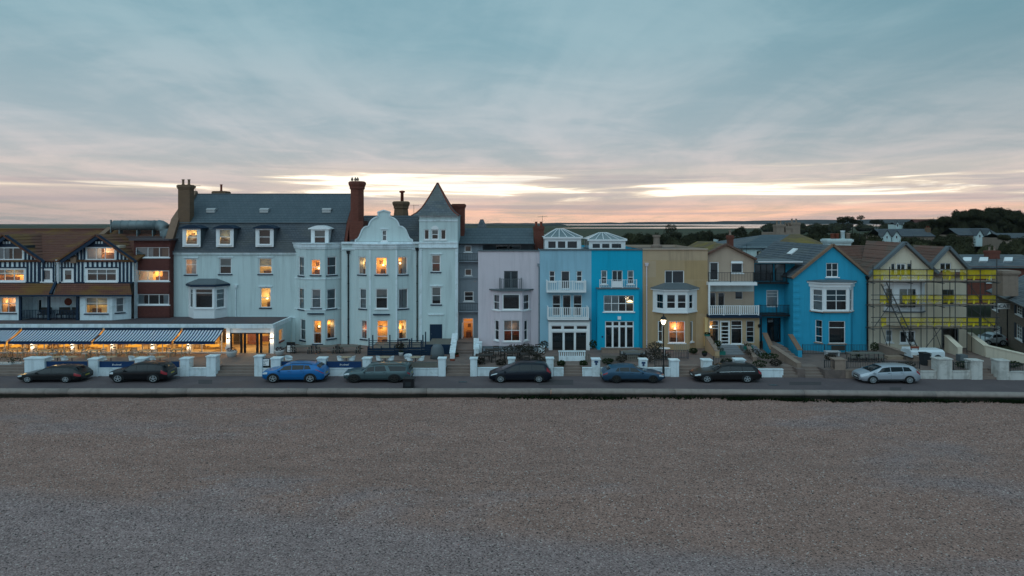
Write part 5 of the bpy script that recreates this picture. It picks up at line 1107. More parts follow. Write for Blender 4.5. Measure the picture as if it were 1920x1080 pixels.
for li_, (pd, pg, pm) in enumerate(levels):
    for (a, b) in ((1635, 1752), (1748, 1871)):
        if li_ == 0 and a == 1635: a, b = 1636, 1751
        zD = Z(pd, YO)
        for k in range(3): boxo('board', M['plank'], sc, X(a, YO), X(b, YO) - .02, YO + .08 + k * .225, YO + .29 + k * .225, zD - .04, zD)
        for Y in (YO - .05, YI + .05):
            m = MB(); m.tube([(X(a, YO) - .2, Y, zD - .1), (X(b, YO) + .2, Y, zD - .1)], .038, 6); m.build('ledger', M['pole'], sc)
        for py in (pg, pm):
            m = MB(); m.tube([(X(a, YO) - .1, YO - .05, Z(py, YO)), (X(b, YO) + .1, YO - .05, Z(py, YO))], .036, 6); m.build('guard_rail', M['pole'], sc)
    for px in (1637, 1708, 1767, 1813, 1869):
        m = MB(); m.tube([(X(px, YO), YO - .3, Z(pd, YO) - .19), (X(px, YO), YI + .35, Z(pd, YO) - .19)], .032, 6); m.build('transom', M['pole'], sc)
pan = {0: [(1637.5, 1667.5), (1668.5, 1707.5), (1708.5, 1737.5), (1738.5, 1751), (1767.5, 1791), (1800, 1812.5), (1813.5, 1837.5), (1838.5, 1868)], 1: [(1650, 1667), (1692, 1707), (1709, 1737), (1740, 1766), (1769, 1790), (1793, 1812), (1815, 1836), (1842, 1867)], 2: [(1652, 1662), (1688, 1706), (1709, 1737), (1740, 1766), (1769, 1790), (1793, 1812), (1815, 1835), (1841, 1866)]}
for li_, ps in pan.items():
    pd, pg, pm = levels[li_]
    for a, b in ps:
        k = 6; m = MB(); rr = random.Random(a)
        x0, x1, zt, zb_ = X(a, YO), X(b, YO), Z(pg - .5, YO), Z(pd - 4, YO)
        for i in range(k):
            u0, u1 = x0 + (x1 - x0) * i / k, x0 + (x1 - x0) * (i + 1) / k; yy = [YO + .01 + .02 * ((i + j) % 2) for j in (0, 1)]
            m.quad((u0, yy[0], zb_ + rr.uniform(-.03, .03)), (u1, yy[1], zb_ + rr.uniform(-.03, .03)), (u1, yy[1], zt - .02), (u0, yy[0], zt - .02))
        m.build('guard_panel', M['net'], sc, recalc=False)
        for u in (.5,):
            cx = x0 + (x1 - x0) * u + rr.uniform(-.1, .1); mm = MB(); mm.quad((cx - .1, YO - .02, zb_ - .1), (cx + .06, YO - .02, zb_ - .1), (cx + .1, YO - .02, zb_ + .32), (cx - .04, YO - .02, zb_ + .30))
            mm.build('net_tie', M['tie'], sc, recalc=False)
for (a, b) in (((1727, 663), (1767, 612)), ((1751, 614), (1768, 663)), ((1668, 663), (1652, 612)), ((1640, 612), (1668, 572)), ((1813, 527), (1845, 571)), ((1815, 571), (1866, 614))):
    m = MB(); m.tube([P(*a, YO - .09), P(*b, YO - .09)], .03, 6); m.build('brace', M['pole'], sc)
lad = thing('ladder', 'long metal ladder leaning against the scaffold decks', 'ladder', (X(1721, 60.6), 60.6, TZ))
a, b = P(1720, 663, 60.55), P(1657, 531, 60.9); off = Vector((.22, 0, .1))
for s_ in (-1, 1): m = MB(); m.beam(a + off * s_, b + off * s_, .05, .09); m.build('rail', M['pole'], lad)
for i in range(22):
    m = MB(); c = a.lerp(b, (i + .7) / 22.5); m.tube([c - off, c + off], .02, 5); m.build('rung', M['pole'], lad)
# ------------------------------------------------------------------ building on the side street with the CAT sign
h = thing('side_street_building', 'grey-brown flint building with shuttered white sash windows at the right edge', 'building', (X(1895, 68), 70, 0))
A, B = (X(1858, 76), 76.0), (X(1950, 58), 58.0)
pl = Plane(*A, *B); zE = 4.75
wl_ = []
for a, b, c, e in ((1862, 1872, 569, 582), (1866, 1876, 609, 625), (1905, 1918, 569, 591), (1905, 1918, 609, 637)):
    wl_.append((a, b, c, e, dict(cols=3, rows=(.25, .5, .75), sill='trim', fw=.07, bar=.05, deep=.5, wide=.05, curt='net' if a > 1900 and c > 600 else None)))
facade(h, pl, [(0, 0), (pl.len, 0), (pl.len, zE), (0, zE)], wl_, 'brickg')
for a, b, c, e, _ in wl_:
    r_ = pl.rect(a, b, c, e)
    for s0, s1 in ((r_[0] - .5, r_[0] - .04), (r_[1] + .04, r_[1] + .5)):
        m = MB(); pl.box(m, s0, s1, -.06, -.003, r_[2], r_[3]); m.build('shutter', M['navy'], h)
e0, e1 = pl.pt(-.3, -.35, zE), pl.pt(pl.len, -.35, zE); r0, r1 = pl.pt(-.3, 4.5, zE + 2.6), pl.pt(pl.len, 4.5, zE + 2.6)
roof_slab(h, e0, e1, r1, r0, 12, 'slate_grey', 'roof', step=.03)
m = MB(); m.add([pl.pt(0, 0, 0), pl.pt(0, 9, 0), pl.pt(0, 9, zE), pl.pt(0, 4.5, zE + 2.5), pl.pt(0, 0, zE)], [(0, 1, 2, 3, 4)]); m.build('end_wall', M['brickg'], h, recalc=False)
m = MB(); pl.box(m, 0, pl.len, 8.9, 9, 0, zE); m.quad(pl.pt(0, 9, zE), pl.pt(pl.len, 9, zE), r1, r0); m.build('rear', M['brickg'], h, recalc=False)
m = MB(); pl.box(m, 0, pl.len, -.5, -.36, zE - .1, zE + .03); m.build('gutter', M['black'], h)
chimney(h, 1881, 1916, 508, 556, 66.5, 2.0, 'stone', 0, cap=.25)
pipe(h, 1889, 578, 655, 68.7, 'black', .06)
sg = thing('hanging_sign', 'white projecting sign board with dark capital letters on the flint building', 'sign', (X(1886, 67.5), 67.5, Z(579, 67.5)))
x0, x1, z0, z1 = X(1871.5, 67.5), X(1894, 67.5), Z(579.5, 67.5), Z(568.5, 67.5)
boxo('board', M['trim'], sg, x0, x1, 67.5, 67.56, z0, z1)
m = MB(); m.tube([(x0, 67.53, z1 + .06), (x1 + .3, 67.53, z1 + .06)], .03, 6); m.build('bracket', M['black'], sg)
def text(body_, loc, size, mt, parent, name='lettering', align='CENTER', shear=0.0, sx=1.0):
    cu = bpy.data.curves.new(name, 'FONT'); cu.body = body_; cu.size = size; cu.align_x = align; cu.extrude = .004; cu.shear = shear
    cu.materials.append(M[mt]); o = bpy.data.objects.new(name, cu); COL.objects.link(o); o.parent = parent
    bpy.context.view_layer.update(); me = bpy.data.meshes.new_from_object(o.evaluated_get(bpy.context.evaluated_depsgraph_get()))
    bpy.data.objects.remove(o); o = bpy.data.objects.new(name, me); COL.objects.link(o); o.parent = parent
    o.location = Vector(loc) - wloc(parent); o.rotation_euler = (radians(90), 0, 0); o.scale = (sx, 1, 1); return o
text('CAT', ((x0 + x1) / 2, 67.49, z0 + .13), .46, 'navy', sg, sx=1.15)
# ------------------------------------------------------------------ low brick house with slate roof behind
h = thing('brick_terrace_house', 'low red brick house with slate roof and skylights behind the scaffold', 'house', (X(1865, 88), 88, 0), 'houses behind the seafront')
YV = 88
pl = FP(YV); facade(h, pl, rect_out(pl, 1790, 1990, 499, 570), [(1850, 1860, 515, 530, dict(sill='trim'))], 'brick')
roof_slab(h, (X(1788, YV), YV - .4, Z(501, YV)), (X(1990, YV), YV - .4, Z(501, YV)), (X(1990, YV), 95, Z(477, 95)), (X(1788, YV), 95, Z(477, 95)), 10, 'slate_grey', 'roof')
m = MB(); m.quad((X(1788, YV), 95, Z(477, 95)), (X(1990, YV), 95, Z(477, 95)), (X(1990, YV), 102, 4), (X(1788, YV), 102, 4)); m.build('rear_roof', M['slate_grey'], h)
for px in (1811, 1842, 1888):
    a = P(px, 493, 90.3); b = P(px + 1, 486, 92.2); m = MB(); u = Vector((.55, 0, 0)); nn = Vector((0, -.25, .3)); m.hexa([a - u, a + u, b + u, b - u, a - u + nn, a + u + nn, b + u + nn, b - u + nn]); m.build('skylight', M['trim'], h)
chimney(h, 1856, 1877, 470, 497, 92, 1.4, 'brick', 2, cap=.12, potmat='stone')
# white car parked in the side street
# ------------------------------------------------------------------ white house and others close behind
h = thing('white_rear_house', 'white rear house with grey slate hip roof behind the tan gable', 'house', (X(1435, 84), 84, 0), 'houses behind the seafront')
pl = FP(82); facade(h, pl, rect_out(pl, 1393, 1500, 463, 520), [(1419, 1424, 471, 482, dict(rows=(), sill=None, fw=.03)), (1426.5, 1431.5, 471, 482, dict(rows=(), sill=None, fw=.03))], 'white')
roof_slab(h, (X(1382, 82), 81.7, Z(464.5, 82)), (X(1503, 82), 81.7, Z(464.5, 82)), (X(1470, 90), 90, Z(440, 90)), (X(1432, 90), 90, Z(440, 90)), 9, 'slate_smooth', 'roof', step=.02)
m = MB(); m.add([(X(1382, 82), 81.7, Z(464.5, 82)), (X(1382, 82), 98, Z(464.5, 82)), (X(1432, 90), 90, Z(440, 90))], [(0, 1, 2)]); m.add([(X(1503, 82), 81.7, Z(464.5, 82)), (X(1503, 82), 98, Z(464.5, 82)), (X(1470, 90), 90, Z(440, 90))], [(0, 1, 2)]); m.build('hip_roof', M['slate_side'], h)
body(h, X(1393, 82), X(1500, 82), 82.05, 97, 0, Z(466, 82), 'white')
h = thing('hipped_slate_house', 'house with grey and mossy hipped slate roof behind the bright blue gable', 'house', (X(1540, 84), 84, 0), 'houses behind the seafront')
ra, rb_ = (X(1482, 88), 88, Z(439, 88)), (X(1500, 88), 88, Z(439, 88))
roof_slab(h, (X(1432, 80), 80, Z(472, 80)), (X(1585, 80), 80, Z(472, 80)), rb_, ra, 10, 'tile_moss', 'roof', step=.02)
m = MB(); m.add([(X(1432, 80), 80, Z(472, 80)), (X(1432, 80), 97, Z(472, 80)), ra], [(0, 1, 2)]); m.add([(X(1585, 80), 80, Z(472, 80)), (X(1585, 80), 97, Z(472, 80)), rb_], [(0, 1, 2)]); m.build('hip_roof', M['slate_side'], h)
body(h, X(1434, 80), X(1583, 80), 80, 96, 0, Z(472, 80), 'cream'); pl = FP(80); facade(h, pl, rect_out(pl, 1434, 1583, 472, 540), [], 'cream')
h = thing('turreted_chimney_stack', 'pale tall house end with clustered chimney stacks rising behind the slate roofs', 'building', (X(1480, 100), 100, 0))
MB().box(X(1456, 100), X(1500, 100), 100, 106, 0, Z(436, 100)).build('wall', M['stone'], h)
for a, b, c in ((1456, 1472, 421), (1473, 1487, 424), (1484, 1502, 417)): chimney(h, a, b, c, 440, 100, 1.6, 'stone', 2, cap=.12, potmat='stone', potH=.55)
h = thing('mossy_bungalow', 'low house with moss-covered tile roof behind the tan houses', 'house', (X(1330, 80), 80, 0), 'houses behind the seafront')
roof_slab(h, (X(1282, 78), 78, Z(470, 78)), (X(1360, 78), 78, Z(470, 78)), (X(1340, 84), 84, Z(452.5, 84)), (X(1310, 84), 84, Z(452.5, 84)), 9, 'tile_moss', 'roof')
body(h, X(1284, 78), X(1358, 78), 78.1, 90, 0, Z(470, 78), 'tan2'); MB().quad((X(1284, 78), 78.1, 0), (X(1358, 78), 78.1, 0), (X(1358, 78), 78.1, Z(470, 78)), (X(1284, 78), 78.1, Z(470, 78))).build('front_wall', M['tan2'], h)
# ------------------------------------------------------------------ restaurant in front of the hotel
YF = 61.0
h = thing('restaurant', 'single-storey glazed restaurant with flat roof, glowing orange inside', 'restaurant', (X(200, YF), YF, TZ))
xl, xr = X(-150, YF), X(513, YF); z1 = Z(608.5, YF); z0 = Z(615.5, YF); fl = TZ + .02
boxo('flat_roof', M['flatroof'], h, xl, xr - .02, YF + .15, 65.95, z1 - .2, z1 + .015)
boxo('fascia', M['trimw'], h, xl, xr, YF - .12, YF + .15, z0, z1 + .03)
boxo('side_fascia', M['trimw'], h, xr - .18, xr + .01, YF + .151, 65.95, z0, z1 + .03)
boxo('floor', M['wood'], h, xl, xr - .03, YF, 65.9, TZ, fl)
M['ochre'] = mat('ochre_panelling', (0.60, 0.38, 0.13), 0.7, 0.3, 1.2); M['ceil'] = mat('ceiling', (0.6, 0.5, 0.38), .9, .05)
boxo('ceiling', M['ceil'], h, xl, xr - .19, YF + .151, 65.9, z0 + .05, z0 + .09)
boxo('rear_wall', M['ochre'], h, xl, xr - .2, 65.4, 65.6, fl, z0 + .04)
rr = random.Random(5)
for i in range(22):
    x = xl + 1 + i * 1.33; wd = rr.uniform(.4, .9); zt = rr.uniform(.7, 1.7); boxo('wall_panel', M[rr.choice(['furn', 'roomo', 'roomr', 'wooddark', 'roomy'])], h, x, x + wd, 65.28, 65.4, fl + rr.uniform(0, .6), fl + zt)
for px in (-15, 62, 137, 212, 287, 355): boxo('column', M['trim'], h, X(px - 4, YF), X(px + 4, YF), YF - .1, YF + .3, TZ, z0)
for px in (425, 507): boxo('column', M['trim'], h, X(px, YF), X(px + 7, YF), YF - .11, YF + .4, TZ, z0)
boxo('sill', M['trim'], h, xl, X(425, YF), YF - .02, YF + .16, TZ, TZ + .12)
for px in list(range(-140, 420, 37)):
    if all(abs(px - c) > 8 for c in (-15, 62, 137, 212, 287, 355)): boxo('mullion', M['trim'], h, X(px - .8, YF), X(px + .8, YF), YF + .05, YF + .11, TZ + .12, z0)
cs = [-150, -15, 62, 137, 212, 287, 355, 425]
for a, b in zip(cs[:-1], cs[1:]): MB().quad((X(a + 4.5, YF), YF + .08, TZ + .12), (X(b - 4.5, YF), YF + .08, TZ + .12), (X(b - 4.5, YF), YF + .08, z0), (X(a + 4.5, YF), YF + .08, z0)).build('pane', M['pane'], h, recalc=False)
boxo('door_header', M['trim'], h, X(432.2, YF), X(506.8, YF), YF + .02, YF + .25, Z(624, YF), z0 - .002)
for px, wdt in ((433, 1.5), (452, 2.2), (458.5, 2.2), (482, 2.2), (489, 2.2), (505, 1.5)): boxo('door_frame', M['black'], h, X(px - wdt, YF), X(px + wdt, YF), YF + .05, YF + .12, TZ, Z(624.2, YF))
boxo('door_frame', M['black'], h, X(432.2, YF), X(506.8, YF), YF + .045, YF + .125, Z(626, YF), Z(624.2, YF))
for a, b in ((435, 450), (461, 480), (491, 504)): MB().quad((X(a, YF), YF + .09, TZ), (X(b, YF), YF + .09, TZ), (X(b, YF), YF + .09, Z(626, YF)), (X(a, YF), YF + .09, Z(626, YF))).build('door_glass', M['pane'], h, recalc=False)
# side wall with lit window
pl = Plane(xr, YF + .4, xr, 65.95); zc = z0 - .004
hole = (1.0, 2.2, TZ + .75, zc - .35)
m = MB(); wall_face(m, pl, [(0, TZ), (pl.len, TZ), (pl.len, zc), (0, zc)], [hole], .12); m.build('side_wall', M['white'], h, recalc=False)
window(h, pl, hole, rows=(), sill='terra', inside=False)
boxo('menu_case', M['trim'], h, X(423.5, YF), X(431, YF), YF - .16, YF - .111, Z(655, YF), Z(650, YF))
# lights inside and the sconces on the columns
for px in (-60, 25, 100, 175, 250, 320, 390, 470):
    li = bpy.data.lights.new('restaurant_light', 'POINT'); li.energy = 150; li.color = (1.0, .64, .26); li.shadow_soft_size = .25
    lo = bpy.data.objects.new('restaurant_light', li); COL.objects.link(lo); lo.location = (X(px, 63), 63.0, 2.35); lo.parent = h; lo.location = Vector((X(px, 63), 63.0, 2.35)) - wloc(h)
for px, py in ((-15, 647.5), (62, 647.5), (137, 647.5), (212, 647.5), (287, 647.5), (355, 647.5), (428.5, 634), (510.5, 634)):
    o = thing('wall_lamp', 'lit wall lamp on the column ' + {-15: 'cut by the left edge of the photo', 62: 'nearest the left edge under the awning', 137: 'second from left under the awning', 212: 'third from left under the awning', 287: 'fourth from left under the awning', 355: 'fifth from left under the awning', 428.5: 'left of the restaurant doors', 510.5: 'right of the restaurant doors'}[px], 'lamp', (X(px, YF), YF - .2, Z(py, YF)), 'column lamps of the restaurant')
    big = py < 640
    c = Vector((X(px, YF), YF - .2, Z(py, YF))); m = MB(); m.lathe(c, [(.02, -.11), (.065, -.1), (.065, .1), (.02, .11)], 10); m.build('tube', M['steel'], o, True)
    for s_ in (-1, 1): m = MB(); m.lathe(c + Vector((0, 0, s_ * .115)), [(.055, -.01), (.055, .012)], 10); m.build('lens', M['bulbw'], o)
    for s_ in (-1, 1):
        li = bpy.data.lights.new('lamp_light', 'POINT'); li.energy = 7 if big else 3; li.color = (1, .72, .42); li.shadow_soft_size = .05
        lo = bpy.data.objects.new('lamp_light', li); COL.objects.link(lo); lo.parent = o; lo.location = (0, -.02, s_ * (.22 if big else .2))
# pendants
def pendant():
    o = thing('pendant_lamp', 'orange glowing pendant lamp hanging inside the restaurant', 'lamp', (0, 0, 0), 'orange pendant lamps in the restaurant')
    m = MB(); m.lathe((0, 0, 0), [(.08, .16), (.30, .10), (.42, 0), (.40, -.04), (.05, -.05)], 14); m.build('shade', M['shade'], o, True)
    m = MB(); m.tube([(0, 0, .15), (0, 0, .75)], .012, 5); m.build('cord', M['black'], o); return o
p0 = pendant(); first = True; npd = 0
ORD = ['first', 'second', 'third', 'fourth', 'fifth', 'sixth', 'seventh', 'eighth', 'ninth', 'tenth', 'eleventh', 'twelfth', 'thirteenth']
for px, py, Y in ((4, 648, 62.2), (16, 645, 63.4), (30, 649, 62.2), (79, 649.5, 62.4), (121, 648, 63.2), (178, 648, 63), (193, 649, 62), (245, 648.5, 63.2), (257, 648.5, 62.2), (304, 649, 62.3), (341, 648, 63.4), (393, 646, 63.6), (403, 648.5, 62.2)):
    lb = ORD[npd] + ' orange pendant lamp from the left inside the restaurant'; npd += 1
    if first: p0.location = P(px, py, Y); first = False; tag(p0, lb)
    else: dup(p0, P(px, py, Y), 0, lb)
# awnings
def awnmat():
    m = bpy.data.materials.new('striped_canvas'); m.use_nodes = True; n = N(m.node_tree)
    o = n.n('ShaderNodeOutputMaterial'); mx = n.n('ShaderNodeMixShader'); n.L(mx.outputs[0], o.inputs[0]); mx.inputs[0].default_value = .12
    a = n.n('ShaderNodeBsdfDiffuse'); b = n.n('ShaderNodeBsdfTranslucent')
    x = n.xyz(n.n('ShaderNodeNewGeometry').outputs['Position'])[0]
    f = n.math('FRACT', n.math('ADD', n.math('DIVIDE', x, 0.27), 100.0))
    c = n.mix(n.math('GREATER_THAN', f, 0.57), (0.62, 0.70, 0.78), (0.012, 0.045, 0.12))
    n.put(a.inputs[0], c); n.put(b.inputs[0], c); n.L(a.outputs[0], mx.inputs[1]); n.L(b.outputs[0], mx.inputs[2]); return m
M['stripe'] = awnmat()
YA = 59.1
for a, b, lb in ((-108, 41, 'leftmost blue and white striped awning, cut by the photo edge'), (45.5, 195.5, 'long striped awning second from the left'), (199.5, 342, 'long striped awning third from the left'), (345.5, 421, 'short striped awning nearest the restaurant doors')):
    o = thing('awning', lb, 'awning', (X((a + b) / 2, YF), YF - .2, 2.9), 'striped awnings of the restaurant')
    x0, x1 = X(a, YF), X(b, YF); zt, zf = Z(617.5, YF), Z(640, YA)
    m = MB(); k = 10
    for i in range(k):
        for (ya, za, yb, zb_) in ((YF - .2, zt, (YF + YA) / 2, (zt + zf) / 2 - .03), ((YF + YA) / 2, (zt + zf) / 2 - .03, YA, zf)):
            u0, u1 = x0 + (x1 - x0) * i / k, x0 + (x1 - x0) * (i + 1) / k; m.quad((u0, ya, za), (u1, ya, za), (u1, yb, zb_), (u0, yb, zb_))
    m.build('canvas', M['stripe'], o, True, recalc=False)
    boxo('front_bar', M['navy'], o, x0, x1, YA - .06, YA, zf - .1, zf + .01)
    m = MB(); k = 24; xs = [x0 + (x1 - x0) * i / k for i in range(k + 1)]
    for i in range(k): m.quad((xs[i], YA - .03, zf - .26 + .03 * (i % 2)), (xs[i + 1], YA - .03, zf - .26 + .03 * ((i + 1) % 2)), (xs[i + 1], YA - .03, zf - .09), (xs[i], YA - .03, zf - .09))
    m.build('valance', M['navyc'], o, recalc=False)
    boxo('roller_box', M['navy'], o, x0, x1, YF - .3, YF - .125, zt - .02, zt + .17)
    for u in (.12, .88):
        m = MB(); xx = x0 + (x1 - x0) * u; m.beam((xx, YF - .2, zt - .15), (xx + .5 * (1 if u < .5 else -1), (YF + YA) / 2, (zt + zf) / 2 - .25), .05); m.beam((xx + .5 * (1 if u < .5 else -1), (YF + YA) / 2, (zt + zf) / 2 - .25), (xx, YA, zf - .06), .05); m.build('folding_arm', M['trim'], o)
# ================================================================== garden walls along the road
def gwall(name, label, x0px, x1px, piers, wtop, matn='trimw', piermat=None, group='front walls along the road', screens=(), stepdown=None):
    Y = wy(X((x0px + x1px) / 2, 54.5)); h = thing(name, label, 'wall', (X((x0px + x1px) / 2, Y), Y, 0), group)
    spans = []; cur = x0px
    for p in piers:
        a, b, pt = p[:3]; Yp = wy(X((a + b) / 2, 54.5)) - .08
        if a > cur + 1: spans.append((cur, a))
        cur = b; x0, x1, z1 = X(a, Yp), X(b, Yp), Z(pt, Yp); dp = min(x1 - x0, .8)
        m = MB(); m.box(x0 + .03, x1 - .03, Yp, Yp + dp, 0, z1 - .11); o = m.build('pier', M[piermat or matn], h)
        m = MB(); e = .03; zz_ = z1 - .11
        m.box(x0 - e, x1 + e, Yp - .05, Yp + dp + .05, zz_, zz_ + .08)
        m.add([(x0 - e + .02, Yp - .03, zz_ + .08), (x1 + e - .02, Yp - .03, zz_ + .08), (x1 + e - .02, Yp + dp + .03, zz_ + .08), (x0 - e + .02, Yp + dp + .03, zz_ + .08), ((x0 + x1) / 2 - .05, Yp + dp / 2 - .03, zz_ + .125), ((x0 + x1) / 2 + .05, Yp + dp / 2 + .03, zz_ + .125)], [(0, 1, 5, 4), (1, 2, 5), (2, 3, 4, 5), (3, 0, 4)])
        m.build('cap', M[piermat or matn], o)
    if cur < x1px - 1: spans.append((cur, x1px))
    for a, b in spans:
        Yp = wy(X((a + b) / 2, 54.5)); z1 = Z(wtop, Yp)
        boxo('low_wall', M[matn], h, X(a, Yp), X(b, Yp), Yp + .02, Yp + .26, 0, z1 - .05); boxo('wall_coping', M[matn], h, X(a, Yp), X(b, Yp), Yp - .02, Yp + .30, z1 - .05, z1 + .01)
    for a, b, c, e, mt_, tx in screens:
        Yp = wy(X((a + b) / 2, 54.5)) + .14; s_ = boxo('canvas_screen', M[mt_], h, X(a, Yp), X(b, Yp), Yp, Yp + .02, Z(e, Yp), Z(c, Yp))
        m = MB(); m.tube([(X(a, Yp), Yp + .01, Z(c, Yp)), (X(b, Yp), Yp + .01, Z(c, Yp))], .022, 6); m.build('screen_rail', M['lead'], h)
        if tx: text('Brudenell', (X((a + b) / 2, Yp), Yp - .012, (Z(c, Yp) + Z(e, Yp)) / 2 - .07), .19, 'trim', h, shear=.35)
    return h
SN = lambda a, b: (a, b, 677.5, 689.5, 'navyc', True)
gwall('garden_wall', 'white pier wall with navy canvas screens in front of the awnings', 45, 405, [(45, 84, 671), (165, 184, 672), (252, 272, 671.5), (336.5, 355, 671.5), (386, 405, 667)], 690, screens=[SN(86, 164), SN(186, 251), SN(273, 336)])
gwall('garden_wall', 'white pier wall with navy screens between the hotel steps and the doorway steps', 477, 836, [(476, 492, 667), (507, 526, 671), (594, 611, 671), (679, 695, 671), (821, 836, 671)], 690.5, screens=[SN(527, 593), SN(612, 678), (696, 820, 679, 688, 'woodgrey', False)])
gwall('garden_wall', 'white pier wall in front of the lavender house', 881, 1057, [(881, 895, 671), (952, 966, 671), (1024, 1038.5, 671)], 690)
gwall('garden_wall', 'white pier wall in front of the turquoise house with blue plaques', 1092, 1274, [(1110, 1126, 672.5), (1199, 1214.5, 673), (1257, 1274, 674.5)], 690)
gwall('garden_wall', 'white wall with two short piers in front of the grey-tan gabled house', 1318, 1469, [(1318, 1336, 674.5), (1379, 1398, 673.5)], 692.5)
gwall('garden_wall', 'brown stone garden wall with square pier below the bright blue house', 1546, 1726, [(1565, 1586, 673)], 694, 'stone')
gwall('garden_wall', 'weathered cream wall with a broad curved pier below the scaffold', 1726, 1843, [(1757, 1786, 672), (1821, 1843, 675)], 696, 'weathered')
gwall('garden_wall', 'weathered cream wall with iron railing at the right edge of the photo', 1871, 1990, [(1871, 1893, 675)], 697, 'weathered')
for px, Yp, py in ((1118, wy(X(1118, 54.5)) - .085, 678), (1206.5, wy(X(1206, 54.5)) - .085, 680)):
    o = thing('house_plaque', 'dark blue plaque on the white pier ' + ('left of the blue hatchback' if px < 1150 else 'right behind the blue hatchback'), 'plaque', (X(px, Yp), Yp, Z(py + 5, Yp)), 'blue plaques on the piers')
    boxo('plate', M['navyc'], o, X(px - 3.4, Yp), X(px + 3.4, Yp), Yp - .03, Yp - .002, Z(py + 2, Yp), Z(py - 1.5, Yp)); MB().lathe((X(px, Yp), Yp - .015, Z(py + 4.4, Yp)), [(.02, -.012), (.09, -.01), (.09, .012)], 10, 'y').build('disc', M['navyc'], o)
# iron railings
def fence(label, pts, hgt, mt='iron', sp=.13):
    Y = pts[0][1]; o = thing('railing', label, 'railing', Vector(pts[0]), 'iron railings in the gardens'); railing(o, pts, hgt, mt, True, sp, .011, 'rail', rail=.028); return o
G = lambda px, Y, z: (X(px, Y), Y, z)
fence('dark railing beside the white pier behind the estate car', [G(1338, 55.6, TZ), G(1377, 55.6, TZ)], .75)
fence('dark railing along the terrace of the bright blue house', [G(1505, 60.5, TZ), G(1546, 60.5, TZ), G(1585, 60.5, TZ), G(1626, 60.5, TZ)], .85)
fence('dark railing on the brown stone wall left of the silver car', [G(1546, 54.2, .78), G(1564, 54.2, .78)], .6)
fence('dark railing on the stone wall behind the silver car', [G(1588, 54.1, .78), G(1655, 54.1, .78), G(1724, 53.9, .78)], .55)
fence('dark railing between the two cream piers', [G(1788, 53.85, .7), G(1820, 53.8, .7)], .62)
fence('dark railing right of the last cream pier', [G(1894, 53.4, .7), G(1960, 53.2, .7)], .62)
fence('dark railing beside the tan house bistro table', [G(1248, 58.5, TZ), G(1290, 58.5, TZ)], .75, 'navy')
fence('dark railing on the lavender house terrace edge', [G(1228, 55.3, TZ), G(1256, 55.3, TZ)], .6)
# ------------------------------------------------------------------ walls inside the gardens
def block(name, label, cat, pieces, group=None):
    xs = [p[2] for p in pieces]; o = thing(name, label, cat, (pieces[0][2], pieces[0][4], TZ), group)
    for nm, mt_, x0, x1, y0, y1, z0, z1 in pieces: boxo(nm, M[mt_], o, x0, x1, y0, y1, z0, z1)
    return o
def slopewall(label, a, b, z0a, z0b, w_, mt_, cap='copeb', base=TZ):
    """a wall that falls along its length, from point a (high) to b (low)"""
    a, b = Vector(a), Vector(b); o = thing('stepped_wall', label, 'wall', (a.x, a.y, base), 'sloping garden walls'); t = (b - a).normalized(); nn = Vector((-t.y, t.x)) * w_ / 2
    P3 = lambda p, s, z: (p.x + nn.x * s, p.y + nn.y * s, z)
    m = MB(); m.hexa([P3(a, -1, base - .3), P3(b, -1, base - .3), P3(b, 1, base - .3), P3(a, 1, base - .3), P3(a, -1, z0a), P3(b, -1, z0b), P3(b, 1, z0b), P3(a, 1, z0a)]); m.build('wall_face', M[mt_], o)
    m = MB(); e = 1.25; m.hexa([P3(a, -e, z0a), P3(b, -e, z0b), P3(b, e, z0b), P3(a, e, z0a), P3(a, -e, z0a + .07), P3(b, -e, z0b + .07), P3(b, e, z0b + .07), P3(a, e, z0a + .07)]); m.build('coping', M[cap], o)
    return o
slopewall('blue wall with brown coping left of the dark front door steps', G(1434, 63.0, 0)[:2], G(1448, 60.0, 0)[:2], 2.1, 1.15, .35, 'sblue')
slopewall('blue wall with brown coping right of the dark front door steps', G(1482, 62.2, 0)[:2], G(1500, 59.2, 0)[:2], 2.1, 1.25, .35, 'sblue')
slopewall('brown stone wall falling beside the blue house steps', G(1449, 59.8, 0)[:2], G(1498, 55.0, 0)[:2], 1.5, .95, .35, 'stone', 'stone')
slopewall('tan coped wall left of the grey garden steps', G(1325, 62.6, 0)[:2], G(1345, 59.0, 0)[:2], 2.0, 1.2, .35, 'tan', 'stone')
slopewall('grey stone wall falling between the grey stairs', G(1398, 62.3, 0)[:2], G(1416, 57.5, 0)[:2], 1.45, .95, .3, 'stone', 'stone')
slopewall('dark brown garden wall falling left of the scaffold', G(1648, 61.8, 0)[:2], G(1745, 55.6, 0)[:2], 1.35, 1.05, .35, 'stone', 'stone')
slopewall('cream wall falling from the scaffold porch', G(1775, 61.8, 0)[:2], G(1800, 59.8, 0)[:2], 2.1, 1.35, .4, 'cream', 'cream')
slopewall('long cream wall running down to the right edge', G(1818, 62.5, 0)[:2], G(1850, 59.5, 0)[:2], 2.2, 1.55, .4, 'cream', 'cream')
slopewall('long pale wall along the side street at the right edge', G(1850, 59.4, 0)[:2], G(1945, 56.0, 0)[:2], 1.6, 1.25, .4, 'cream', 'cream')
slopewall('white rendered wall right of the open lit doorway', G(893, 64.0, 0)[:2], G(893, 60.0, 0)[:2], 1.45, 1.2, .4, 'trimw', 'trimw')
slopewall('white rendered wall between the turret and the doorway steps', G(853, 64.0, 0)[:2], G(848, 58.6, 0)[:2], 1.9, 1.1, .4, 'trimw', 'trimw')
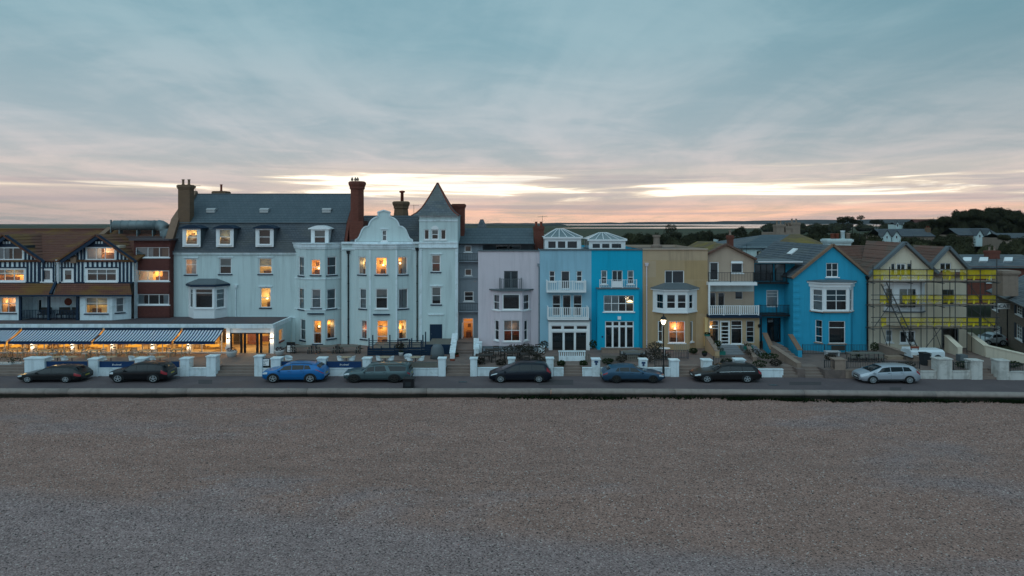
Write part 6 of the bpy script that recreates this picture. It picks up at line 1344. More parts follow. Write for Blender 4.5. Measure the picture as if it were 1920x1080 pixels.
# tiered grey garden stairs
o = thing('tiered_stairs', 'wide grey tiered stairs below the white glazed doors', 'stairs', (X(1385, 61), 61, TZ))
for i in range(4): boxo('tier', M['pavegrey'], o, X(1348, 60), X(1398, 60), 60.2 + i * .55, 62.88, TZ + .11 * i, TZ + .11 * (i + 1))
o = thing('tiered_stairs', 'narrow grey tiered stairs left of the blue sloping wall', 'stairs', (X(1425, 61), 61, TZ))
for i in range(4): boxo('tier', M['pavegrey'], o, X(1408, 60), X(1434, 60), 60.0 + i * .6, 62.88, TZ + .11 * i, TZ + .11 * (i + 1))
o = thing('front_door_steps', 'brown steps between the two blue coped walls', 'steps', (X(1470, 60), 61, TZ))
for i in range(5): boxo('step', M['stepst'], o, X(1452, 60.5), X(1482, 60.5), 58.8 + i * .8, 64.5, TZ + .1 * i, TZ + .1 * (i + 1))
o = thing('doorway_steps', 'pale stone steps and landing below the open lit doorway', 'steps', (X(870, 62), 62, TZ))
for i, y in enumerate((60.8, 61.3, 64.4)): boxo('step', M['paving'], o, X(854, 63), X(892, 63), y, 66.9, TZ + .14 * i, TZ + .14 * (i + 1))
# pierced white parapet of the pale blue house
o = thing('pierced_parapet', 'white pierced-block parapet at the pale blue house', 'wall', (X(1072, 58), 58, TZ))
Yp = 57.6; boxo('base_wall', M['trimw'], o, X(1048, Yp), X(1097, Yp), Yp, Yp + .2, TZ, Z(668, Yp)); boxo('coping', M['trimw'], o, X(1047, Yp), X(1098, Yp), Yp - .03, Yp + .23, Z(660, Yp), Z(658, Yp))
for i in range(13): boxo('pillar', M['trimw'], o, X(1048 + i * 3.95, Yp), X(1050 + i * 3.95, Yp), Yp + .02, Yp + .18, Z(668, Yp), Z(660, Yp))
# navy slatted deck fence with railing in front of the gable door
o = thing('deck_fence', 'navy painted slatted ramp fence in front of the Dutch gable', 'fence', (X(752, 60), 60, TZ))
Yd = 60.0
for j in range(5):
    for i in range(5):
        a, b = 690 + i * 25, 690 + (i + 1) * 25 - 1.4; yt = 653 - i * .6 + j * 4.6
        boxo('slat', M['navy'], o, X(a, Yd), X(b, Yd), Yd + .005 * j, Yd + .03 + .005 * j, max(TZ, Z(yt + 3.9, Yd)), Z(yt, Yd))
for i in range(6): boxo('post', M['navy'], o, X(689 + i * 25, Yd), X(690.6 + i * 25, Yd), Yd - .05, Yd + .06, TZ, Z(650 - i, Yd))
boxo('deck', M['woodgrey'], o, X(688, Yd), X(800, Yd), Yd + .1, 64.6, TZ + .3, TZ + .42)
boxo('ramp_side', M['navy'], o, X(796, 60.5), X(846, 60.5), 60.5, 60.6, TZ, Z(646, 60.5)); boxo('landing', M['woodgrey'], o, X(800, 61), X(846, 61), 60.7, 65.2, TZ + .5, TZ + .62)
Yr = 61.2
for px, t in ((692, 634), (699, 628), (731, 628), (746, 635), (752, 636), (768, 636), (772, 634), (790, 638), (793, 628), (798, 622)): boxo('rail_post', M['navy'], o, X(px - 1, Yr), X(px + 1, Yr), Yr - .05, Yr + .05, TZ + .4, Z(t, Yr))
for t in (638, 642, 646): boxo('rail', M['navy'], o, X(692, Yr), X(792, Yr), Yr - .02, Yr + .02, Z(t + .9, Yr), Z(t, Yr))
# ------------------------------------------------------------------ planters, pots, plants
M['leaf'] = leafmat('garden_leaf', (0.018, 0.030, 0.014), (0.055, 0.075, 0.030)); M['leafdry'] = leafmat('dry_leaf', (0.045, 0.038, 0.03), (0.10, 0.085, 0.065)); M['leafp'] = leafmat('purple_leaf', (0.05, 0.022, 0.028), (0.09, 0.04, 0.045))
def foliage(m, c, rx, ry, rz, cnt, s, rnd, shell=.45):
    for _ in range(cnt):
        u = Vector((rnd.gauss(0, 1), rnd.gauss(0, 1), rnd.gauss(0, 1))).normalized() * (shell + (1 - shell) * rnd.random()) ** .6
        p = Vector(c) + Vector((u.x * rx, u.y * ry, u.z * rz)); a = Vector((rnd.gauss(0, 1), rnd.gauss(0, 1), rnd.gauss(0, .6))).normalized(); b = a.cross(Vector((rnd.gauss(0, 1), rnd.gauss(0, 1), rnd.gauss(0, 1)))).normalized()
        k = s * rnd.uniform(.6, 1.3); m.quad(p - a * k, p - b * k * .6, p + a * k, p + b * k * .6)
def blob(m, c, rx, ry, rz, rnd, k=9):
    pr = [(.02, -.98), (.55, -.8), (.9, -.4), (1, 0), (.9, .42), (.55, .8), (.02, .98)]; vs = []
    for r, h_ in pr:
        for j in range(k): q = rnd.uniform(.82, 1.12); vs.append((c[0] + r * q * rx * cos(2 * pi * j / k), c[1] + r * q * ry * sin(2 * pi * j / k), c[2] + h_ * q * rz))
    m.add(vs, [(i * k + j, i * k + (j + 1) % k, (i + 1) * k + (j + 1) % k, (i + 1) * k + j) for i in range(6) for j in range(k)])
rnd = random.Random(21)
def bush(px, py, Y, r, hgt, lm, label, name='shrub', cat='shrub', cnt=260, s=.07):
    z = Z(py, Y); o = thing(name, label, cat, (X(px, Y), Y, z), 'garden shrubs'); m = MB(); foliage(m, (X(px, Y), Y, z + hgt * .6), r, r * .8, hgt * .5, cnt, s, rnd); m.build('foliage', M[lm], o, recalc=False)
    m = MB()
    for i in range(4): m.tube([(X(px, Y), Y, z), (X(px, Y) + rnd.uniform(-.4, .4) * r, Y, z + hgt * .6)], .018, 5)
    m.build('stems', M['wooddark'], o)
def pot(px, py, Y, r, hgt, mt_, lm, label, square=False):
    z = Z(py, Y); c = Vector((X(px, Y), Y, z)); o = thing('planter', label, 'planter', c, 'planters and pots')
    m = MB()
    if square: m.box(c.x - r, c.x + r, Y - r * .5, Y + r * .5, z, z + hgt)
    else: m.lathe(c, [(r * .55, 0), (r * .8, hgt * .3), (r, hgt * .75), (r * 1.02, hgt), (r * .88, hgt), (r * .85, hgt * .85), (.02, hgt * .85)], 16)
    m.build('pot', M[mt_], o, not square)
    if lm: m = MB(); foliage(m, c + Vector((0, 0, hgt + r * .25)), r * .95, r * .7, r * .45, 110, .06, rnd); m.build('plant', M[lm], o, recalc=False)
pot(434, 671, 59.5, .46, .62, 'planter', 'leafp', 'large round pale planter left of the restaurant doors')
pot(524, 667, 60.0, .42, .5, 'planter', 'leafp', 'round pale planter right of the restaurant doors')
pot(848.5, 681, 57.8, .22, .34, 'terra', None, 'terracotta pot beside the turret steps, front one'); pot(856, 672, 59.5, .22, .34, 'terra', 'leaf', 'terracotta pot beside the turret steps, rear one'); pot(846, 690, 56.4, .2, .3, 'terra', None, 'small terracotta pot nearest the doorway steps')
pot(1350, 665, 59.3, .42, .32, 'gpot', 'leaf', 'green glazed trough below the grey garden steps', True)
pot(1403, 655, 60.8, .38, .3, 'gpot', 'leaf', 'green trough planted with shrubs on the grey garden steps', True)
pot(1326, 632, 62.4, .28, .25, 'gpot', 'leaf', 'green pot on top of the tan coped wall'); pot(1321, 668, 57.6, .24, .3, 'black', 'leaf', 'black pot with round bush by the short white pier')
pot(8, 687, 56.4, .8, .3, 'planter', 'leaf', 'long stone trough at the left edge of the terrace', True); pot(32, 686, 56.6, .55, .3, 'planter', 'leaf', 'stone trough next to the broad white corner pier', True)
pot(752, 668, 58.6, .2, .35, 'planter', 'leaf', 'pale upright pot by the navy fence')
bush(750, 655, 60, .45, .5, 'leafdry', 'olive bush at the left end of the navy fence')
bush(1005, 672, 57.5, 1.0, 1.1, 'leafdry', 'dark dried bush on the lavender house terrace, right', cnt=500)
bush(965, 664, 60.2, 1.1, .8, 'leafdry', 'low dark bush in front of the lavender bay', cnt=450); bush(985, 662, 61.5, .8, .8, 'leafdry', 'dry bush under the lavender bay window', cnt=350)
bush(1052, 688, 55.8, .35, .5, 'leaf', 'green bush left of the pale blue house steps'); bush(1094, 688, 56.0, .35, .5, 'leaf', 'green bush right of the pale blue house steps')
bush(1228, 664, 60.5, .8, 1.0, 'leafdry', 'grey bush between the turquoise and tan houses', cnt=420); bush(1240, 676, 57.8, .8, .7, 'leafdry', 'brown bush behind the street lamp', cnt=350)
bush(1345, 652, 60.6, .4, .6, 'leaf', 'green shrub beside the white glazed doors'); bush(1412, 668, 58.6, .7, .6, 'leafdry', 'grassy shrub beside the grey stairs'); bush(1440, 674, 57.0, .9, .5, 'leaf', 'low green shrub behind the white wall', cnt=400)
bush(1640, 660, 60.6, .4, .8, 'leaf', 'dark shrub at the black downpipe of the blue house'); bush(1020, 656, 61.8, .4, .8, 'leafdry', 'bare bush left of the white pillar'); bush(1112, 655, 61, .35, .8, 'leaf', 'leafy bush left of the turquoise bay')
# ------------------------------------------------------------------ furniture prototypes
def chair(matn, seatm=None):
    o = thing('chair', 'x', 'chair', (0, 0, 0)); sm = M[seatm or matn]
    boxo('seat', sm, o, -.22, .22, -.21, .21, .43, .47)
    for x in (-.2, .2):
        boxo('leg', M[matn], o, x - .02, x + .02, -.2, -.16, 0, .43); boxo('leg', M[matn], o, x - .02, x + .02, .17, .21, 0, .88)
    boxo('back_rail', sm, o, -.18, .18, .175, .205, .76, .88); boxo('back_rail', sm, o, -.18, .18, .175, .205, .56, .66)
    return o
def tubchair():
    o = thing('tub_chair', 'x', 'chair', (0, 0, 0)); m = MB(); k = 9; r0, r1 = .24, .31
    ring = lambda r, z, f: [(r * sin(-2.3 + 4.6 * i / (k - 1)), r * cos(-2.3 + 4.6 * i / (k - 1)) , z + f * (cos((i - (k - 1) / 2) / (k - 1) * pi))) for i in range(k)]
    a, b = ring(r0, .40, 0), ring(r1, .62, .2); m.v = a + b + [(0, 0, .4)]; m.f = [(i, i + 1, k + i + 1, k + i) for i in range(k - 1)] + [(i, i + 1, 2 * k) for i in range(k - 1)]
    m.build('shell', M['chairw'], o, True, recalc=False)
    boxo('seat', M['chairw'], o, -.2, .2, -.24, .18, .39, .42)
    for x, y in ((-.2, -.18), (.2, -.18), (-.2, .18), (.2, .18)): mm = MB(); mm.tube([(x * .6, y * .6, .4), (x * 1.15, y * 1.15, 0)], .015, 5); mm.build('leg', M['wood'], o)
    return o
def table(matn, w_=.8, d_=.8, hgt=.74, legm=None, rnd_=False):
    o = thing('table', 'x', 'table', (0, 0, 0)); lm = M[legm or matn]
    if rnd_:
        MB().lathe((0, 0, 0), [(.02, hgt - .03), (w_ / 2, hgt - .03), (w_ / 2, hgt), (.02, hgt)], 18).build('table_top', M[matn], o); MB().lathe((0, 0, 0), [(.03, .02), (.03, hgt - .03)], 8).build('pedestal', lm, o); MB().lathe((0, 0, 0), [(.02, 0), (.24, 0), (.24, .02), (.02, .03)], 12).build('base', lm, o)
    else:
        boxo('table_top', M[matn], o, -w_ / 2, w_ / 2, -d_ / 2, d_ / 2, hgt - .04, hgt)
        for x in (-1, 1):
            for y in (-1, 1): boxo('leg', lm, o, x * (w_ / 2 - .08) - .03, x * (w_ / 2 - .08) + .03, y * (d_ / 2 - .08) - .03, y * (d_ / 2 - .08) + .03, 0, hgt - .04)
    return o
used = set()
def put(proto, px, Y, rz, label, group, z=TZ):
    loc = (X(px, Y), Y, z + .002)
    if proto.name not in used:
        used.add(proto.name); proto.location = loc; proto.rotation_euler = (0, 0, rz); tag(proto, label, None, group); proto.scale = (1.12, 1.0, .84); return proto
    return dup(proto, loc, rz, label, group, (1.12, 1.0, .84))
wc, dc, gc, tc = chair('wood', 'planter'), chair('wooddark'), chair('iron', 'woodgrey'), tubchair()
tw, tg, td, tr, tl = table('wood', .9, .8), table('woodgrey', 1.5, .85, legm='iron'), table('wooddark', 1.3, .8), table('wood', .75, .75, rnd_=True, legm='iron'), table('wood', .8, .8, rnd_=True, legm='iron')
R = random.Random(9)
# inside the restaurant and out under the awnings
for i, px in enumerate((12, 50, 105, 160, 235, 300, 345, 395)):
    put(tw, px, 63.2, 0, ORD[i] + ' dining table from the left inside the glowing restaurant', 'dining tables inside the restaurant', TZ + .02)
    for s_, w_ in ((-1, 'left'), (1, 'right')): put(wc, px + s_ * 15, 63.2 + R.uniform(-.2, .2), -s_ * pi / 2, 'dining chair ' + w_ + ' of the ' + ORD[i] + ' table from the left inside the restaurant', 'dining chairs inside the restaurant', TZ + .02)
tn = ['at the far left edge', 'left of the first lit column', 'right of the first lit column', 'by the second lit column', 'between second and third lit columns', 'by the third lit column', 'left of the fourth lit column', 'by the fifth lit column']
for i, px in enumerate((-35, 28, 85, 118, 176, 232, 272, 335)):
    Y = 59.2 + .5 * (i % 2)
    put(tw, px, Y, R.uniform(-.1, .1), 'pale wooden terrace table under the awning ' + tn[i], 'terrace tables under the awnings')
    for s_, w_ in ((-1, 'left'), (1, 'right')): put(wc, px + s_ * 15.5, Y + R.uniform(-.3, .3), -s_ * pi / 2 + R.uniform(-.4, .4), 'pale wooden chair on the ' + w_ + ' of the terrace table ' + tn[i], 'terrace chairs under the awnings')
rn = ['behind the broad white corner pier', 'behind the left navy screen', 'behind the second navy screen', 'beside the third white pier', 'behind the third navy screen']
for i, px in enumerate((108, 135, 208, 262, 300)):
    put(tr, px, 56.3, 0, 'small round wooden table ' + rn[i], 'round tables behind the screens')
    put(tc, px - 14, 56.4, pi / 2 + .3, 'white tub chair left of the round table ' + rn[i], 'white tub chairs along the wall')
# grey tables in front of the bays
gn = ['left, by the menu board', 'middle, below the canted bay', 'right, nearest the navy fence']
for i, px in enumerate((566, 612, 655)):
    put(tg, px, 61.3, 0, 'grey wooden bench table on the hotel terrace, ' + gn[i], 'grey terrace tables')
    for s_, w_ in ((-1, 'left'), (1, 'right')): put(gc, px + s_ * 16, 60.9, -s_ * pi / 2, 'dark metal chair on the ' + w_ + ' of the grey terrace table, ' + gn[i], 'grey terrace chairs')
for i, (px, lb) in enumerate(((649, 'behind the navy screen by the blue car'), (722, 'with an orange glow behind the green car roof'), (779, 'near the grey covered heap'))):
    put(tl, px, 56.2, 0, 'low round table ' + lb, 'round tables along the hotel wall'); put(tc, px - 10.5, 56.3, pi / 2 + .2, 'white tub chair left of the table ' + lb, 'white tub chairs along the wall'); put(tc, px + 10.5, 56.3, -pi / 2 - .2, 'white tub chair right of the table ' + lb, 'white tub chairs along the wall')
put(tc, 788 - 23, 57.0, 0, 'white tub chair facing the road behind the green car', 'white tub chairs along the wall'); put(tc, 541, 56.4, 1.2, 'white tub chair partly hidden by the bright blue car roof', 'white tub chairs along the wall')
# lavender terrace
for i, (px, Y, lb) in enumerate(((908, 57.2, 'front left'), (925, 59.6, 'rear left'), (960, 58.4, 'centre'), (992, 57.6, 'right'))):
    put(td, px, Y, .05 * i, 'dark wooden table on the lavender house terrace, ' + lb, 'dark terrace tables')
    for k_, (dx_, dy_, rz, w_) in enumerate(((-17, 0, pi / 2, 'left end'), (17, .1, -pi / 2, 'right end'), (-4, -.8, pi, 'near side'), (5, .8, 0, 'far side'))): put(dc, px + dx_, Y + dy_, rz, 'dark slatted chair at the ' + w_ + ' of the lavender terrace table, ' + lb, 'dark terrace chairs')
# turquoise and tan terraces
put(tg, 1187, 58.6, 0, 'grey picnic table in front of the turquoise house', 'grey terrace tables')
for s_, w_ in ((-1, 'left'), (1, 'right')): put(dc, 1187 + s_ * 20, 58.4, -s_ * pi / 2, 'dark chair on the ' + w_ + ' of the turquoise house picnic table', 'dark terrace chairs')
put(table('trim', .9, .9, rnd_=True), 1246, 60.2, 0, 'white round bistro table in front of the tan house', 'bistro furniture'); put(gc, 1232, 60.6, pi / 2, 'dark metal chair by the white bistro table', 'grey terrace chairs')
o = thing('parasol_canvas', 'grey folded-out canvas shelter over the picnic table by the turquoise bay', 'canopy', (X(1187, 59.5), 59.5, TZ)); c = P(1187, 657, 59.8)
m = MB(); m.add([c + Vector((0, 0, .1)), c + Vector((-1.1, -.7, -.25)), c + Vector((1.1, -.7, -.25)), c + Vector((1.1, .7, -.25)), c + Vector((-1.1, .7, -.25))], [(0, 1, 2), (0, 2, 3), (0, 3, 4), (0, 4, 1)]); m.build('canvas', clothmat('grey_canvas', (.26, .25, .25), .2), o, recalc=False)
m = MB(); m.tube([c, (c.x, c.y, TZ)], .03, 6); m.build('pole', M['woodgrey'], o)
# blue house terrace: long covered table and chairs
put(table('woodgrey', 2.6, .95), 1622, 58.0, 0, 'long grey table on the bright blue house terrace', 'grey terrace tables')
for i, px in enumerate((1598, 1615, 1632, 1650)): put(gc, px, 57.2, pi, 'dark chair at the long grey table, %s from the left' % ('first', 'second', 'third', 'fourth')[i], 'grey terrace chairs')
bench = block('garden_bench', 'pale bench on the bright blue house terrace below the window', 'bench', [('seat', 'planter', X(1545, 60), X(1572, 60), 59.6, 60.1, 1.0, 1.08), ('backrest', 'wooddark', X(1560, 60), X(1585, 60), 60.1, 60.16, 1.08, 1.5), ('leg', 'planter', X(1546, 60), X(1549, 60), 59.65, 60.05, TZ, 1.0), ('leg', 'planter', X(1568, 60), X(1571, 60), 59.65, 60.05, TZ, 1.0)])
# builders' things below the scaffold
o = thing('sheeted_trailer', 'white sheeted trailer with materials parked below the scaffold', 'trailer', (X(1727, 58), 58, TZ))
m = MB(); m.prism_x([(57.3, 1.0), (57.3, 1.45), (57.6, 1.6), (58.6, 1.6), (58.9, 1.4), (58.9, 1.0)], X(1700, 58), X(1762, 58)); m.build('sheet', M['chairw'], o); boxo('bed', M['black'], o, X(1698, 58), X(1764, 58), 57.25, 58.95, .95, 1.0)
for px in (1712, 1748):
    for y in (57.2, 58.9): m = MB(); m.lathe((X(px, 58), y, TZ + .3), [(.1, -.05), (.3, -.05), (.3, .05), (.1, .05)], 14, 'y'); m.build('wheel', M['black'], o)
o = block('traffic_barrier', 'orange and white warning barrier on the trailer', 'barrier', [('plank', 'terra', X(1706, 57.6), X(1722, 57.6), 57.5, 57.56, 1.72, 1.9), ('plank', 'chairw', X(1690, 57.6), X(1705.5, 57.6), 57.5, 57.56, 1.72, 1.88), ('leg', 'black', X(1707, 57.6), X(1708, 57.6), 57.5, 57.55, 1.6, 1.72), ('leg', 'black', X(1720, 57.6), X(1721, 57.6), 57.5, 57.55, 1.6, 1.72)])
o = thing('rubble_bin', 'dark grey wheeled bin by the stone garden wall', 'bin', (X(1734, 56), 56, TZ)); m = MB(); x = X(1734, 56); m.hexa([(x - .26, 55.7, TZ), (x + .26, 55.7, TZ), (x + .26, 56.3, TZ), (x - .26, 56.3, TZ), (x - .3, 55.6, 1.55), (x + .3, 55.6, 1.55), (x + .3, 56.35, 1.6), (x - .3, 56.35, 1.6)]); m.build('tub', M['iron'], o); boxo('lid', M['iron'], o, x - .32, x + .32, 55.56, 56.4, 1.6, 1.66)
# grey covered heap (sheeted barbecue) by the turret steps
o = thing('covered_barbecue', 'grey sheet-covered barbecue at the end of the navy fence', 'barbecue', (X(820, 58.5), 58.5, TZ)); m = MB(); c = Vector((X(820, 58.6), 58.6, TZ)); m.lathe(c, [(.62, 0), (.58, .5), (.5, .95), (.34, 1.2), (.02, 1.26)], 12, sx=1.0, sy=.7); m.build('cover', M['lead'], o, True)
# menu boards
def aboard(label, px0, px1, py0, py1, Y, tall):
    o = thing('menu_board', label, 'sign', (X((px0 + px1) / 2, Y), Y, TZ), 'menu boards'); x0, x1, z0, z1 = X(px0, Y), X(px1, Y), Z(py1, Y), Z(py0, Y)
    boxo('frame', M['black'], o, x0, x1, Y, Y + .06, z0, z1); boxo('poster', M['trim'], o, x0 + .07, x1 - .07, Y - .006, Y, z0 + .1, z1 - (.3 if tall else .08))
    m = MB(); pts = [Vector((x0 + .14 + (x1 - x0 - .28) * i / 8, Y - .012, (z0 + z1) / 2 + .05 * sin(i * 1.7) + .02 * i)) for i in range(9)]; m.tube(pts, .014, 5); m.build('print', M['lead'], o)
    boxo('print', M['lead'], o, x0 + .18, x1 - .3, Y - .012, Y - .006, z0 + .2, z0 + .24)
    m = MB(); m.hexa([(x0, Y + .06, z0), (x1, Y + .06, z0), (x1, Y + .4, TZ), (x0, Y + .4, TZ), (x0, Y + .06, z0 + .05), (x1, Y + .06, z0 + .05), (x1, Y + .4, TZ + .05), (x0, Y + .4, TZ + .05)]); m.build('stand', M['black'], o)
    if tall: boxo('upright', M['black'], o, x0 + .02, x0 + .07, Y + .01, Y + .05, TZ, z0); boxo('upright', M['black'], o, x1 - .07, x1 - .02, Y + .01, Y + .05, TZ, z0)
aboard('black-framed menu board standing left of the grey terrace tables', 537, 553, 641.5, 662, 61.2, True)
aboard('pale framed notice board between two white piers at the hotel steps', 489, 506, 671, 688, 54.9, False)
# ------------------------------------------------------------------ street lamp
YZ = 54.25; o = thing('street_lamp', 'black street lamp with a lit lantern in front of the tan house', 'street lamp', (X(1244, YZ), YZ, 0)); c = Vector((X(1244, YZ), YZ, 0)); zt = Z(608, YZ)
m = MB(); m.lathe(c, [(.13, 0), (.13, .08), (.10, .12), (.09, .9), (.065, 1.0), (.05, 1.1), (.045, zt - .25), (.07, zt - .22), (.04, zt - .15), (.04, zt)], 12); m.build('post', M['black'], o, True)
m = MB(); m.lathe(c, [(.06, zt), (.12, zt + .03), (.22, zt + .38), (.10, zt + .38)], 6); m.build('lantern_glass', M['bulbw'], o)
m = MB(); m.lathe(c, [(.27, zt + .36), (.27, zt + .40), (.16, zt + .6), (.05, zt + .66), (.03, zt + .78), (.005, zt + .82)], 6); m.build('lantern_hood', M['black'], o)
m = MB()
for j in range(6): a = 2 * pi * j / 6; m.tube([c + Vector((.125 * cos(a), .125 * sin(a), zt + .03)), c + Vector((.225 * cos(a), .225 * sin(a), zt + .38))], .012, 4)
m.build('lantern_frame', M['black'], o)
li = bpy.data.lights.new('lamp_light', 'POINT'); li.energy = 22; li.color = (1, .78, .5); li.shadow_soft_size = .15; lo = bpy.data.objects.new('lamp_light', li); COL.objects.link(lo); lo.parent = o; lo.location = (0, -.35, zt + .1)
# ------------------------------------------------------------------ litter bin on the sea wall side
o = thing('litter_bin', 'black square litter bin beside the sea wall in front of the green car', 'bin', (X(766.5, 50.9), 50.9, 0)); x = X(766.5, 50.9)
m = MB(); m.box(x - .38, x + .38, 50.55, 51.25, .04, .68); m.build('body', M['black'], o); boxo('lid', M['black'], o, x - .42, x + .42, 50.5, 51.3, .68, .76); boxo('foot', M['iron'], o, x - .3, x + .3, 50.62, 51.18, 0, .04); boxo('plate', M['iron'], o, x - .2, x + .2, 50.54, 50.55, .2, .5)
# ================================================================== cars
def paint(name, col, metal=0.3, rough=0.32): return mat(name, col, rough, 0.03, 2, spec=0.3, metal=metal, coat=0.2)
M['cglass'] = mat('car_glass', (0.006, 0.009, 0.011), 0.04, 0.0, spec=0.45); M['tyre'] = mat('tyre', (0.014, 0.014, 0.014), 0.85, 0.1, 8); M['alloy'] = mat('alloy', (0.42, 0.44, 0.45), 0.35, 0.05, metal=0.4); M['dalloy'] = mat('dark_alloy', (0.05, 0.045, 0.04), 0.4, 0.05, metal=0.5)
M['hl'] = mat('headlamp', (0.62, 0.66, 0.68), 0.15, 0.05, spec=0.8); M['tl'] = mat('tail_lamp', (0.35, 0.012, 0.02), 0.2, 0.05, spec=0.6); M['plasticb'] = mat('black_plastic', (0.018, 0.018, 0.02), 0.6, 0.05)
M['platey'] = mat('yellow_plate', (0.55, 0.45, 0.04), 0.5, 0.02); M['platew'] = mat('white_plate', (0.62, 0.62, 0.6), 0.5, 0.02); M['chrome'] = mat('chrome_trim', (0.55, 0.57, 0.58), 0.2, 0.02, metal=0.9)
def interp(kp, x):
    if x <= kp[0][0]: return kp[0][1]
    for (a, va), (b, vb) in zip(kp[:-1], kp[1:]):
        if x <= b:
            t = (x - a) / (b - a); return va + (vb - va) * t
    return kp[-1][1]
def smoothed(kp, x, e=.012): return (interp(kp, x - e) + 2 * interp(kp, x) + interp(kp, x + e)) / 4
def car(label, px_front, px_rear, paintmat, top, belt, W, wins, wheels, wr=.33, rim='alloy', flip=False, zbot=.2, group='cars parked along the road', rails=None, screen=(.27, .42), rear=(.86, .97), tails=(.90, .995, 3.3, 4.9), heads=(.01, .09, 3.6, 4.9), chrome=False, spokes=5, lower='plasticb', ynear=52.45, name='parked_car', roofmat=None, dlo=(.10, .90), arch=1.17, rails_m='plasticb', zs=.85):
    xn = lambda px: X(px, ynear)
    L = abs(xn(px_rear) - xn(px_front)); hw = W / 2
    yb = bend(xn((px_front + px_rear) / 2)); o = thing(name, label, 'car', (0, 0, 0), group)
    def hwid(t):
        w_ = hw
        if t < .14: w_ *= 1 - .20 * (1 - t / .14) ** 2.2
        if t > .90: w_ *= 1 - .16 * ((t - .90) / .10) ** 2
        return w_
    def ring(t):
        te = min(max(t, .032 - .3 * max(0, .032 - t)), .988); zb, zt, w_ = smoothed(belt, te), smoothed(top, te), hwid(t); zt = max(zt, zb + .03); k = max(0, min(1, (zt - zb) / .42)); zl = zbot + (.10 if t < .03 or t > .97 else 0)
        wt = w_ * (.95 - .20 * k)
        return [(0, zl), (.86 * w_, zl), (.97 * w_, zl + .10), (w_, zl + (zb - zl) * .55), (.985 * w_, zb - .09), (.955 * w_, zb), (wt, zt - .05 * k - .012), (wt * .86, zt - .005), (0, zt + .02)]
    def S_(t, r, side):
        rg = ring(t); i = min(int(r), 7); f = r - i; y = rg[i][0] + (rg[i + 1][0] - rg[i][0]) * f; z = rg[i][1] + (rg[i + 1][1] - rg[i][1]) * f
        # nose and tail rounding in plan
        return Vector(((t - .5) * L, side * y, z))
    ts = sorted(set([0, .006, .02, .045, .08, .12, .17, .22] + [i / 30 for i in range(6, 31)] + [screen[0], screen[1], rear[0], rear[1], .985, .995, 1.0]))
    m = MB(); vs = []
    for t in ts:
        rg = ring(t); pts = [(-y, z) for y, z in rg] + [(y, z) for y, z in rg[::-1][1:-1]]; nn = len(pts)
        sh = 0.0
        vs += [((t - .5) * L, y, z) for y, z in pts]
    m.v = vs; m.f = [(i * nn + j, i * nn + (j + 1) % nn, (i + 1) * nn + (j + 1) % nn, (i + 1) * nn + j) for i in range(len(ts) - 1) for j in range(nn)] + [tuple(range(nn)), tuple(range((len(ts) - 1) * nn, len(ts) * nn))]
    bo = m.build('body', paintmat, o, True)
    try:
        es = bo.modifiers.new('edges', 'EDGE_SPLIT'); es.split_angle = radians(38)
    except Exception: pass
    def patch(nm, t0, t1, r0, r1, side, mt_, off=.008, par=None, nt=6, nr=3, taper0=0., taper1=0.):
        m = MB(); g = []
        for i in range(nt + 1):
            t = t0 + (t1 - t0) * i / nt
            for j in range(nr + 1):
                u = j / nr; tt = t + (taper0 * (1 - i / nt) + taper1 * i / nt) * u; r = r0 + (r1 - r0) * u; p = S_(tt, r, side)
                a = S_(tt + .004, r, side) - S_(tt - .004, r, side); b = S_(tt, min(r + .05, 7.99), side) - S_(tt, r - .05, side); nrm = a.cross(b)
                if nrm.length > 0: nrm.normalize()
                if nrm.y * side < 0 and abs(nrm.y) > abs(nrm.z): nrm = -nrm
                if abs(nrm.z) >= abs(nrm.y) and nrm.z < 0: nrm = -nrm
                g.append(p + nrm * off)
        m.v = [tuple(p) for p in g]; m.f = [(i * (nr + 1) + j, (i + 1) * (nr + 1) + j, (i + 1) * (nr + 1) + j + 1, i * (nr + 1) + j + 1) for i in range(nt) for j in range(nr)]
        return m.build(nm, M[mt_] if isinstance(mt_, str) else mt_, par or o, True, recalc=False)
    def across(nm, t0, t1, mt_, f=.93):
        m = MB(); nt, k = 5, 8; g = []
        for i in range(nt + 1):
            t = t0 + (t1 - t0) * i / nt; rg = ring(t); w7 = rg[6][0] * f
            for j in range(k + 1):
                y = -w7 + 2 * w7 * j / k; ay = abs(y); z = rg[8][1] + (rg[7][1] - rg[8][1]) * min(1, ay / max(rg[7][0], 1e-4))
                if ay > rg[7][0]: z = rg[7][1] + (rg[6][1] - rg[7][1]) * (ay - rg[7][0]) / max(1e-4, rg[6][0] - rg[7][0])
                g.append(((t - .5) * L + (-.012 if t0 < .5 else .012), y, z + .012))
        m.v = g; m.f = [(i * (k + 1) + j, (i + 1) * (k + 1) + j, (i + 1) * (k + 1) + j + 1, i * (k + 1) + j + 1) for i in range(nt) for j in range(k)]
        m.build(nm, M[mt_], o, True, recalc=False)
    across('windscreen', screen[0] + .008, screen[1] - .008, 'cglass'); across('rear_window', rear[0] + .012, rear[0] + (rear[1] - rear[0]) * .62, 'cglass')
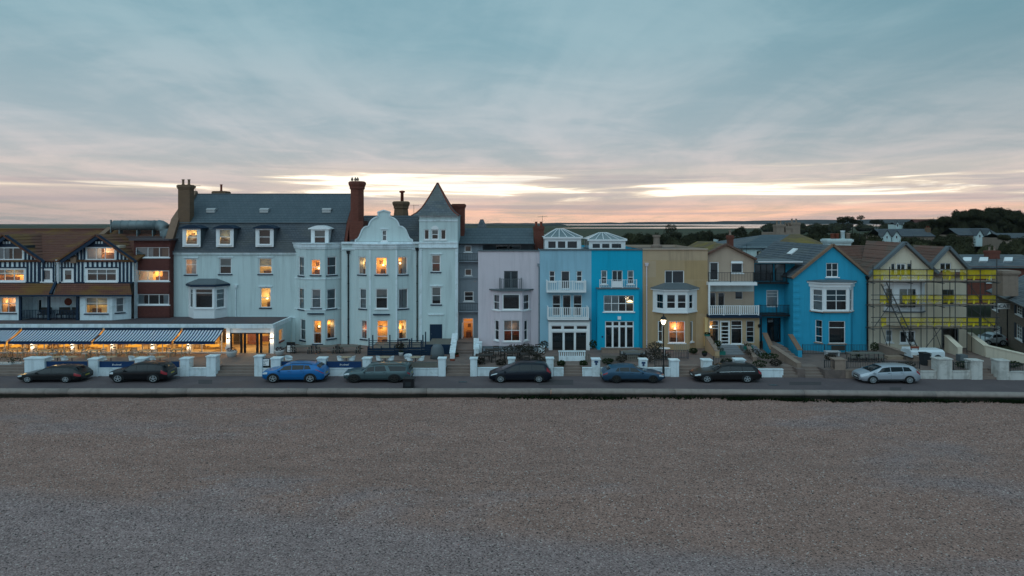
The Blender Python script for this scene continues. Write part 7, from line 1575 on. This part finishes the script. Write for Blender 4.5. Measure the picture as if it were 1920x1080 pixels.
    for side in (-1, 1):
        for i, (t0, t1, ta, tb) in enumerate(wins): patch('side_window', t0, t1, 5 + dlo[0], 5 + dlo[1], side, 'cglass', .007, taper0=ta, taper1=tb)
        if chrome: patch('window_trim', wins[0][0], wins[-1][1], 4.90, 5.02, side, 'chrome', .010, nr=1)
        patch('sill_trim', .12, .90, 1.2, 2.3, side, lower, .006)
        for t in (wins[0][0] + .02, wins[0][1] + .003, wins[1][1] + .003): patch('door_gap', t - .0012, t + .0012, 2.4, 4.95, side, 'plasticb', .003, nt=1)
        for t in (wins[0][1] - .03, wins[1][1] - .03): p = S_(t, 4.35, side); boxo('door_handle', M['chrome'] if chrome else M['plasticb'], o, p.x - .09, p.x + .09, p.y - .02, p.y + .025 if side > 0 else p.y - .025, p.z - .014, p.z + .014)
        patch('headlamp', *heads, side, 'hl', .008); patch('tail_lamp', *tails, side, 'tl', .008)
        p = S_(screen[0] + .055, 5.0, side); m = MB(); m.lathe(p + Vector((0, side * .13, .05)), [(.02, -.09), (.075, -.07), (.09, .0), (.07, .06), (.02, .08)], 8, sx=.9, sy=1.2); m.build('wing_mirror', paintmat, o, True)
        for t in wheels:
            x = (t - .5) * L; yw = side * (hw - .015)
            m = MB(); k = 18; ra = wr * arch; pts = [(x + ra * cos(2 * pi * j / k), wr + ra * sin(2 * pi * j / k)) for j in range(k)]
            pts = [(a, max(b, zbot - .01)) for a, b in pts]; m.prism_y(pts, side * (hw - .10), side * (hw + .004)); m.build('wheel_arch', M['plasticb'], o)
            Q = lambda r_, o_: (r_ * wr, side * o_)
            m = MB(); m.lathe((x, yw, wr), [Q(.6, -.18), Q(.97, -.18), Q(1, -.13), Q(1, -.01), Q(.96, .03), Q(.68, .036)], 22, 'y'); wo = m.build('wheel', M['tyre'], o, True)
            m = MB(); m.lathe((x, yw, wr), [Q(.70, .034), Q(.70, .046), Q(.60, .046), Q(.60, .038)], 22, 'y', cap=False); m.lathe((x, yw, wr), [Q(.01, .058), Q(.18, .056), Q(.18, .04)], 10, 'y')
            for j in range(spokes):
                a = 2 * pi * j / spokes + .3; d_ = Vector((cos(a), 0, sin(a))); c_ = Vector((x, yw + side * .045, wr)); m.beam(c_ + d_ * wr * .1, c_ + d_ * wr * .64, .075 if spokes <= 6 else .045, .02, up=(0, 1, 0))
            m.build('rim', M[rim], wo)
    xf, xr_ = -.5 * L, .5 * L; zf = ring(0.0)
    boxo('grille', M['plasticb'], o, xf - .012, xf + .05, -hw * .42, hw * .42, zf[4][1] - .12, zf[5][1] - .005); boxo('lower_grille', M['plasticb'], o, xf - .01, xf + .05, -hw * .55, hw * .55, zbot + .14, zbot + .24)
    boxo('number_plate', M['platew'], o, xf - .022, xf - .013, -.26, .26, zbot + .26, zbot + .37)
    zr = ring(1.0); boxo('number_plate', M['platey'], o, xr_ + .005, xr_ + .016, -.26, .26, zr[4][1] - .10, zr[4][1] + .01); boxo('rear_bumper', M[lower], o, xr_ - .06, xr_ + .02, -hw * .78, hw * .78, zbot + .1, zbot + .25)
    if rails:
        for side in (-1, 1):
            pts = [S_(rails[0] + (rails[1] - rails[0]) * i / 6, 6.9, side) + Vector((0, 0, .055 if 0 < i < 6 else 0)) for i in range(7)]; m = MB(); m.tube(pts, .02, 6); m.build('roof_rail', M[rails_m], o)
    m = MB(); m.tube([Vector(((rear[0] - .04 - .5) * L, 0, smoothed(top, rear[0] - .04))), Vector(((rear[0] - .02 - .5) * L, 0, smoothed(top, rear[0] - .04) + .12))], .012, 5); m.build('aerial', M['plasticb'], o)
    xc = (xn(px_front) + xn(px_rear)) / 2; o.location = (xc, ynear + hw - yb, .003); o.rotation_euler = (0, 0, pi if flip else 0); o.scale = (1, 1, zs); return o
est_top = [(0, .60), (.03, .72), (.12, .84), (.27, .97), (.42, 1.38), (.55, 1.45), (.75, 1.43), (.87, 1.37), (.955, 1.02), (.985, .9), (1, .70)]; est_belt = [(0, .58), (.05, .72), (.27, .90), (.6, .96), (.9, .98), (1, .72)]
car('black estate car parked at the far left by the broad white pier', 29, 150, paint('black_paint', (0.010, 0.011, 0.012), .0, .3), est_top, est_belt, 1.82, [(.335, .53, .06, 0), (.545, .70, 0, 0), (.71, .83, 0, -.05)], (.185, .775), .335, rails=(.45, .84), screen=(.27, .42), rear=(.86, .96), rails_m='plasticb', zs=0.8)
suv_top = [(0, .76), (.02, .96), (.08, 1.07), (.235, 1.17), (.36, 1.57), (.47, 1.68), (.72, 1.67), (.90, 1.58), (.97, 1.22), (.99, 1.05), (1, .80)]; suv_belt = [(0, .72), (.03, .94), (.235, 1.08), (.6, 1.14), (.9, 1.20), (1, .86)]
car('black four-by-four parked below the striped awnings', 201.5, 312, paint('black_paint_gloss', (0.008, 0.008, 0.010), .0, .28), suv_top, suv_belt, 1.9, [(.29, .47, .06, 0), (.485, .66, 0, 0), (.67, .82, 0, -.05)], (.175, .775), .40, rails=(.42, .86), screen=(.235, .36), rear=(.90, .975), zbot=.27, zs=0.84)
tuc_top = [(0, .76), (.02, .96), (.08, 1.07), (.22, 1.17), (.345, 1.56), (.46, 1.69), (.68, 1.68), (.86, 1.60), (.955, 1.24), (.985, 1.10), (1, .80)]; tuc_belt = [(0, .72), (.03, .94), (.22, 1.08), (.6, 1.15), (.88, 1.24), (1, .86)]
car('bright blue crossover parked beside the hotel steps', 490, 607, paint('bright_blue_paint', (0.008, 0.14, 0.38), .15, .3), tuc_top, tuc_belt, 1.85, [(.275, .47, .07, 0), (.482, .67, 0, 0), (.68, .79, 0, -.04)], (.185, .78), .40, screen=(.22, .345), rear=(.86, .965), zbot=.25, tails=(.86, .99, 4.2, 4.9), rails=(.44, .80), arch=1.22, zs=0.84)
dis_top = [(0, .75), (.025, .98), (.10, 1.08), (.26, 1.16), (.36, 1.66), (.45, 1.78), (.60, 1.82), (.88, 1.80), (.965, 1.68), (.985, 1.12), (1, .85)]; dis_belt = [(0, .72), (.04, .98), (.26, 1.10), (.6, 1.14), (.95, 1.18), (1, .9)]
car('grey-green boxy four-by-four parked in front of the Dutch gable', 643, 769, paint('grey_green_paint', (0.075, 0.115, 0.122), .3, .32), dis_top, dis_belt, 1.98, [(.30, .46, .05, 0), (.47, .645, 0, -.035), (.70, .93, -.04, .0)], (.165, .765), .42, 'dalloy', screen=(.26, .36), rear=(.955, .99), zbot=.28, tails=(.955, .995, 3.8, 4.9), rails=(.42, .92), arch=1.2, zs=0.74)
pic_top = [(0, .60), (.03, .74), (.10, .90), (.20, 1.05), (.42, 1.55), (.52, 1.64), (.75, 1.63), (.92, 1.55), (.975, 1.10), (1, .75)]; pic_belt = [(0, .58), (.05, .74), (.20, .95), (.6, 1.03), (.94, 1.06), (1, .8)]
car('dark navy people carrier parked in front of the lavender house', 917, 1034, paint('navy_black_paint', (0.010, 0.013, 0.022), .2, .28), pic_top, pic_belt, 1.84, [(.30, .48, .07, 0), (.49, .68, 0, 0), (.69, .89, 0, -.02)], (.185, .80), .335, screen=(.20, .42), rear=(.93, .985), tails=(.925, .985, 4.2, 5.7), heads=(.03, .13, 4.1, 4.95), rails=(.46, .86), spokes=8, zs=0.88)
hat_top = [(0, .58), (.03, .70), (.12, .82), (.30, .95), (.47, 1.36), (.58, 1.43), (.72, 1.40), (.86, 1.28), (.955, 1.02), (.985, .92), (1, .72)]; hat_belt = [(0, .56), (.05, .70), (.30, .88), (.6, .95), (.9, .99), (1, .74)]
car('steel blue hatchback facing right in front of the turquoise house', 1246, 1130, paint('steel_blue_paint', (0.035, 0.085, 0.14), .3, .3), hat_top, hat_belt, 1.80, [(.37, .555, .08, 0), (.565, .72, 0, 0), (.73, .80, 0, -.05)], (.185, .78), .325, 'dalloy', flip=True, screen=(.30, .47), rear=(.86, .96), tails=(.92, .995, 3.9, 4.9), zs=0.89)
vol_top = [(0, .66), (.03, .80), (.12, .92), (.29, 1.02), (.42, 1.44), (.53, 1.54), (.76, 1.52), (.91, 1.46), (.97, 1.08), (.99, .95), (1, .75)]; vol_belt = [(0, .62), (.05, .80), (.29, .96), (.6, 1.01), (.94, 1.04), (1, .8)]
car('black estate car with chrome window trim in front of the tan houses', 1301, 1427, paint('black_paint_brown', (0.013, 0.011, 0.011), .0, .28), vol_top, vol_belt, 1.87, [(.35, .53, .06, 0), (.542, .70, 0, 0), (.712, .89, 0, -.03)], (.18, .775), .355, rails=(.46, .88), chrome=True, screen=(.29, .42), rear=(.925, .98), tails=(.945, .995, 3.8, 5.8), zbot=.25, ynear=52.75, zs=0.85)
jaz_top = [(0, .70), (.03, .84), (.08, .95), (.16, 1.03), (.38, 1.46), (.50, 1.55), (.74, 1.54), (.90, 1.45), (.968, 1.10), (.99, .95), (1, .78)]; jaz_belt = [(0, .58), (.05, .76), (.20, .93), (.6, 1.02), (.92, 1.08), (1, .78)]
car('silver hatchback parked beside the brown stone wall', 1606, 1717, paint('silver_paint', (0.46, 0.48, 0.52), .35, .3), jaz_top, jaz_belt, 1.72, [(.27, .49, .09, 0), (.50, .70, 0, 0), (.71, .85, 0, -.04)], (.19, .80), .34, screen=(.16, .38), rear=(.90, .972), tails=(.92, .99, 4.0, 5.6), heads=(.02, .13, 4.0, 4.95), spokes=10, ynear=52.9, zs=0.87)
car('pale car parked in the side street behind the scaffold', 1822, 1868, paint('pale_paint', (0.45, 0.47, 0.48), .3, .35), hat_top, hat_belt, 1.75, [(.37, .555, .08, 0), (.565, .72, 0, 0), (.73, .80, 0, -.05)], (.185, .78), .32, ynear=70.0, group='cars in the side street', zs=0.85)
# ================================================================== trees and far houses
M['tree'] = leafmat('tree_leaf', (0.030, 0.029, 0.018), (0.072, 0.068, 0.036), .15); M['tree2'] = leafmat('tree_leaf_olive', (0.045, 0.043, 0.026), (0.095, 0.088, 0.046), .15); M['bark'] = mat('bark', (0.05, 0.04, 0.032), .95, .3, 3)
def crown_mesh(seed, lobes, cnt, s, flat=1.0):
    r = random.Random(seed); m = MB()
    for i in range(lobes):
        a = 2 * pi * i / lobes + r.uniform(-.4, .4); d_ = r.uniform(.15, .62); c = (d_ * cos(a), d_ * sin(a), r.uniform(.30, .80) * flat); rad = r.uniform(.26, .42)
        foliage(m, c, rad, rad, rad * .8 * flat, cnt, s, r, .55); blob(m, c, rad * .72, rad * .72, rad * .56 * flat, r)
    foliage(m, (0, 0, .62 * flat), .45, .45, .36 * flat, cnt, s, r, .6); blob(m, (0, 0, .5 * flat), .5, .5, .4 * flat, r); return m
def mk(m, name, mt_):
    me = bpy.data.meshes.new(name); me.from_pydata(m.v, [], m.f); me.materials.append(M[mt_]); return me
CR = [mk(crown_mesh(k, 7, 300, .045), 'crown', 'tree') for k in range(3)] + [mk(crown_mesh(9, 7, 300, .045), 'crown', 'tree2')]
def tree(px, pyb, pyt, D, wpx, label, kind=0, lm=0, group='trees behind the town', name='tree'):
    """base on the ground at distance D, crown top at photo row pyt"""
    zt = Z(pyt, D); c = Vector((X(px, D), D, -.05)); o = thing(name, label, 'tree', c, group); wd = wpx * D / F / 2
    def crown(me, loc, sc):
        q = bpy.data.objects.new('crown', me); COL.objects.link(q); q.parent = o; q.location = loc; q.scale = sc; q.rotation_euler = (0, 0, px * 1.3)
    m = MB()
    if kind == 0:
        ch = min(zt * .9, wd * 1.9); crown(CR[lm], (0, 0, zt - ch), (wd, wd, ch / 1.08)); m.tube([c, c + Vector((wd * .05, 0, zt * .35)), c + Vector((0, 0, zt * .7))], [wd * .09, wd * .06, wd * .02], 6)
        for a in range(4): m.tube([c + Vector((0, 0, zt * .3)), c + Vector((wd * .5 * cos(a * 1.6), wd * .5 * sin(a * 1.6), zt * .6))], [wd * .04, wd * .012], 5)
    elif kind == 1:   # slim upright
        mm = MB(); r = random.Random(int(px)); 
        for k in range(5):
            cx = (k - 2) * .35
            for z in (.2, .4, .6, .78): foliage(mm, (cx, r.uniform(-.2, .2), z + r.uniform(-.04, .04) - abs(k - 2) * .04), .24, .24, .17, 110, .04, r, .6)
        crown(mk(mm, 'crown', 'tree'), (0, 0, 0), (wd, wd, zt * 1.05)); m.tube([c, c + Vector((0, 0, zt * .8))], [.4, .1], 6)
    else:             # flat-topped pine
        mm = MB(); r = random.Random(int(px))
        for k in range(12): foliage(mm, (r.uniform(-.75, .75), r.uniform(-.6, .6), .86 + r.uniform(-.10, .07)), .3, .3, .055, 120, .04, r, .5)
        crown(mk(mm, 'crown', 'tree'), (0, 0, 0), (wd, wd, zt))
        for dx_ in (-.45, -.1, .3): m.tube([c + Vector((wd * dx_ * .6, 0, 0)), c + Vector((wd * dx_, 0, zt * .82))], [wd * .04, wd * .025], 6)
        for a in range(6): m.tube([c + Vector((wd * .1 * (a - 3) * .5, 0, zt * .6)), c + Vector((wd * .28 * (a - 2.5), 0, zt * .86))], [wd * .02, wd * .008], 5)
    m.build('trunk', M['bark'], o)
tree(1257, 440, 417.5, 420, 30, 'tall dark upright conifer clump rising above the horizon', 1)
tree(1318, 452, 428, 300, 44, 'round dark tree behind the tan house parapet', 0, 0); tree(1232, 455, 432, 260, 50, 'broad dark tree right of the turquoise house roof', 0, 1); tree(1262, 460, 440, 200, 62, 'low olive tree above the tan house parapet', 0, 3)
tree(1185, 458, 433, 210, 32, 'green tree beside the right-hand conservatory', 0, 3); tree(1385, 446, 423, 420, 40, 'dark tree on the marsh edge left of the slate roofs', 0, 2); tree(1418, 444, 427, 430, 34, 'small dark tree beside the white chimney', 0, 0); tree(1440, 452, 437, 330, 40, 'low tree behind the white rear house', 0, 1)
tree(1592, 440, 403, 330, 48, 'flat-topped pine standing above the roofs', 2); tree(1530, 450, 419, 300, 50, 'dark tree right of the clustered chimney stacks', 0, 0); tree(1645, 440, 411, 520, 36, 'flat low pine on the far skyline', 2)
tree(1580, 462, 428, 220, 80, 'large dark tree behind the bright blue gable', 0, 1); tree(1640, 466, 434, 190, 60, 'dark bushy tree left of the white twin-gabled cottage', 0, 0); tree(1726, 466, 446, 170, 84, 'brown-green hedge tree above the scaffolded roof', 0, 3); tree(1805, 478, 440, 150, 78, 'pale olive tree behind the small cream gable', 0, 3); tree(1850, 486, 450, 135, 70, 'wide grey-green tree left of the brick house chimney', 0, 3); tree(1905, 470, 441, 170, 60, 'bright green bush tree at the right edge', 0, 3)
tree(1772, 420, 403, 380, 40, 'tree at the foot of the wooded hill', 0, 0); tree(1835, 420, 388, 330, 56, 'tallest tree on top of the wooded hill', 0, 1); tree(1893, 420, 391, 330, 46, 'crowning tree at the right of the wooded hill', 0, 2); tree(1868, 420, 386, 340, 40, 'dark middle tree on the wooded hill crest', 0, 0); tree(1918, 420, 396, 330, 34, 'tree on the hill cut by the right edge', 0, 1)
tree(1802, 420, 391, 340, 44, 'left shoulder tree of the wooded hill crest', 0, 2)
# woodland mass on the hill and hedgerows
def mass(name, label, spots, mt_, seed):
    r = random.Random(seed); m = MB()
    for px, pyt, D, wpx in spots:
        zt = Z(pyt, D); wd = wpx * D / F / 2; x = X(px, D)
        vh = min(wd * .8, zt * .45)
        for k in range(4):
            c = (x + r.uniform(-.55, .55) * wd, D + r.uniform(-.5, .5) * wd, zt - vh * r.uniform(.75, 1.3)); foliage(m, c, wd * .62, wd * .62, vh * .7, 230, .055 * wd, r, .5); blob(m, c, wd * .45, wd * .45, vh * .5, r)
        foliage(m, (x, D, zt * .35), wd, wd, zt * .36, 240, .07 * wd, r, .5); blob(m, (x, D, zt * .36), wd * .85, wd * .85, zt * .42, r)
    tag(m.build(name, M[mt_], kind='stuff', recalc=False), label, 'woodland')
r = random.Random(4); sp = []
hc = [(1690, 413), (1738, 409.5), (1757, 407), (1772, 404), (1793, 399), (1804, 390), (1823, 388), (1853, 389), (1860, 385), (1879, 385), (1894, 389), (1903, 393), (1960, 396)]
for i in range(125): px = r.uniform(1700, 1960); D = r.uniform(250, 420); sp.append((px, interp(hc, px) + .5 + (r.random() ** 2) * 28, D, r.uniform(22, 36)))
mass('hill_woodland', 'dense dark woodland covering the hill at the right', sp, 'tree', 5)
sp = [(r.uniform(1480, 1760), r.uniform(430, 442), r.uniform(200, 330), r.uniform(24, 50)) for i in range(44)] + [(r.uniform(1700, 1930), r.uniform(434, 448), r.uniform(170, 240), r.uniform(24, 44)) for i in range(26)]
mass('garden_woodland', 'dark belt of garden trees between the roofs and the hill', sp, 'tree', 6)
sp = [(r.uniform(1175, 1480), r.uniform(432, 446), r.uniform(200, 380), r.uniform(22, 46)) for i in range(40)]
mass('marsh_hedges', 'dark hedges and trees along the marsh edge', sp, 'tree', 7)
sp = [(r.uniform(1440, 1800), r.uniform(415, 420), r.uniform(700, 1100), r.uniform(14, 34)) for i in range(50)]
mass('skyline_trees', 'thin line of far trees along the skyline at the right', sp, 'tree', 8)
# terrain under the hill
m = MB(); k = 24; vs = []
for j in range(9):
    for i in range(k + 1):
        px = 1700 + 420 * i / k; D = 240 + j * 35; t = max(0, min(1, (px - 1730) / 150)); hgt = (t * t * (3 - 2 * t)) * 11 * sin(pi * j / 8); vs.append((X(px, 330) * 1.0 + (D - 330) * .3, D, hgt - .1))
m.v = vs; m.f = [(j * (k + 1) + i, j * (k + 1) + i + 1, (j + 1) * (k + 1) + i + 1, (j + 1) * (k + 1) + i) for j in range(8) for i in range(k)]; m.build('hillside', M['leafdry'] if False else mat('hill_grass', (0.03, 0.036, 0.02), .95, .3, .05), kind='structure')
# far houses
def cottage(label, px0, px1, pyr, pye, pyb, D, wm, rm, gables=(), dep=8, chim=()):
    h = thing('far_house', label, 'house', (X((px0 + px1) / 2, D), D, 0), 'far houses among the trees'); pl = FP(D)
    facade(h, pl, rect_out(pl, px0, px1, pye, pyb + 12), [], wm, 'wall'); roof_slab(h, (X(px0 - 1, D), D - .4, Z(pye, D)), (X(px1 + 1, D), D - .4, Z(pye, D)), (X(px1, D), D + dep / 2, Z(pyr, D + dep / 2)), (X(px0, D), D + dep / 2, Z(pyr, D + dep / 2)), 5, rm, 'roof')
    m = MB(); m.quad((X(px0, D), D + dep / 2, Z(pyr, D + dep / 2)), (X(px1, D), D + dep / 2, Z(pyr, D + dep / 2)), (X(px1, D), D + dep, Z(pye, D)), (X(px0, D), D + dep, Z(pye, D))); m.build('rear_roof', M[rm], h); body(h, X(px0, D), X(px1, D), D + .05, D + dep, 0, Z(pye, D), wm)
    for gx0, gx1, gy in gables:
        Yg = D - 1.2; c = (gx0 + gx1) / 2; m = MB(); m.prism_y([(X(gx0, Yg), Z(pyb + 12, Yg)), (X(gx1, Yg), Z(pyb + 12, Yg)), (X(gx1, Yg), Z(pye, Yg)), (X(c, Yg), Z(gy, Yg)), (X(gx0, Yg), Z(pye, Yg))], Yg, D + .5); m.build('gable', M['white'], h)
        for e in (gx0 - .6, gx1 + .6): roof_slab(h, (X(e, Yg), Yg - .3, Z(pye + .8, Yg)), (X(e, Yg), D + 1, Z(pye + .8, Yg)), (X(c, Yg), D + 3, Z(gy - .6, Yg)), (X(c, Yg), Yg - .3, Z(gy - .6, Yg)), 3, rm, 'gable_roof')
        m = MB(); m.box(X(c - 1.6, Yg), X(c + 1.6, Yg), Yg - .05, Yg - .003, Z(pye + 4.5, Yg), Z(pye - 1.5, Yg)); wo = m.build('window', M['trim'], h); MB().box(X(c - 1.1, Yg), X(c + 1.1, Yg), Yg - .06, Yg - .051, Z(pye + 4, Yg), Z(pye - 1, Yg)).build('pane', M['cglass'], wo)
    for a, b, c, e in chim: chimney(h, a, b, c, e, D + 2, 1.2, 'brickb', 2, cap=.1)
cottage('white cottage with twin pointed gables among dark trees', 1655, 1752, 429, 443, 453, 190, 'stone', 'slate', [(1655, 1671, 431.5), (1673, 1689, 432.5)], 9, [(1738, 1746, 427, 440)])
cottage('grey slate bungalow with two small white gables below the hill', 1797, 1872, 428, 441, 450, 200, 'stone', 'slate', [(1830, 1844, 430), (1848, 1862, 431)], 9)
cottage('tiny white gabled house far off among the trees', 1680, 1698, 417, 421, 425, 430, 'white', 'slate', [(1680, 1686, 415.5), (1692, 1698, 416)], 9)
cottage('small pale house with slate roof on the marsh edge', 1352, 1394, 443, 449, 456, 210, 'white', 'slate', (), 8)
cottage('low slate roofed house at the right edge below the hill', 1880, 1960, 437, 446, 452, 185, 'stone', 'slate', (), 8)
cottage('red brown roofed house on the far skyline', 1716, 1752, 411, 417, 421, 560, 'brickg', 'tile_hung', (), 10)
# ================================================================== small clutter
def aerial(px, py, Y, label):
    c = P(px, py, Y); o = thing('television_aerial', label, 'aerial', c, 'television aerials'); m = MB(); m.tube([c, c + Vector((0, 0, 1.1))], .018, 5); m.build('mast', M['iron'], o)
    m = MB(); m.tube([c + Vector((-.5, 0, 1.0)), c + Vector((.5, 0, 1.05))], .012, 4)
    for i in range(7): m.tube([c + Vector((-.45 + i * .15, -.22, 1.0)), c + Vector((-.45 + i * .15, .22, 1.0))], .008, 4)
    m.build('elements', M['iron'], o)
aerial(367, 367, 70.5, 'thin aerial beside the left hotel chimney'); aerial(776, 405, 67, 'thin aerial left of the slate turret'); aerial(1017, 425, 69, 'thin aerial above the brick chimney of the grey link'); aerial(1400, 478, 70, 'thin aerial behind the grey-tan gable'); aerial(1612, 452, 71, 'thin aerial right of the white chimney'); aerial(1560, 450, 100, 'thin aerial among the rear roofs')
# slatted brown fences and retaining walls in the front gardens
def slatfence(label, px0, px1, Y, zt, mt='woodgrey', gap=3.4, z0=TZ):
    o = thing('picket_fence', label, 'fence', (X((px0 + px1) / 2, Y), Y, z0), 'wooden garden fences'); k = int((px1 - px0) / gap)
    for i in range(k): a = px0 + (px1 - px0) * i / k; boxo('picket', M[mt], o, X(a, Y), X(a + gap * .62, Y), Y, Y + .03, z0, zt - .02 * (i % 3))
    for zz_ in (z0 + .12, zt - .16): boxo('rail', M[mt], o, X(px0, Y), X(px1, Y), Y + .03, Y + .07, zz_, zz_ + .07)
slatfence('weathered picket fence in front of the turquoise bay', 1128, 1172, 57.0, 1.25); slatfence('weathered picket fence beside the grey picnic table', 1176, 1198, 57.4, 1.2); slatfence('tan picket fence under the tan house window', 1264, 1294, 61.8, 1.35, 'wood'); slatfence('brown picket fence left of the lavender steps', 1039, 1047, 56.6, 1.3); slatfence('brown picket fence right of the white parapet', 1098, 1108, 57.0, 1.4)
block('retaining_wall', 'brown retaining wall with stone coping below the turquoise bay', 'wall', [('face', 'stone', X(1128, 61.2), X(1200, 61.2), 61.2, 61.5, TZ, 1.0), ('coping', 'stepst', X(1127, 61.2), X(1201, 61.2), 61.15, 61.55, 1.0, 1.07)])
block('retaining_wall', 'grey retaining wall along the lavender house terrace', 'wall', [('face', 'grey', X(905, 61.9), X(1010, 61.9), 61.9, 62.1, TZ, 1.05), ('coping', 'lead', X(904, 61.9), X(1011, 61.9), 61.85, 62.15, 1.05, 1.1)])
block('gate_pillar', 'white pillar at the left end of the grey retaining wall', 'pillar', [('shaft', 'trimw', X(893, 61.6), X(903.5, 61.6), 61.4, 61.85, TZ, 1.5), ('cap', 'trimw', X(892.4, 61.6), X(904.1, 61.6), 61.35, 61.9, 1.5, 1.58)])
block('gate_pillar', 'white pillar at the right end of the grey retaining wall', 'pillar', [('shaft', 'trimw', X(1010, 61.5), X(1021, 61.5), 61.3, 61.8, TZ, 1.15), ('cap', 'trimw', X(1009.4, 61.5), X(1021.6, 61.5), 61.25, 61.85, 1.15, 1.22)])
block('pallet_stack', 'stack of boards and dark sacks below the scaffold', 'building materials', [('board', 'plank', X(1660, 58.5), X(1690, 58.5), 58.2, 58.9, TZ, .78), ('board', 'plank', X(1662, 58.5), X(1691, 58.5), 58.25, 58.85, .79, .9), ('sack', 'black', X(1694, 58.5), X(1704, 58.5), 58.2, 58.8, TZ, .95), ('sack', 'lead', X(1798, 57.5), X(1812, 57.5), 57.3, 57.9, TZ, 1.2)])
for px, py, Y, r_, h_, lm, lb in ((560, 668, 62.8, .5, .5, 'leaf', 'low shrub at the foot of the canted hotel bay'), (678, 664, 63.2, .4, .5, 'leafdry', 'dry shrub by the hotel downpipe'), (900, 684, 56.2, .4, .6, 'leafdry', 'bare shrub behind the first lavender wall pier'), (940, 686, 56.0, .5, .5, 'leafdry', 'straggly shrub behind the middle lavender pier'), (1010, 684, 56.2, .6, .7, 'leafdry', 'dark shrub behind the people carrier'),
    (1140, 684, 56.2, .5, .5, 'leaf', 'green shrub behind the first plaque pier'), (1165, 680, 56.4, .5, .5, 'leafdry', 'dry shrub behind the blue hatchback roof'), (1218, 680, 56.6, .7, .8, 'leafdry', 'tall dry shrub right of the second plaque pier'), (1300, 664, 60.5, .4, .5, 'leaf', 'green shrub by the tan picket fence'), (1362, 684, 56.4, .5, .5, 'leaf', 'shrub behind the dark railing by the short pier'),
    (1425, 690, 55.4, .6, .6, 'leaf', 'leafy shrub over the low white wall'), (1455, 688, 55.6, .5, .6, 'leafdry', 'dry shrub at the end of the low white wall'), (1556, 676, 58, .5, .5, 'leafdry', 'shrub by the stone pier'), (1605, 672, 59.2, .5, .6, 'leaf', 'shrub at the railing of the blue terrace'), (1700, 690, 55.0, .7, .5, 'leafdry', 'dry shrub on the stone wall by the silver car'), (1805, 690, 55.0, .6, .5, 'leaf', 'green shrub between the cream piers'), (1900, 690, 54.8, .7, .5, 'leaf', 'green shrub by the last cream pier')):
    bush(px, py, Y, r_, h_, lm, lb)
# drain covers in the road
for px, py, lb in ((330, 709, 'iron drain cover near the third white pier'), (868, 716, 'iron drain cover below the doorway steps'), (1450, 722, 'iron drain cover right of the black estate car')):
    Y = H * F / (py - HY); o = thing('drain_cover', lb, 'drain cover', (X(px, Y), Y, .002), 'drain covers'); boxo('frame', M['iron'], o, X(px, Y) - .3, X(px, Y) + .3, Y - .22, Y + .22, .0045, .009)
    for i in range(5): boxo('bar', M['lead'], o, X(px, Y) - .25 + i * .11, X(px, Y) - .19 + i * .11, Y - .18, Y + .18, .009, .013)
